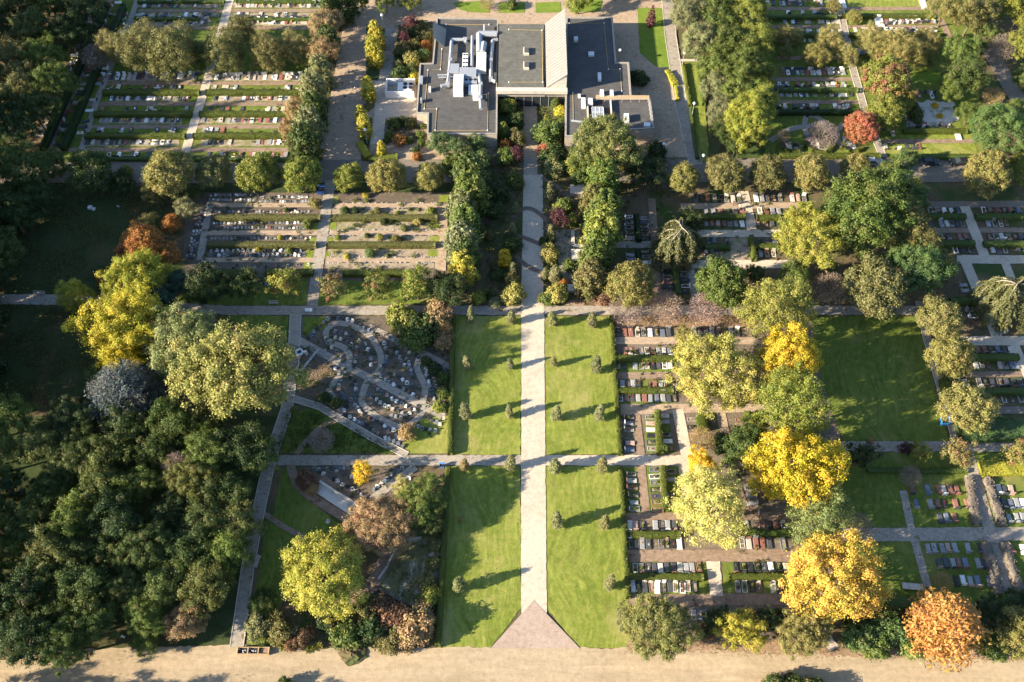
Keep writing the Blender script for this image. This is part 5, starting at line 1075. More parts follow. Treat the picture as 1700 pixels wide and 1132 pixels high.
gw = 'trees of the upper left wood'
k = 0
for y, xs in ((-30, (10, 75, 140)), (10, (20, 85, 145)), (55, (-15, 50, 112)), (100, (8, 70)), (140, (-30, 35, 85)), (185, (5, 58)), (225, (-25, 25))):
    for j, x in enumerate(xs):
        T('oak' if (j+k) % 2 else 'big', x, y, 78, ('g', 'dg', 'mg', 'ol')[(j*3+k) % 4] if y > 90 else ('dg', 'g')[j % 2], f'dark tree in upper left wood, {ORD[k]} row from top, {ORD[j]} from left', gw, hs=1.15)
    k += 1
T('big', 30, 285, 108, 'g', 'large dark green tree left of the lime row'); T('oak', 88, 272, 56, 'mg', 'small green tree between the large tree and the limes'); T('shrub', 207, 288, 30, 'yg', 'small yellow green shrub between two left limes', group=None); T('oak', 60, 330, 70, 'dg', 'dark tree above the meadow'); T('oak', 205, 305, 50, 'dg', 'dark low tree behind the meadow corner')
# orange and yellow group at left
T('lime', 238, 405, 70, 'org', 'orange brown tree above the yellow trees, largest of the orange ones'); T('lime', 284, 371, 34, 'org', 'small bright orange tree, upper right of the orange group'); T('lime', 278, 422, 46, 'org', 'round orange tree right of the largest orange one'); T('bush', 205, 416, 28, 'red', 'small reddish orange shrub, left in the orange group'); T('oak', 247, 372, 40, 'ol', 'olive green tree behind the orange group'); T('oak', 310, 345, 44, 'pale', 'grey green tree at the corner of the urn beds'); T('oak', 320, 322, 34, 'g', 'green tree left of the urn beds'); T('oak', 262, 320, 50, 'ol', 'olive tree under the broad lime')
T('big', 226, 460, 104, (.29, .285, .038), 'yellow green feathery tree, upper of the yellow pair'); T('big', 208, 535, 140, (.38, .335, .034), 'broad bright yellow tree, lower of the yellow pair'); T('bush', 172, 462, 28, 'org', 'orange shrub at the left of the yellow trees'); T('feathery', 200, 588, 86, 'y2', 'golden yellow tree tip below the broad yellow tree')
T('feathery', 125, 492, 58, 'ylg', 'slim olive yellow tree beside the left path', hs=1.3); T('bush', 135, 520, 34, 'mg', 'green shrub below the slim olive yellow tree'); T('oak', 268, 500, 62, 'bg', 'dark bluish green tree right of the yellow pair')
T('big', 303, 572, 126, (.20, .235, .08), 'large pale green tree, left of the two pale ones'); T('big', 398, 618, 188, 'lg', 'very large pale yellow green tree, right of the two pale ones', hs=1.05); T('cedar', 207, 655, 130, 'bl', 'silvery blue spreading cedar above the wood'); T('bush', 165, 622, 52, 'mg', 'light green bush left of the blue cedar'); T('oak', 245, 600, 46, 'dg', 'dark small tree between cedar and yellow tree')
T('oak', 340, 472, 76, 'dg', 'dark round tree left below the urn beds'); T('oak', 405, 472, 62, 'dg', 'second dark round tree below the urn beds'); T('oak', 300, 470, 50, 'bg', 'dark tree left of the dark round trees')
gmp = 'small maples turning red along the left cross path'
T('maple', 474, 470, 54, 'yg', 'maple left of the grey path, red in its middle', gmp, aut=0.26); T('maple', 551, 475, 48, 'lo', 'maple right of the grey path, reddish edges', gmp, aut=0.22); T('maple', 630, 478, 50, 'yg', 'maple between two maples right of grey path', gmp, aut=0.22); T('maple', 692, 472, 58, 'yg', 'broad maple at the right end of its row', gmp, aut=0.17); T('oak', 745, 480, 68, 'dg', 'dark green tree under the yellow topped yew')
T('bush', 668, 532, 58, 'yg', 'yellow green bush above the winding garden, left'); T('bush', 700, 545, 60, 'g', 'green bush above the winding garden, middle'); T('bush', 660, 520, 40, 'pale', 'pale bush above the winding garden'); T('bush', 690, 563, 50, 'mg', 'green low bush beside the slanting path'); T('bush', 728, 524, 54, 'tan', 'tan dry bush left of the lawn hedge top'); T('bare', 735, 545, 34, 'tan', 'bare tan bush by the lawn hedge'); T('bush', 736, 566, 36, 'tan', 'brown low bush under the bare tan bush')
T('bush', 676, 718, 32, 'tan', 'brownish small tree at the edge of the sunny lawn corner'); T('bare', 533, 730, 44, 'grey', 'bare grey tree in the triangular lawn'); T('shrub', 487, 680, 12, 'yg', 'tiny yellow green shrub near the broad pale tree'); T('shrub', 560, 668, 22, 'g', 'dark shrub at the left bend'); T('shrub', 540, 660, 22, 'dg', 'second dark shrub left of the left bend')
for x, y, wd, c, l in ((707, 600, 20, 'g', 'topmost'), (722, 612, 26, 'dg', 'second'), (735, 628, 24, 'g', 'third'), (736, 652, 24, 'mg', 'fourth'), (730, 676, 26, 'yg', 'lowest')): T('shrub', x, y, wd, c, f'{l} shrub in the planted border left of the lawn hedge', 'shrubs beside the lawn hedge')
T('maple', 602, 783, 40, 'y', 'small golden tree in the lower triangle of urn graves'); T('bush', 507, 797, 34, 'br', 'brown heather patch at the left of lower triangle'); T('bush', 518, 812, 24, 'tan', 'brown dry shrub by the pale stone strip')
T('big', 700, 835, 96, 'mg', 'large pale green bushy tree left of the lower lawn', hs=.85); T('oak', 672, 815, 50, 'lg', 'pale green tree left behind the large bushy tree'); T('oak', 718, 872, 48, 'g', 'green lower tree beside the lawn hedge'); T('golden', 630, 872, 112, 'tan', 'large tan brown tree above the black stone edging', aut=0.12, hs=.72); T('golden', 540, 955, 150, 'ylg', 'large golden yellow tree in the lower left garden', hs=.72)
T('bush', 575, 1056, 52, 'mg', 'round glossy green bush at the sandy track'); T('bush', 616, 1046, 52, 'dg', 'dark green bush right of the round glossy bush'); T('bush', 640, 1020, 56, 'br', 'reddish brown low bush behind the dark bush'); T('bush', 690, 1045, 62, 'tan', 'large tan bush in the corner by the lawn hedge'); T('bush', 648, 1070, 40, 'ol', 'olive low bush at the sandy track'); T('bush', 672, 1062, 40, 'tan', 'dry tan bush at the track edge'); T('bush', 715, 990, 36, 'yg', 'yellow green bush against the lawn hedge'); T('bush', 700, 1000, 28, 'mg', 'small green bush left of the yellow green one'); T('shrub', 718, 935, 28, 'ol', 'olive shrub against the lawn hedge'); T('bush', 612, 1010, 40, 'ol', 'olive bush over the stone edging'); T('yucca', 683, 1018, 22, 'yg', 'pale spiky plant among brown bushes')
T('oak', 435, 998, 48, 'g', 'dark green tree beside the left path bottom'); T('bush', 465, 1050, 44, 'ol', 'olive bush by the planter boxes'); T('bush', 428, 1040, 46, 'pale', 'grey green bush above the planter boxes'); T('bush', 505, 1058, 34, 'br', 'brown bush behind the spiky plants'); T('yucca', 514, 1076, 26, 'yg', 'spiky yellow green plant at the track, left'); T('yucca', 528, 1072, 22, 'lg', 'spiky pale plant at the track, right'); T('yucca', 470, 1072, 24, 'yg', 'spiky plant right of the planter boxes'); T('yucca', 433, 1072, 20, 'mg', 'spiky plant in front of the grey green bush'); T('shrub', 490, 1050, 26, 'pale', 'small grey green shrub between two bushes'); T('yucca', 440, 985, 30, 'mg', 'spiky leaves on the dark green tree by the path'); T('bush', 545, 1030, 40, 'dg', 'dark shrub under the golden tree')
# young conifers on the lawns
gc_ = 'young conifers on the lawns'
for x, y, wd, c, l in ((780, 524, 17, 'pale', 'at top of the upper left lawn, left'), (848, 525, 17, 'pale', 'at top of the upper left lawn, by the axis'), (776, 600, 18, 'lg', 'in second row of upper left lawn, left'), (848, 604, 14, 'pale', 'in second row of upper left lawn, by the axis'), (773, 682, 21, 'lg', 'in third row of upper left lawn, left'), (846, 684, 16, 'pale', 'in third row of upper left lawn, by the axis'), (770, 771, 18, 'tan', 'brownish, on the crossing path left'), (846, 770, 21, 'pale', 'on the crossing path left of the axis'), (763, 967, 25, 'lg', 'alone near the bottom of lower left lawn'),
                    (918, 527, 19, 'pale', 'at top of the upper right lawn, by the axis'), (983, 530, 19, 'pale', 'at top of the upper right lawn, right'), (920, 600, 12, 'lg', 'slim, in second row of upper right lawn'), (990, 606, 21, 'pale', 'in second row of upper right lawn, right'), (922, 686, 19, 'lg', 'in third row of upper right lawn, by the axis'), (994, 686, 21, 'lg', 'in third row of upper right lawn, right'), (923, 772, 22, 'pale', 'on the crossing path right of the axis'), (1000, 772, 22, 'pale', 'on the crossing path near the right hedge'), (926, 865, 21, 'pale', 'in the lower right lawn, by the axis'), (1004, 867, 20, 'pale', 'in the lower right lawn, right'), (1011, 968, 22, 'pale', 'lowest in the lower right lawn'),
                    (852, 380, 15, 'lg', 'in dark side garden, upper left of the axis'), (850, 448, 18, 'pale', 'in dark side garden, lower left of the axis'), (913, 321, 17, 'pale', 'at top right of the axis, bushy'), (916, 388, 16, 'pale', 'right of axis beside the purple shrub'), (918, 453, 20, 'pale', 'right of axis above the light green shrub'), (855, 345, 13, 'lg', 'in dark side garden, topmost left of axis'), (903, 455, 16, 'lg', 'at the axis edge left of a bigger conifer')): T('fir', x, y, wd*1.1, dict(pale='fir', lg='fir').get(c, c), f'young bushy conifer {l}', gc_, hs=1.2)
T('fir', 765, 862, 9, 'tan', 'tiny withered brown conifer in the lower left lawn', gc_)
T('cone', 1082, 26, 16, 'pu', 'slim dark purple tree on the bright green lawn', hs=1.25, name='tree')
# side gardens of the axis
gy = 'dark yew row left of the axis'
for x, y, wd, c, l in ((778, 288, 56, 'g', 'first from top'), (782, 322, 60, 'mg', 'second from top'), (768, 345, 50, 'pale', 'third from top, pale'), (772, 372, 56, 'mg', 'fourth from top'), (765, 402, 56, 'pale', 'fifth from top, grey green'), (772, 425, 50, 'g', 'sixth from top'), (770, 446, 46, 'ys', 'lowest, yellow topped')): T('yew', x, y, wd, c, f'yew in the row left of the axis, {l}', gy)
gy2 = 'yew row right of the axis'
for x, y, wd, c, l in ((1000, 300, 58, 'mg', 'first from top'), (985, 335, 44, 'ol', 'second from top, leaning olive'), (1003, 350, 60, 'mg', 'third from top, yellow green'), (1000, 380, 62, 'yg', 'fourth from top, yellowish'), (995, 410, 54, 'mg', 'fifth from top'), (985, 432, 54, 'mg', 'sixth from top'), (980, 460, 52, 'ol', 'lowest, olive')): T('yew', x, y, wd, c, f'yew in the row right of the axis, {l}', gy2)
gs = 'shrubs of the gardens beside the axis'
for k, x, y, wd, c, l in (('bush', 842, 175, 26, 'yg', 'yellow green shrub by the west wing wall, topmost'), ('shrub', 858, 165, 20, 'red', 'small reddish shrub under the canopy, left'), ('column', 836, 215, 16, 'yg', 'slim yellow green shrub by the west wing'), ('bush', 856, 200, 26, 'g', 'green shrub left of the narrow entrance path'), ('maple', 858, 256, 24, 'pu', 'dark purple shrub left of the entrance path'), ('bush', 840, 260, 30, 'mg', 'green shrub left of the purple shrub'), ('bush', 858, 228, 26, 'ol', 'olive shrub above the purple shrub'), ('shrub', 838, 238, 18, 'org', 'orange shrub at the west wing corner'),
                      ('column', 922, 172, 12, 'mg', 'slim green column under the canopy, right'), ('shrub', 930, 185, 20, 'ys', 'yellowish shrub by the east wing wall'), ('column', 908, 198, 10, 'yg', 'thin yellow conifer right of entrance path'), ('bush', 910, 222, 44, 'mg', 'broad green shrub right of the entrance path'), ('bush', 918, 262, 40, 'g', 'green shrub below the broad green one'), ('shrub', 904, 250, 22, 'red', 'reddish shrub beside the entrance path, right'), ('bush', 920, 275, 34, 'pale', 'pale bush at the end of entrance path'), ('bush', 935, 205, 22, 'mg', 'green shrub against the east wing'),
                      ('maple', 928, 362, 28, 'pu', 'purple red shrub right of the axis'), ('column', 950, 364, 14, 'yg', 'bright yellow green slim conifer right of axis'), ('bush', 912, 421, 30, 'lg', 'pale green shrub right of the axis, middle'), ('shrub', 903, 399, 15, 'g', 'round dark green shrub at the axis'), ('bush', 925, 488, 32, 'lg', 'light green shrub at the foot of axis gardens, right'), ('bush', 908, 496, 24, 'mg', 'green shrub left of the light green one'), ('shrub', 938, 340, 24, 'mg', 'green shrub above the purple red one'), ('shrub', 930, 347, 22, 'yg', 'yellow green shrub touching the purple red one'), ('shrub', 945, 440, 20, 'mg', 'green shrub by the concrete wall corner'), ('shrub', 935, 470, 16, 'org', 'orange shrub above the brown bed'), ('bush', 955, 275, 34, 'yg', 'yellow green bush above the concrete block'), ('bush', 962, 295, 30, 'g', 'green bush behind the concrete block'),
                      ('column', 838, 428, 19, 'y', 'golden slim conifer in the dark left garden'), ('bush', 852, 488, 36, 'lg', 'pale green shrub at the foot of axis gardens, left'), ('shrub', 795, 494, 22, 'yg', 'small yellow green shrub at the left cross path'), ('yucca', 808, 488, 28, 'mg', 'spiky green plant beside a small yellow green shrub'), ('shrub', 822, 502, 18, 'pale', 'grey low shrub at the left cross path'), ('column', 812, 390, 12, 'ol', 'slim olive conifer deep in the dark left garden'), ('bush', 825, 320, 34, 'dg', 'dark bush in the left garden, upper'), ('bush', 820, 350, 30, 'g', 'dark bush in the left garden, lower'), ('bush', 852, 405, 24, 'g', 'dark green shrub at the left of the axis'), ('bush', 855, 300, 26, 'mg', 'green bush at the top left of the axis'), ('bush', 800, 300, 30, 'bt', 'bright green bush right of the yews'), ('bush', 848, 465, 22, 'ol', 'olive shrub left of the axis, low'), ('shrub', 825, 455, 20, 'g', 'dark small shrub in the left garden')): T(k, x, y, wd*1.2, c, l, gs)
gf = 'trees in front of the building'
T('oak', 735, 238, 50, 'bt', 'green round tree before the west wing, left', gf); T('oak', 762, 250, 46, 'bt', 'green tree before the west wing, middle', gf); T('oak', 790, 238, 40, 'bt', 'green tree before the west wing, right', gf); T('big', 1008, 240, 116, (.135, .14, .045), 'large bushy green tree before the east wing', gf); T('oak', 970, 262, 60, 'mg', 'green tree left under the large bushy tree', gf); T('oak', 1045, 265, 56, 'ol', 'olive tree right under the large bushy tree', gf); T('oak', 1075, 285, 60, 'dg', 'dark tree right of the yew top', gf); T('bush', 1090, 250, 36, 'dg', 'dark bush at the east wing corner', gf); T('bush', 1060, 130, 34, 'dg', 'dark bush in the notch of the east wing', gf)
T('bush', 795, 270, 44, 'bt', 'bright green bush below the west wing', gf); T('bush', 750, 275, 40, 'mg', 'green bush at the road before the west wing', gf)
gg_ = 'shrubs of the garden beside the west wing'
for k, x, y, wd, c, l in (('maple', 683, 38, 26, 'pu', 'purple maple at the top'), ('maple', 670, 62, 24, 'pu', 'purple maple, lower'), ('bush', 690, 55, 28, 'dg', 'dark green bush between the purple maples'), ('bush', 706, 62, 24, 'ol', 'olive bush by the wall'), ('bush', 668, 82, 30, 'ol', 'olive bush at the pavement'), ('bush', 685, 72, 24, 'lo', 'pale olive bush in the middle'), ('bush', 683, 98, 30, 'lg', 'pale green bush, large'), ('shrub', 661, 104, 18, 'pale', 'round grey green shrub'), ('bush', 702, 90, 24, 'bt', 'bright green bush by the wall'), ('bush', 666, 122, 32, 'g', 'dark green clipped bush, lowest left'), ('bush', 684, 118, 24, 'g', 'dark green clipped bush, lowest right'), ('shrub', 688, 128, 22, 'ys', 'yellow low shrub at the bottom'), ('shrub', 706, 76, 20, 'org', 'orange brown shrub by the wall'), ('shrub', 697, 40, 18, 'ol', 'olive shrub beside the top maple')): T(k, x, y, wd, c, f'{l} of the west garden', gg_)
for x, y, wd, c, l in ((647, 224, 16, 'mg', 'left'), (640, 234, 11, 'mg', 'small left'), (681, 232, 13, 'mg', 'middle'), (698, 224, 15, 'mg', 'upper right'), (699, 237, 13, 'mg', 'lower right'), (690, 249, 13, 'g', 'lowest right'), (668, 200, 16, 'g', 'top')): T('ball', x, y, wd, c, f'{l} clipped ball shrub in the bed below the cooling plant', 'clipped balls')
for x, y, wd, c, l in ((655, 205, 24, 'g', 'dark spreading shrub in the clipped ball bed'), (680, 203, 22, 'ol', 'olive shrub in the clipped ball bed'), (664, 232, 24, 'org', 'orange low shrub between the clipped balls'), (692, 260, 18, 'org', 'orange shrub at the lower path corner'), (702, 208, 14, 'mg', 'small green shrub at the west wing corner')): T('shrub', x, y, wd, c, l, gg_)
gcv = 'yellow columnar hornbeams along the forecourt'
for x, y, wd, l in ((623, 55, 22, 'farthest'), (629, 66, 18, 'second'), (619, 82, 24, 'third'), (626, 92, 20, 'fourth'), (610, 145, 20, 'lone middle'), (604, 208, 22, 'second from the road corner'), (599, 190, 18, 'slim orange tinted one'), (633, 246, 14, 'small one at the road corner'), (615, 155, 16, 'low one touching the lone middle one')): T('column', x, y, wd*1.15, 'ys', f'yellow columnar hornbeam by the forecourt, {l}', gcv, hs=1.15)
T('oak', 600, 0, 40, 'yg', 'yellow green tree at the top edge, left of two'); T('oak', 640, -2, 50, 'mg', 'green tree at the top edge beside the forecourt'); T('oak', 680, 2, 40, 'yg', 'yellow green tree at the top edge, right one'); T('oak', 962, 2, 46, 'yg', 'yellow green bushy tree at the top behind the chapel'); T('bare', 808, 3, 26, 'tan', 'bare tan shrub on the far grass oval'); T('bush', 850, 8, 20, 'mg', 'green shrub on the far lawn behind the chapel'); T('big', 1030, -40, 90, 'g', 'tree above the top edge right of the chapel'); T('oak', 740, -40, 60, 'g', 'tree above the top edge left of the chapel')
# belt of trees right of the building
gb = 'belt of trees right of the building'
B1 = [(1130, -15, 60, 'pale', 'pale, cut by the top edge, left'), (1190, -10, 66, 'mg', 'green, cut by the top edge, right'), (1145, 25, 62, 'pale', 'grey green, at the path, highest'), (1190, 35, 60, 'mg', 'green, second row middle'), (1240, 20, 70, 'yg', 'yellow green, upper right'), (1165, 68, 62, 'pale', 'grey green, at the path, second'), (1215, 72, 64, 'mg', 'green, third row middle'), (1258, 70, 56, 'yg', 'yellow green, third row right'), (1188, 108, 56, 'mg', 'green, at the narrow lawn, upper'), (1235, 112, 70, 'mg', 'green, large in the middle'), (1265, 118, 46, 'yg', 'yellow green, right edge of belt'), (1190, 145, 46, 'pale', 'pale green, at the narrow lawn, middle'), (1228, 150, 60, 'mg', 'green, fifth row'), (1262, 165, 56, 'yg', 'yellow green, fifth row right'), (1195, 185, 50, 'pale', 'pale, at the narrow lawn, lower'), (1242, 200, 86, (.22, .225, .035), 'yellow, largest and lowest of the belt'), (1200, 222, 44, 'g', 'dark green, left of the yellow largest'), (1222, 240, 40, 'g', 'dark green, below the yellow largest')]
for x, y, wd, c, l in B1: T('oak' if wd < 68 else 'big', x, y, wd*1.14, c, f'{l} tree in the belt right of the building', gb, hs=1.05)
# upper right
go = 'sparse olive trees of the upper right block'
for x, y, wd, l in ((1305, 58, 40, 'far left'), (1322, 62, 30, 'small second'), (1378, 66, 52, 'left of the path'), (1355, 92, 50, 'lower left'), (1408, 92, 40, 'over the path'), (1452, 68, 60, 'right of the path'), (1490, 78, 70, 'broad middle'), (1540, 72, 52, 'right end'), (1520, 96, 44, 'lower right'), (1305, 85, 26, 'tiny left'), (1418, 28, 28, 'small beside the far hedge'), (1385, 10, 26, 'farthest')): T('willow', x, y, wd, 'lo', f'sparse olive tree at upper right, {l}', go, hs=.8)
T('lime', 1472, 130, 82, 'yg', 'green and orange tree beside the upper right path', aut=.5); T('lime', 1492, 160, 56, 'yg', 'green tree with reddish top, right of the orange one', aut=0.26); T('lime', 1472, 186, 64, 'yg', 'yellow green tree above the red tree'); T('lime', 1430, 212, 60, 'red', 'bright orange red tree on the round bed'); T('bare', 1366, 222, 52, 'grey', 'bare grey tree on the middle round bed'); T('bare', 1300, 225, 26, 'tan', 'small bare tree left of the round beds')
T('oak', 1598, 85, 60, 'mg', 'green tree right of the sparse olives, upper'); T('oak', 1605, 130, 74, 'g', 'green tree above the rock garden'); T('oak', 1575, 145, 50, 'mg', 'green tree left above the rock garden'); T('oak', 1610, 188, 46, 'mg', 'small green tree right of the rock garden'); T('big', 1660, 218, 100, 'bt', 'large bluish green tree at the right edge'); T('oak', 1690, 190, 60, 'mg', 'green tree behind the large bluish green one'); T('bare', 1650, 158, 36, 'tan', 'pale bare bush left of the shady road')
T('oak', 1570, 15, 60, 'lo', 'olive tree at the top edge, left of corner'); T('oak', 1615, 25, 74, 'ol', 'broad olive tree at the top right'); T('oak', 1660, -5, 70, 'mg', 'green tree cut by the top right corner'); T('oak', 1695, 20, 66, 'yg', 'yellow green tree in the top right corner'); T('oak', 1640, 60, 50, 'mg', 'green tree before the silvery bare one'); T('bare', 1662, 78, 50, 'grey', 'silvery bare tree at the right road'); T('oak', 1700, 75, 60, 'yg', 'yellow green tree at the right edge, upper'); T('oak', 1705, 130, 50, 'mg', 'green tree at the right edge beside road'); T('shrub', 1552, 175, 12, 'y', 'yellow ball shrub in the rock garden, upper'); T('shrub', 1560, 192, 11, 'y', 'yellow ball shrub in the rock garden, lower'); T('shrub', 1520, 190, 30, 'g', 'dark shrub in the rock garden'); T('shrub', 1515, 176, 20, 'g', 'dark shrub at the rock garden top')
# right middle trees
T('big', 1438, 352, 165, 'mg', 'very large dark green tree above the olive round tree'); T('big', 1345, 392, 116, (.22, .22, .035), 'broad yellow green tree left of the very large dark tree'); T('oak', 1478, 300, 70, 'mg', 'green tree behind the very large dark tree'); T('oak', 1515, 320, 60, 'bt', 'green tree right of the very large dark tree'); T('oak', 1505, 265, 46, 'bt', 'smaller green tree next to the parked cars'); T('feathery', 1508, 392, 98, 'ol', 'olive feathery tree below the very large dark tree'); T('big', 1520, 445, 112, 'bt', 'green bushy tree right of the olive round tree'); T('oak', 1558, 440, 62, 'ol', 'brownish tree right of the bushy green one'); T('lime', 1455, 478, 104, 'ol', 'round olive yellow tree above the wide shady lawn'); T('bare', 1378, 478, 62, 'pink', 'bare purplish tree left of the round olive one'); T('feathery', 1290, 512, 120, (.23, .235, .05), 'pale yellow green feathery tree above the leaf litter'); T('oak', 1320, 460, 60, 'mg', 'green tree under the yellow green broad tree'); T('lime', 1200, 470, 86, 'mg', 'round green tree above the bare bushes'); T('lime', 1048, 472, 82, 'lo', 'round olive green tree right of the lowest yew'); T('bush', 1005, 475, 44, 'ol', 'olive bush between yew and round tree'); T('bush', 1002, 492, 34, 'br', 'brown bush at the leaf litter left'); T('weeping', 1128, 398, 86, (.125, .125, .048), 'weeping conifer with drooping pale branches, middle'); T('oak', 1150, 366, 44, 'dg', 'dark tree behind the weeping conifer'); T('weeping', 1675, 492, 94, (.125, .125, .048), 'weeping conifer at the right edge'); T('oak', 1252, 455, 40, 'g', 'green tree by the lower pale path')
for x, y, l in ((1042, 512, 'left'), (1105, 508, 'second from left'), (1172, 512, 'third from left'), (1238, 500, 'right')): T('bare', x, y, 62, 'pink', f'bare reddish bush by the leaf litter, {l}', 'bare bushes above the leaf litter', hs=.8)
T('lime', 1560, 528, 76, 'lo', 'round tan yellow tree at the corner of wide lawn'); T('lime', 1578, 592, 78, 'lo', 'round olive tree right of the wide lawn, upper'); T('lime', 1608, 678, 88, 'lo', 'round olive tree right of the wide lawn, lower')
T('big', 1188, 622, 148, 'py2', 'large yellowish green tree among the graves', hs=.9); T('oak', 1138, 560, 46, 'lo', 'small pale tree above the large yellowish one'); T('golden', 1310, 600, 108, 'y', 'golden orange tree left of the wide lawn', hs=1.3); T('feathery', 1315, 672, 118, 'yg', 'fine leaved yellow green tree below the golden orange one', hs=1.25); T('oak', 1236, 738, 82, 'g', 'dark green tree right of the crossing path end'); T('oak', 1255, 710, 50, 'yg', 'yellow touched tree top behind the dark green tree'); T('golden', 1322, 780, 154, 'y2', 'large yellow tree, brightest of the right block'); T('oak', 1362, 765, 66, 'y', 'deep yellow tree right in the large yellow one'); T('oak', 1280, 790, 56, 'y', 'deep yellow tree left in the large yellow one'); T('feathery', 1178, 842, 132, 'py', 'tall pale yellow tree at the end of crossing path'); T('oak', 1162, 772, 58, 'y', 'bright yellow crown above the tall pale yellow tree'); T('feathery', 1358, 855, 112, 'gg', 'pale green fine tree below the large yellow one'); T('golden', 1382, 962, 164, (.47, .335, .055), 'very large golden orange tree near the bottom'); T('big', 1335, 1048, 96, 'lo', 'olive brown tree below the golden orange one'); T('cypress', 1570, 1038, 152, 'cy', 'rusty orange cypress with pale bare branches at top')
T('big', 1095, 1043, 122, 'ob', 'large olive brown tree at the foot of right block'); T('oak', 1040, 1025, 48, 'pale', 'grey green tree left of the large olive brown one'); T('oak', 1232, 1045, 84, 'ylg', 'yellow green tree at the track, middle'); T('oak', 1195, 1030, 60, 'dg', 'dark green tree behind the yellow green one'); T('oak', 1275, 1030, 58, 'dg', 'dark green tree right of the yellow green one'); T('bush', 1170, 1050, 34, 'br', 'brown bush between olive and yellow green trees'); T('bush', 1300, 1045, 36, 'br', 'brown bush left of the olive brown tree'); T('bare', 1165, 730, 46, 'tan', 'bare tan shrub beside the pale path end'); T('bush', 1200, 735, 40, 'dg', 'dark bush right of the bare tan shrub'); T('ball', 1103, 745, 15, 'mg', 'round clipped shrub at the end of upright hedge')
for x, y, wd, c, l in ((1425, 1060, 56, 'bt', 'bright green shrub at the track, first from left'), (1460, 1045, 50, 'bt', 'bright green shrub at the track, second, higher'), (1488, 1050, 52, 'bt', 'bright green shrub at the track, third'), (1455, 1075, 46, 'mg', 'bright green shrub at the track, lowest'), (1520, 1072, 50, 'mg', 'green shrub left under the orange cypress'), (1420, 1030, 44, 'g', 'dark green shrub behind the bright ones'), (1470, 1020, 44, 'g', 'dark green shrub behind the second bright one'), (1650, 1075, 50, 'mg', 'green shrub right under the orange cypress')): T('bush', x, y, wd, c, l, 'green shrubs along the track')
T('bare', 1565, 965, 36, 'tan', 'bare tan bush behind the orange cypress'); T('oak', 1650, 1020, 66, 'dg', 'dark green tree right of the orange cypress'); T('oak', 1692, 1050, 92, 'ob', 'olive tree in the lower right corner'); T('oak', 1690, 1000, 56, 'dg', 'dark tree above the lower right corner'); T('bare', 1512, 790, 38, 'grey', 'bare grey bush on the lawn below the maples'); T('bare', 1430, 870, 40, 'grey', 'bare dark bush at the left end of wide grey path')
gmr = 'small maples along the right cross path'
T('maple', 1435, 755, 56, 'dg', 'dark maple, left end of the right maples', gmr, aut=0.19); T('maple', 1527, 750, 40, 'yg', 'maple with reddish top, second of the right maples', gmr, aut=0.26); T('maple', 1590, 752, 54, 'lo', 'broad maple over the path junction', gmr, aut=0.22); T('maple', 1690, 752, 48, 'lo', 'maple at the right edge above the yellow hedge', gmr, aut=0.22); T('maple', 1503, 745, 26, 'pu', 'small dark red maple over the right cross path', gmr)
# wood at lower left
gwd = 'trees of the wood at lower left'
rows = [(700, (-40, 25, 130, 205, 290, 345)), (752, (-10, 60, 130, 200, 275, 345, 405)), (806, (20, 95, 165, 240, 318, 385)), (862, (-25, 50, 125, 200, 275, 345, 400)), (918, (20, 95, 170, 245, 320, 380)), (972, (-20, 55, 130, 205, 275, 345)), (1024, (15, 90, 165, 235)), (1068, (-25, 45, 110))]
wc = ('g', 'dg', 'wo', 'g', 'mg', 'g', 'wo', 'g', 'dg', 'mg')
q = 0
for k, (y, xs) in enumerate(rows):
    for j, x in enumerate(xs):
        r_ = random.Random(q*3+1); q += 1
        T('oak' if q % 3 else 'big', x+r_.uniform(-8, 8), y+r_.uniform(-9, 9), r_.uniform(72, 100), wc[(q*7) % 10], f'wood tree at lower left, {ORD[k]} row from top, {ORD[j]} from left', gwd, hs=r_.uniform(.95, 1.35))
T('oak', 310, 1030, 76, 'tan', 'tan leaved tree at the lower edge of the wood', gwd); T('oak', 240, 1068, 50, 'mg', 'small bright tree at the lower edge of the wood', gwd); T('oak', 425, 760, 80, 'mg', 'green tree of the wood leaning over the left path', gwd); T('bare', 298, 778, 56, 'pink', 'bare pinkish tree inside the wood', gwd, hs=1.6); T('oak', 308, 805, 40, 'tan', 'small russet tree beside the bare pinkish one', gwd, aut=.4); T('oak', 335, 885, 48, 'tan', 'brown leaved tree at the right side of the wood', gwd)
# trees of the same wood beyond the left and lower edges of the picture; left ones heightened to shade the meadow
gx = 'wood trees beyond the edge of the picture'
k = 0
for x, y, wd in ((-60, 270, 100), (-75, 340, 110), (-70, 420, 110), (-75, 500, 110), (-70, 580, 110), (-90, 660, 110), (-100, 740, 100), (-95, 830, 100), (-100, 920, 100), (-95, 1010, 100), (-160, 300, 110), (-170, 400, 110), (-165, 500, 110), (-175, 600, 110), (-80, 190, 100), (-85, 110, 100), (-95, 30, 100),
                 (-60, 1175, 90), (20, 1190, 95), (95, 1195, 85), (165, 1190, 90), (235, 1195, 70), (330, 1200, 55), (430, 1195, 72), (490, 1188, 60), (560, 1195, 60)):
    T('big' if k % 2 else 'oak', x, y, wd, ('g', 'dg', 'mg')[k % 3], f'wood tree beyond the left or lower edge, {ordw(k)} of them', gx, hs=1.6 if x < -40 and y < 1100 else .95); k += 1
for j, (x, y, wd) in enumerate(((1285, 1142, 46), (1318, 1136, 40), (1352, 1145, 44), (470, 1138, 30))): T('bush', x, y, wd, 'g', f'low dark bush on the lower picture edge, {ORD[j]} from its cluster', 'bushes at the lower edge')

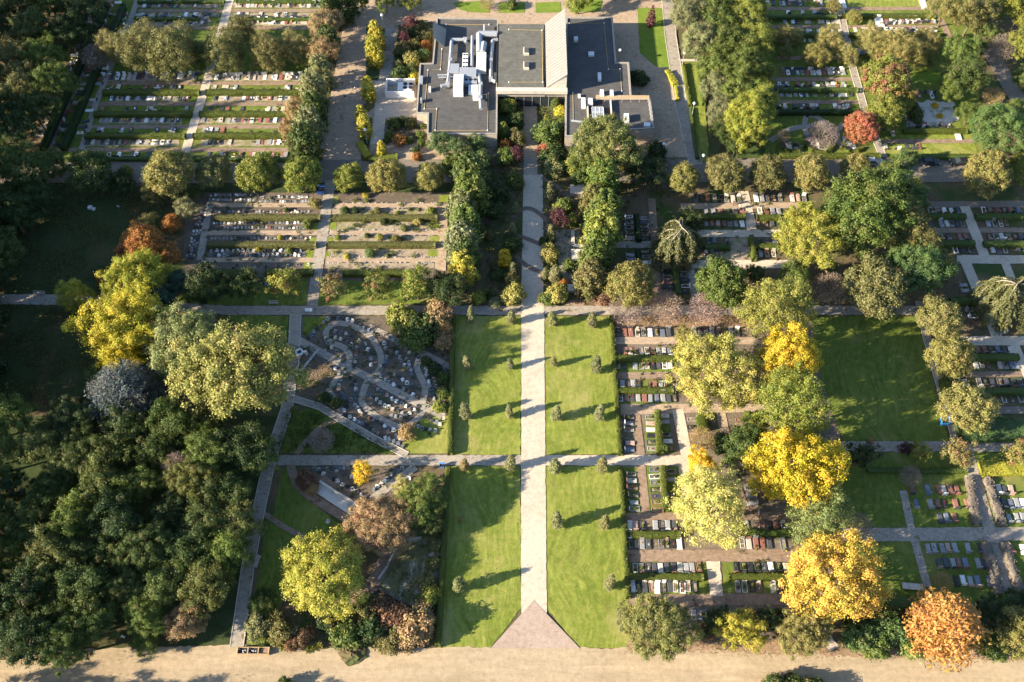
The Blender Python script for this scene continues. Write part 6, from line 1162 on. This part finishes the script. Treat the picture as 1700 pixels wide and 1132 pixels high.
for j, (x, y, wd) in enumerate(((18, 352, 84), (8, 412, 78), (-8, 462, 70))): T('oak', x, y, wd, ('dg', 'g', 'dg')[j], f'dark tree at the left edge of the meadow, {ORD[j]} from top', 'trees at the edge of the meadow')
for j, y in enumerate((300, 345, 390, 430, 470, 510, 555, 600, 645)): T('yew', -62+(j % 2)*14, y, 74, 'dg', f'added unseen tree blocking low sun beyond left edge, {ORD[j]} from top', 'added shade trees beyond the picture edge', hs=1.0, name='tree')  # unseen low trees added to stop sun passing under the wood
for k_, x, y, wd, c, l in (('shrub', 573, 349, 16, 'g', 'dark green shrub above the upper sandy hedge, left'), ('shrub', 590, 349, 14, 'dg', 'second dark shrub above the upper sandy hedge'), ('shrub', 626, 349, 13, 'ol', 'olive shrub above the upper sandy hedge, middle'), ('shrub', 660, 353, 9, 'yg', 'tiny yellowish shrub above the upper sandy hedge'), ('shrub', 716, 350, 16, 'yg', 'green yellow shrub at the right end of upper sandy hedge'), ('shrub', 607, 324, 12, 'ys', 'yellow shrub below the small lime'), ('shrub', 609, 333, 8, 'mg', 'tiny green shrub under the yellow shrub'),
                        ('shrub', 638, 368, 14, 'dg', 'dark shrub below the upper sandy hedge, left'), ('shrub', 648, 366, 12, 'g', 'dark shrub below the upper sandy hedge, right'), ('shrub', 693, 368, 16, 'lg', 'pale shrub below the upper sandy hedge, far right'), ('shrub', 670, 378, 14, 'pale', 'grey green low shrub in the middle sandy bed'), ('shrub', 561, 394, 11, 'yg', 'yellow green shrub above the lower sandy hedge, left'), ('shrub', 610, 391, 11, 'g', 'green shrub above the lower sandy hedge'), ('shrub', 630, 393, 14, 'lg', 'pale green shrub above the lower sandy hedge'), ('shrub', 658, 396, 16, 'ol', 'olive shrub above the lower sandy hedge, right'), ('shrub', 614, 420, 18, 'bt', 'bluish green shrub below the lower sandy hedge'), ('shrub', 576, 426, 11, 'ys', 'yellow ball shrub below the lower sandy hedge'), ('shrub', 644, 424, 10, 'mg', 'small green shrub below the lower sandy hedge, right'),
                        ('shrub', 511, 372, 20, 'mg', 'green round shrub left of the grey path, urn beds'), ('shrub', 508, 365, 9, 'ys', 'small yellow shrub touching the green round one'), ('shrub', 480, 416, 12, 'yg', 'yellow green shrub below the second urn hedge, right'), ('shrub', 459, 411, 10, 'g', 'green shrub below the second urn hedge'), ('shrub', 428, 413, 9, 'ys', 'yellow shrub below the second urn hedge, left'), ('shrub', 465, 394, 10, 'ys', 'yellow shrub above the second urn hedge'), ('shrub', 476, 348, 10, 'g', 'green shrub above the first urn hedge'), ('bush', 524, 338, 22, 'lo', 'pale sparse bush at the grey path, upper urn beds')): T(k_, x, y, wd, c, l, 'shrubs of the urn and sandy beds')

for x, y, wd, c, l in ((660, 1028, 54, 'br', 'reddish brown bush in the dense corner, middle'), (700, 1020, 46, 'tan', 'dry tan bush in the dense corner, upper right'), (632, 1052, 40, 'ol', 'olive bush in the dense corner, left'), (706, 966, 34, 'ol', 'olive low shrub above the yellow green one'), (722, 905, 26, 'ol', 'small olive shrub by the lawn hedge, upper'), (668, 1050, 44, 'ol', 'olive brown bush among the tan ones'), (455, 1030, 36, 'ol', 'olive shrub behind the planter bushes'), (485, 1068, 30, 'br', 'brown low shrub among the spiky plants')): T('bush', x, y, wd, c, l, 'bushes of the lower left garden')
# ------------------------------------------------------------------ furniture, vehicles, people
def yaw_of(p0, p1): return math.atan2(p1[1]-p0[1], p1[0]-p0[0])
def car(px, py, rz, col, label, group=None):
    x, y = P(px, py, .6); root = empty('parked_car', (x, y, .1), rz); tag(root, label, 'car', group)
    m = MB(); prof = [(-2.15, .32), (-2.2, .62), (-2.05, .88), (-1.2, .95), (1.0, .92), (1.95, .78), (2.15, .55), (2.12, .30)]; w = .86; n = len(prof)
    vs = [(a, -w, b) for a, b in prof]+[(a, w, b) for a, b in prof]
    m.add(vs, [tuple(range(n)), tuple(range(2*n-1, n-1, -1))]+[(k, n+k, n+(k+1) % n, (k+1) % n) for k in range(n)], 'paint')
    b = m.build('body', root); b.color = (*col, 1)
    m = MB(); vs = [(-1.75, -.8, .93), (.95, -.8, .93), (.95, .8, .93), (-1.75, .8, .93), (-1.35, -.62, 1.42), (.15, -.62, 1.42), (.15, .62, 1.42), (-1.35, .62, 1.42)]
    m.add(vs, [(0, 1, 5, 4), (1, 2, 6, 5), (2, 3, 7, 6), (3, 0, 4, 7)], 'glass'); m.build('windows', root)
    m = MB(); m.box(-1.38, .18, -.64, .64, 1.42, 1.47, 'paint', .03); r = m.build('car_roof', root); r.color = (*col, 1)
    for a in (-1.35, 1.35):
        for s in (-1, 1):
            m = MB(); m.tube([(a, s*.72, .32), (a, s*.9, .32)], .32, 'black', 14); wh = m.build('wheel', root)
            m = MB(); m.tube([(a, s*.90, .32), (a, s*.915, .32)], .19, 'steel', 10); m.build('rim', wh)
    for s in (-1, 1):
        m = MB(); m.box(2.0, 2.16, s*.62-.16, s*.62+.16, .56, .70, 'white', .02); m.build('headlight', root)
    return root
car(1543, 269, 0, (.02, .025, .035), 'dark blue-black parked car in full view beside the hedge', 'cars parked on the cross road'); car(1593, 269, math.pi, (.012, .013, .016), 'black parked car half under the large round lime', 'cars parked on the cross road')
car(1450, 269, 0, (.25, .28, .33), 'pale blue-grey parked car partly hidden by lime leaves', 'cars parked on the cross road'); car(1000, 225, 1.5, (.015, .015, .018), 'black car in the shade at the east wing corner') if False else None
x, y = P(1432, 85, .8); v = empty('utility_cart', (x, y, .1), .25); tag(v, 'small blue utility cart with a grey load bed beside the narrow path', 'utility cart')
m = MB(); m.box(-1.3, .0, -.75, .75, .35, 1.5, 'paint', .2); o = m.build('cab', v); o.color = (.05, .22, .55, 1)
m = MB(); m.box(-1.1, -.2, -.65, .65, 1.5, 1.53, 'white', .02); m.build('roof', v)
m = MB(); m.box(.1, 1.9, -.8, .8, .5, .62, 'steel')
for b in ((.1, 1.9, -.8, -.74), (.1, 1.9, .74, .8), (1.84, 1.9, -.74, .74)): m.box(*b, .62, .95, 'steel')
m.build('load_bed', v)
for a in (-.8, 1.3):
    for s in (-1, 1): m = MB(); m.tube([(a, s*.6, .3), (a, s*.78, .3)], .3, 'black', 12); m.build('wheel', v)
def bin_(px, py, col, label, s=1.0):
    x, y = P(px, py, .6); b = empty('waste_bin', (x, y, .08)); tag(b, label, 'bin'); b.scale = (s, s, s)
    m = MB(); vs = [(-.42, -.4, .1), (.42, -.4, .1), (.42, .4, .1), (-.42, .4, .1), (-.55, -.5, 1.1), (.55, -.5, 1.1), (.55, .5, 1.1), (-.55, .5, 1.1)]
    m.add(vs, [(0, 1, 5, 4), (1, 2, 6, 5), (2, 3, 7, 6), (3, 0, 4, 7), (3, 2, 1, 0)], 'paint'); m.box(-.5, .5, -.45, .45, .85, .95, 'black'); o = m.build('container', b); o.color = (*col, 1)
    m = MB(); m.box(-.6, .6, .2, .58, 1.1, 1.2, 'paint', .03); o = m.build('lid', b); o.color = (*col, 1)
    for a in (-.35, .35): m = MB(); m.tube([(a, .42, .12), (a, .5, .12)], .14, 'black', 10); m.build('wheel', b)
bin_(1567, 701, (.03, .18, .45), 'blue rimmed open waste container at the lawn corner', 1.35); bin_(734, 773, (.06, .2, .5), 'small blue bin beside the left lawn hedge end', .8); bin_(533, 318, (.02, .07, .25), 'dark blue container beside the grey path top', 1.5)
def person(px, py, rz, top, leg, label, stride=.28, hair='hair'):
    x, y = P(px, py, .9); root = empty('person', (x, y, .1), rz); tag(root, label, 'person', 'people walking in the cemetery'); 
    J = [((0, 0, .95), .125), ((0, .01, 1.15), .115), ((0, .01, 1.36), .135), ((0, .01, 1.50), .055), ((0, .03, 1.60), .085), ((0, .03, 1.70), .085),
         ((-.09, 0, .88), .09), ((-.10, stride*.55, .48), .062), ((-.10, stride, .07), .042), ((-.10, stride+.14, .03), .035), ((.09, 0, .88), .09), ((.10, -stride*.35, .48), .062), ((.10, -stride*1.1, .09), .042), ((.10, -stride*1.1+.13, .03), .035),
         ((-.17, .01, 1.40), .055), ((-.24, -.06, 1.14), .042), ((-.24, .06, .90), .03), ((-.24, .10, .80), .024), ((.17, .01, 1.40), .055), ((.24, .04, 1.14), .042), ((.24, .16, .92), .03), ((.24, .21, .83), .024), ((0, .12, 1.63), .018)]
    E = [(0, 1), (1, 2), (2, 3), (3, 4), (4, 5), (0, 6), (6, 7), (7, 8), (8, 9), (0, 10), (10, 11), (11, 12), (12, 13), (2, 14), (14, 15), (15, 16), (16, 17), (2, 18), (18, 19), (19, 20), (20, 21)]
    def skin(name, idx, mat, grow, col=None):
        mp = {a: k for k, a in enumerate(idx)}; me = bpy.data.meshes.new(name); me.from_pydata([J[a][0] for a in idx], [(mp[a], mp[b]) for a, b in E if a in mp and b in mp], []); me.materials.append(M[mat])
        o = bpy.data.objects.new(name, me); C.objects.link(o); o.parent = root
        md = o.modifiers.new('skin', 'SKIN'); md.use_smooth_shade = True; sv = me.skin_vertices[0].data if me.skin_vertices else None
        if sv is None: bm_ = None
        for k, a in enumerate(idx):
            me.skin_vertices[0].data[k].radius = (J[a][1]+grow, J[a][1]+grow)
            me.skin_vertices[0].data[k].use_root = (k == 0)
        o.modifiers.new('sub', 'SUBSURF').levels = 1; o.modifiers[-1].render_levels = 1
        if col: o.color = (*col, 1)
        return o
    import bmesh
    def skin2(name, idx, mat, grow, col=None):
        mp = {a: k for k, a in enumerate(idx)}; bm = bmesh.new(); ly = bm.verts.layers.skin.verify(); V = []
        for k, a in enumerate(idx):
            v_ = bm.verts.new(J[a][0]); v_[ly].radius = (J[a][1]+grow, J[a][1]+grow); v_[ly].use_root = (k == 0); V.append(v_)
        for a, b in E:
            if a in mp and b in mp: bm.edges.new((V[mp[a]], V[mp[b]]))
        me = bpy.data.meshes.new(name); bm.to_mesh(me); bm.free(); me.materials.append(M[mat]); o = bpy.data.objects.new(name, me); C.objects.link(o); o.parent = root
        o.modifiers.new('skin', 'SKIN').use_smooth_shade = True; s_ = o.modifiers.new('sub', 'SUBSURF'); s_.levels = 1; s_.render_levels = 1
        if col: o.color = (*col, 1)
        return o
    skin2('body', list(range(22)), 'skin', 0); skin2('jacket', [0, 1, 2, 14, 15, 16, 18, 19, 20], 'cloth', .03, top); skin2('trousers', [0, 6, 7, 8, 10, 11, 12], 'cloth', .02, leg)
    m = MB(); m.tube([(0, -.01, 1.60), (0, -.015, 1.70), (0, .0, 1.79)], [.09, .115, .06], hair, 10); m.build('hair', root)
    m = MB(); m.tube([(0, .105, 1.66), (0, .125, 1.62)], [.012, .02], 'skin', 5); m.build('nose', root)
person(590, 148, .1, (.62, .60, .56), (.5, .48, .45), 'person in pale clothes walking in the shade of the forecourt road'); person(573, 162, .3, (.05, .07, .11), (.45, .45, .47), 'person in a dark top walking ahead on the forecourt road')
person(1172, 341, 1.4, (.6, .58, .56), (.45, .45, .47), 'person in pale clothes standing on the path behind graves'); person(1228, 343, -1.2, (.55, .50, .45), (.3, .28, .27), 'person in a beige top at the short pale path'); person(1219, 336, 2.0, (.03, .03, .035), (.03, .03, .04), 'person in black bending near the graves by the lime')
def lamp(px, py, pxt, pyt, label, h=4.2):
    x, y = P(px, py, 0); root = empty('street_lamp', (x, y, .1)); tag(root, label, 'lamp', 'white globe lamps round the building')
    m = MB(); m.tube([(0, 0, 0), (0, 0, .8), (0, 0, h)], [.10, .075, .055], 'steel', 8); m.build('pole', root)
    m = MB(); m.tube([(0, 0, h-.02), (0, 0, h+.08), (0, 0, h+.3), (0, 0, h+.42)], [.18, .36, .33, .12], 'white', 12); m.build('lamp_head', root)
for a in ((637, 49, 0, 0, 'white lamp behind the yellow columnar hornbeams'), (610, 239, 0, 0, 'white lamp at the yellow road corner'), (1027, 107, 0, 0, 'white lamp beside the east wing wall'), (1098, 262, 0, 0, 'white lamp at the east wing front corner'), (1148, 195, 0, 0, 'white lamp on the shady eastern path, upper'), (1163, 281, 0, 0, 'white lamp on the shady eastern path, lower'), (1132, 112, 0, 0, 'white lamp by the narrow lawn end'), (617, 158, 0, 0, 'white lamp by the lone columnar hornbeam')): lamp(*a)
def bench(px, py, rz, label, L=1.9, mat='grey wood', back=True):
    x, y = P(px, py, .4); b = empty('park_bench', (x, y, .1), rz); tag(b, label, 'bench')
    m = MB()
    for k in range(4): m.box(-L/2, L/2, -.22+k*.12, -.12+k*.12, .42, .47, mat, .01)
    m.build('seat', b)
    if back:
        m = MB()
        for k in range(3): m.box(-L/2, L/2, .27, .31, .56+k*.13, .66+k*.13, mat, .01)
        m.build('backrest', b)
    for s in (-L/2+.2, L/2-.2): m = MB(); m.box(s-.05, s+.05, -.2, .28, 0, .42, 'concrete', .02); m.build('leg', b)
bench(65, 487, 0, 'long pale bench at the far left path', 2.4); bench(454, 503, 0, 'grey bench below the maple on the left cross path', 2.0); bench(737, 690, math.pi/2, 'pale bench at the end of the diagonal path', 2.0, 'concrete', False); bench(428, 932, math.pi/2-.2, 'grey bench beside the left edge path', 2.2)
x, y = P(1515, 974, .4); o = empty('stone_bench', (x, y, .1), -.08); tag(o, 'broad grey stone bench slab on the shady lawn', 'bench')
m = MB(); m.box(-1.75, 1.75, -.55, .55, .35, .55, 'concrete', .04); m.build('seat', o)
for s in (-1.2, 1.2): m = MB(); m.box(s-.2, s+.2, -.4, .4, 0, .35, 'concrete', .02); m.build('leg', o)
# raised wooden planter boxes
x, y = P(421, 1081, .3); o = empty('planter_box', (x, y, .1), 0); tag(o, 'wooden planter with three open compartments at the edge of the sandy track', 'planter')
W2 = 26/PPM(421, 1081); m = MB(); H2 = 1.0
for k in range(4): xx = -W2+2*W2*k/3; m.box(xx-.09, xx+.09, -H2/2, H2/2, 0, .65, 'wood', .02)
for s in (-H2/2-.05, H2/2-.05+.1): m.box(-W2-.09, W2+.09, s-.05, s+.05, 0, .651, 'wood', .02)
m.build('frame', o)
for k in range(3):
    xx = -W2+2*W2*(k+.5)/3; m = MB(); m.box(xx-W2/3+.1, xx+W2/3-.1, -H2/2+.02, H2/2-.02, .1, .35, ('black', 'black', 'leaf litter')[k]); m.build('filling', o)
m = MB(); rng = random.Random(3)
for k in range(14): xx = rng.uniform(-W2+.2, .4); yy = rng.uniform(-.4, .4); m.box(xx-.08, xx+.08, yy-.08, yy+.08, .33, .45, 'white', .03)
m.build('pots', o)
# ring sculpture, railing, walls
x, y = P(497, 585, .3); o = empty('stone_ring', (x, y, .1), .3); tag(o, 'white round stone ring basin with a small stepped block', 'sculpture')
m = MB(); n = 24
for k in range(n):
    a, b = 2*math.pi*k/n, 2*math.pi*(k+1)/n; ro, ri = .78, .5
    vs = [(math.cos(t)*r_, math.sin(t)*r_, z) for z in (0, .5) for t in (a, b) for r_ in (ri, ro)]
    m.add(vs, [(4, 5, 7, 6), (1, 3, 7, 5), (2, 0, 4, 6)], 'white')
m.build('ring', o); m = MB(); m.tube([(0, 0, .02), (0, 0, .2)], .5, 'granite', 20); q = m.build('basin', o); q.color = (.05, .055, .06, 1)
m = MB(); m.box(.7, 1.5, -.5, .1, 0, .45, 'concrete', .05); m.box(1.0, 1.6, -.9, -.3, 0, .25, 'concrete', .05); m.build('step', o)
def wallseg(name, pts, th, h, mat, label, cat='wall', coping=None):
    q = [Vector((*P(*p), 0)) for p in pts]; c0 = sum(q, Vector())/len(q); root = empty(name, c0); tag(root, label, cat); m = MB(); mc = MB()
    for a, b in zip(q, q[1:]):
        d = (b-a); L = d.length; mt = Matrix.Translation((a+b)/2-c0) @ Matrix.Rotation(math.atan2(d.y, d.x), 4, 'Z')
        m.box(-L/2, L/2, -th/2, th/2, 0, h, mat, .02, mt)
        if coping: mc.box(-L/2-.03, L/2+.03, -th/2-.06, th/2+.06, h+.001, h+.12, coping, .02, mt)
    m.build('wall', root)
    if coping: mc.build('coping', root)
    return root
q = [P(494, 627), P(528, 584)]; x, y = P(511, 605); o = empty('railing', (x, y, 0)); tag(o, 'white metal railing with posts beside the dark paved corner', 'railing')
m = MB(); m2 = MB(); a, b = Vector((q[0][0]-x, q[0][1]-y, 0)), Vector((q[1][0]-x, q[1][1]-y, 0))
for z in (.45, .95): m.tube([a+Vector((0, 0, z)), b+Vector((0, 0, z))], .05, 'white', 6)
for k in range(7): c = a.lerp(b, k/6); m2.tube([c, c+Vector((0, 0, 1.0))], .06, 'white', 6)
m.build('rail', o); m2.build('post', o)
for name, zx0, zy0, zx1, zy1, h, mat, l in (('columbarium_wall', 388, 97, 478, 150, 1.4, 'concrete', 'pale concrete columbarium block at the upper right of the axis'), ('columbarium_wall', 400, 525, 480, 600, 1.1, 'concrete', 'low pale concrete columbarium terrace right of the axis'), ('columbarium_wall', 370, 758, 482, 796, 1.0, 'concrete', 'pale concrete columbarium block above the brown bed')):
    a = P(850+zx0/4, 283+zy1/4, h); b = P(850+zx1/4, 283+zy0/4, h); cx, cy = (a[0]+b[0])/2, (a[1]+b[1])/2; o = empty(name, (cx, cy, 0)); tag(o, l, 'columbarium', 'columbarium walls beside the axis'); m = MB(); m.box(a[0]-cx, b[0]-cx, a[1]-cy, b[1]-cy, 0, h, mat, .03); m.build('wall', o)
    m = MB(); nb_ = 6
    for k in range(nb_): xx = a[0]-cx+(b[0]-a[0])*(k+.5)/nb_; m.box(xx-.28, xx+.28, a[1]-cy-.03, a[1]-cy+.02, .25, h-.2, 'granite', .01)
    p_ = m.build('niche_plates', o); p_.color = (.3, .28, .26, 1)
    m = MB(); m.box(a[0]-cx-.08, b[0]-cx+.08, a[1]-cy-.08, b[1]-cy+.08, h+.002, h+.1, 'grey wood' if h > 1.3 else 'concrete', .02); m.build('coping', o)
wallseg('pool_wall', [(951, 386), (951, 411), (970, 411), (970, 396)], .7, .8, 'concrete', 'pale concrete U-shaped wall round a dark basin right of the axis')
wallseg('stone_edging', [(668, 894), (660, 910), (650, 925), (640, 945), (628, 962)], .35, .3, 'concrete', 'broken white stone edging along the brown garden path', 'stone edging')
wallseg('stone_edging', [(626, 976), (612, 992), (598, 1006), (580, 1018)], 1.0, .45, 'black', 'black stone edging below the golden tree path', 'stone edging')
wallseg('stone_edging', [(628, 977), (650, 990), (672, 1004)], .3, .4, 'dark brick', 'thin dark edging branching to the lawn hedge', 'stone edging')
wallseg('columbarium_strip', [(527, 808), (545, 820), (565, 833), (585, 846), (602, 858)], 2.2, .35, 'pale gravel', 'wide pale stone strip across the lower urn triangle', 'stone strip', None)
wallseg('columbarium_wall', [(532, 802), (556, 818), (580, 832), (604, 848)], .35, .8, 'concrete', 'narrow concrete wall with a kerb along the pale stone strip', 'columbarium', 'concrete')
x, y = P(513, 517, .4); o = empty('notice_board', (x, y, .1)); tag(o, 'pale tilted notice board at the path junction', 'notice board')
m = MB(); m.add([(-.75, -.3, .75), (.75, -.3, .75), (.75, .3, 1.15), (-.75, .3, 1.15), (-.75, -.3, .70), (.75, -.3, .70), (.75, .3, 1.1), (-.75, .3, 1.1)], [(0, 1, 2, 3), (7, 6, 5, 4), (0, 4, 5, 1), (1, 5, 6, 2), (2, 6, 7, 3), (3, 7, 4, 0)], 'white'); m.build('panel', o)
for s in (-.6, .6): m = MB(); m.tube([(s, 0, 0), (s, 0, .9)], .05, 'steel', 6); m.build('leg', o)
for px, py, l in ((152, 345, 'white stone block lying in the dark meadow'), (196, 342, 'tiny pale stone right of the white block in the meadow'), (204, 1056, 'small white stone at the edge of the wood')):
    x, y = P(px, py, .2); s = 1.0 if px == 152 else .4; m = MB(); m.box(-.7*s, .2*s, -.4*s, .4*s, 0, .5*s+.1, 'white', .08); m.box(.3*s, .9*s, -.7*s, .0, 0, .3*s+.1, 'white', .06); tag(m.build('stone_block', None, (x, y, .1)), l, 'stone')
for px, py, rz, l in ((1533, 6, 0, 'long pale memorial slab on the farthest lawn at right'), (1399, 5, 0, 'pale memorial slab beside the upper right path')):
    x, y = P(px, py, .3); m = MB(); m.box(-.7, .7, -1.9, 1.9, 0, .4, 'white', .06); tag(m.build('memorial_slab', None, (x, y, .1)), l, 'memorial')
x, y = P(1460, 36, .4); m = MB(); m.box(-1.0, 1.0, -1.7, 1.7, 0, .45, 'white', .06); m.box(-.5, .5, 1.3, 1.6, .45, 1.3, 'white', .06); tag(m.build('memorial_slab', None, (x, y, .1)), 'white broad memorial slab at the left of the colourful graves', 'memorial')
x, y = P(1591, 226, .3); m = MB(); m.box(-.6, .6, -1.1, 1.1, 0, .35, 'white', .05); m.box(-.5, .5, .9, 1.1, .35, 1.0, 'white', .05); tag(m.build('memorial_slab', None, (x, y, .1)), 'single white grave slab on the lawn above the cars', 'memorial')
x, y = P(571, 1086, .2)
rngp = np.random.default_rng(5); m = MB(); n = 18; vs = []; fs = []
for i in range(6):
    for j in range(n):
        r_ = 2.0*(1-i/5)**.7; a = 2*math.pi*j/n; vs.append((r_*math.cos(a)*1.25*(1+.14*rngp.normal()), r_*math.sin(a)*.9*(1+.14*rngp.normal()), .85*(i/5)**.8*(1+.15*rngp.normal())))
for i in range(5):
    for j in range(n): fs.append((i*n+j, i*n+(j+1) % n, (i+1)*n+(j+1) % n, (i+1)*n+j))
m.add(vs, fs, 'soil'); tag(m.build('earth_heap', None, (*P(585, 1086), .1)), 'small heap of dark earth below the round glossy bush', 'earth heap')
# bollards
for px, py, l in ((1135, 236, 'yellow bollard on the eastern road, lower'), (1126, 165, 'yellow bollard at the end of thin yellow hedge')):
    x, y = P(px, py, .4); m = MB(); m.tube([(0, 0, 0), (0, 0, .8), (0, 0, .9)], [.13, .13, .05], 'ochre line', 10); tag(m.build('bollard', None, (x, y, .1)), l, 'bollard', 'yellow bollards')

# ------------------------------------------------------------------ stuff nobody could count
def inpoly(x, y, pl):
    c = np.zeros(len(x), bool); n = len(pl)
    for i in range(n):
        (x1, y1), (x2, y2) = pl[i], pl[(i+1) % n]; t = (y1 > y) != (y2 > y)
        c ^= t & (x < (x2-x1)*(y-y1)/((y2-y1) if y2 != y1 else 1e-9)+x1)
    return c
def scatter(seed, polys, dens):
    rng = np.random.default_rng(seed); out = []
    for pl in polys:
        q = [P(*p) for p in pl]; xs = [a for a, _ in q]; ys = [b for _, b in q]
        n = int((max(xs)-min(xs))*(max(ys)-min(ys))*dens); x = rng.uniform(min(xs), max(xs), n); y = rng.uniform(min(ys), max(ys), n); k = inpoly(x, y, q); out.append(np.stack([x[k], y[k]], 1))
    return np.concatenate(out), rng
def stuff(name, seed, polys, dens, size, h, col, label, cat, asp=.35, per=5, spread=.35, flatn=.3, aut=0.0, clump=None):
    p, rng = scatter(seed, polys, dens)
    if clump:
        f = np.sin(p[:, 0]*clump+1.3*np.sin(p[:, 1]*clump*.8))+np.sin(p[:, 1]*clump*1.3+p[:, 0]*clump*.4); p = p[f > rng.normal(0, .7, len(p))]
    m = len(p); c = np.repeat(p, per, 0); hh = np.repeat(h*rng.uniform(.3, 1.2, m), per)
    c = np.stack([c[:, 0]+rng.normal(0, spread, m*per), c[:, 1]+rng.normal(0, spread, m*per), hh*rng.random(m*per)+.1], 1)
    n = rng.normal(0, 1, (m*per, 3)); n[:, 2] = np.abs(n[:, 2])*flatn+flatn
    v, f = quads(rng, c, n, size, asp); t = np.repeat(rng.random(m), per)
    o = link(name, ncloud(v, f, t, np.clip(.6*t+.4*rng.random(m*per), 0, 1), name)); o.color = (*COL[col], aut); return tag(o, label, cat, kind='stuff')
stuff('meadow_grass', 1, [[(-60, 305), (110, 305), (290, 318), (280, 350), (205, 440), (160, 486), (-60, 486)], [(-60, 505), (150, 505), (170, 600), (140, 670), (-60, 680)]], 4.5, .26, .7, 'ol', 'rough dark meadow grass at the left', 'meadow grass', asp=.2, clump=.45)
stuff('ground_cover', 2, [[(828, 152), (866, 152), (866, 300), (862, 500), (812, 503), (805, 300)], [(893, 170), (938, 230), (990, 290), (965, 480), (905, 500), (902, 300)], [(1000, 255), (1120, 262), (1120, 325), (1010, 325)], [(640, 200), (688, 198), (705, 230), (640, 237)], [(662, 45), (716, 40), (716, 104), (690, 130), (652, 131)]], 1.9, .18, .7, 'mg', 'low mixed ground cover in the garden beds', 'ground cover', asp=.6, per=7)
stuff('ground_cover', 3, [[(448, 990), (720, 1000), (725, 1068), (420, 1068)], [(645, 900), (733, 890), (728, 1000), (640, 990)], [(700, 590), (748, 615), (744, 690), (712, 690)], [(655, 525), (748, 525), (748, 605), (700, 585)]], 1.0, .20, .5, 'ol', 'brownish ground cover in the lower left gardens', 'ground cover', asp=.6, per=7, aut=.12, clump=.9)
stuff('ground_cover', 6, [[(532, 702), (563, 702), (668, 752), (500, 752)], [(474, 688), (528, 682), (545, 694), (490, 748), (455, 750)]], 5.0, .16, .45, 'g', 'dark green ground cover in the triangular bed', 'ground cover', asp=.6, per=5)
stuff('heather', 4, [[(935, 482), (1018, 490), (1018, 506), (930, 506)], [(510, 790), (530, 786), (530, 815), (512, 806)]], 5, .14, .5, 'br', 'brown heather bed above the cross path', 'heather', asp=.5, per=6)
stuff('fallen_leaves', 5, [[(1020, 525), (1250, 525), (1262, 546), (1022, 546)], [(1042, 1060), (1330, 1064), (1700, 1084), (1700, 1097), (1180, 1084), (1042, 1082)], [(520, 596), (548, 610), (560, 680), (500, 672), (495, 640)], [(640, 925), (668, 900), (630, 980), (560, 1020)]], 14, .11, .06, 'tan', 'fallen brown leaves on the ground', 'fallen leaves', asp=.7, per=2, flatn=2.0, aut=.2)
stuff('grave_planting', 8, [[(505, 530), (745, 530), (742, 690), (700, 740), (495, 655)], [(505, 778), (690, 778), (640, 835), (600, 845)], [(340, 365), (520, 365), (515, 402), (335, 402)], [(335, 408), (518, 408), (512, 448), (330, 448)], [(350, 322), (535, 322), (530, 358), (345, 358)]], .22, .12, .4, 'mg', 'small mixed planting between the urn stones', 'planting', asp=.7, per=26, spread=.2, aut=.08)
stuff('grave_planting', 9, [[(555, 325), (735, 322), (722, 450), (545, 450)]], .11, .13, .7, 'mg', 'scattered small plants on the sandy beds', 'planting', asp=.7, per=60, spread=.3)
stuff('wild_plants', 10, [[(1022, 570), (1250, 570), (1300, 680), (1030, 680)], [(1200, 780), (1330, 780), (1330, 990), (1210, 990)], [(1020, 325), (1330, 325), (1330, 500), (1020, 500)]], .16, .13, .5, 'mg', 'small scattered plants among the graves', 'planting', asp=.7, per=22, spread=.2, aut=.1)
def gstuff(name, seed, polys, dens, col, label):
    p, rng = scatter(seed, polys, dens); m = len(p); c = np.stack([p[:, 0], p[:, 1], np.full(m, .13)], 1); n = rng.normal(0, 1, (m, 3)); n[:, 2] = 0.35
    v, f = quads(rng, c, n, .11, .22); t = .5+.25*np.sin(p[:, 0]*.55+2*np.sin(p[:, 1]*.2))+.25*np.sin(p[:, 1]*.75+p[:, 0]*.3)
    o = link(name, ncloud(v, f, rng.random(m)*.8, np.clip(.6*rng.random(m)+.4*t, 0, 1), name)); o.color = (*COL[col], 0); return tag(o, label, 'grass', kind='stuff')
gstuff('lawn_grass', 21, [[(753, 527), (864, 527), (863, 752), (749, 752)], [(745, 777), (862, 777), (863, 1010), (815, 1072), (731, 1072)], [(904, 527), (1014, 527), (1027, 752), (907, 752)], [(907, 777), (1028, 777), (1042, 1000), (1042, 1072), (964, 1072), (910, 1010)]], 26, (.0) if False else 'grass', 'short mown grass of the four lawns beside the axis') if 'grass' in COL else None
stuff('scattered_leaves', 31, [[(746, 777), (862, 777), (862, 1000), (735, 1060)], [(910, 780), (1028, 780), (1040, 1060), (970, 1060)], [(752, 527), (862, 527), (862, 752), (748, 752)], [(1350, 527), (1520, 527), (1570, 730), (1405, 730)]], .55, .10, .03, 'tan', 'a few fallen leaves lying on the lawns', 'fallen leaves', asp=.7, per=1, flatn=2.0, aut=.2)
m = MB(); rng = random.Random(77)
for y0_ in (337.5, 346.5, 382.5, 391.5, 427.5, 436.5):
    a, b = Vector(P(556 if y0_ < 350 else 545, y0_)), Vector(P(724, y0_)); n = 46
    for k in range(n):
        p = a.lerp(b, k/(n-1)); s_ = rng.uniform(.12, .2); h_ = rng.uniform(.08, .2)
        if rng.random() < .8: m.box(p.x-s_, p.x+s_, p.y-s_*.8, p.y+s_*.8, .05, .1+h_, rng.choice(('gd', 'gg', 'gp')), .03)
tag(m.build('edge_stones'), 'tiny plate stones lining the sandy beds right of the grey path', 'edge stones', kind='stuff')
print('objects', len(bpy.data.objects))
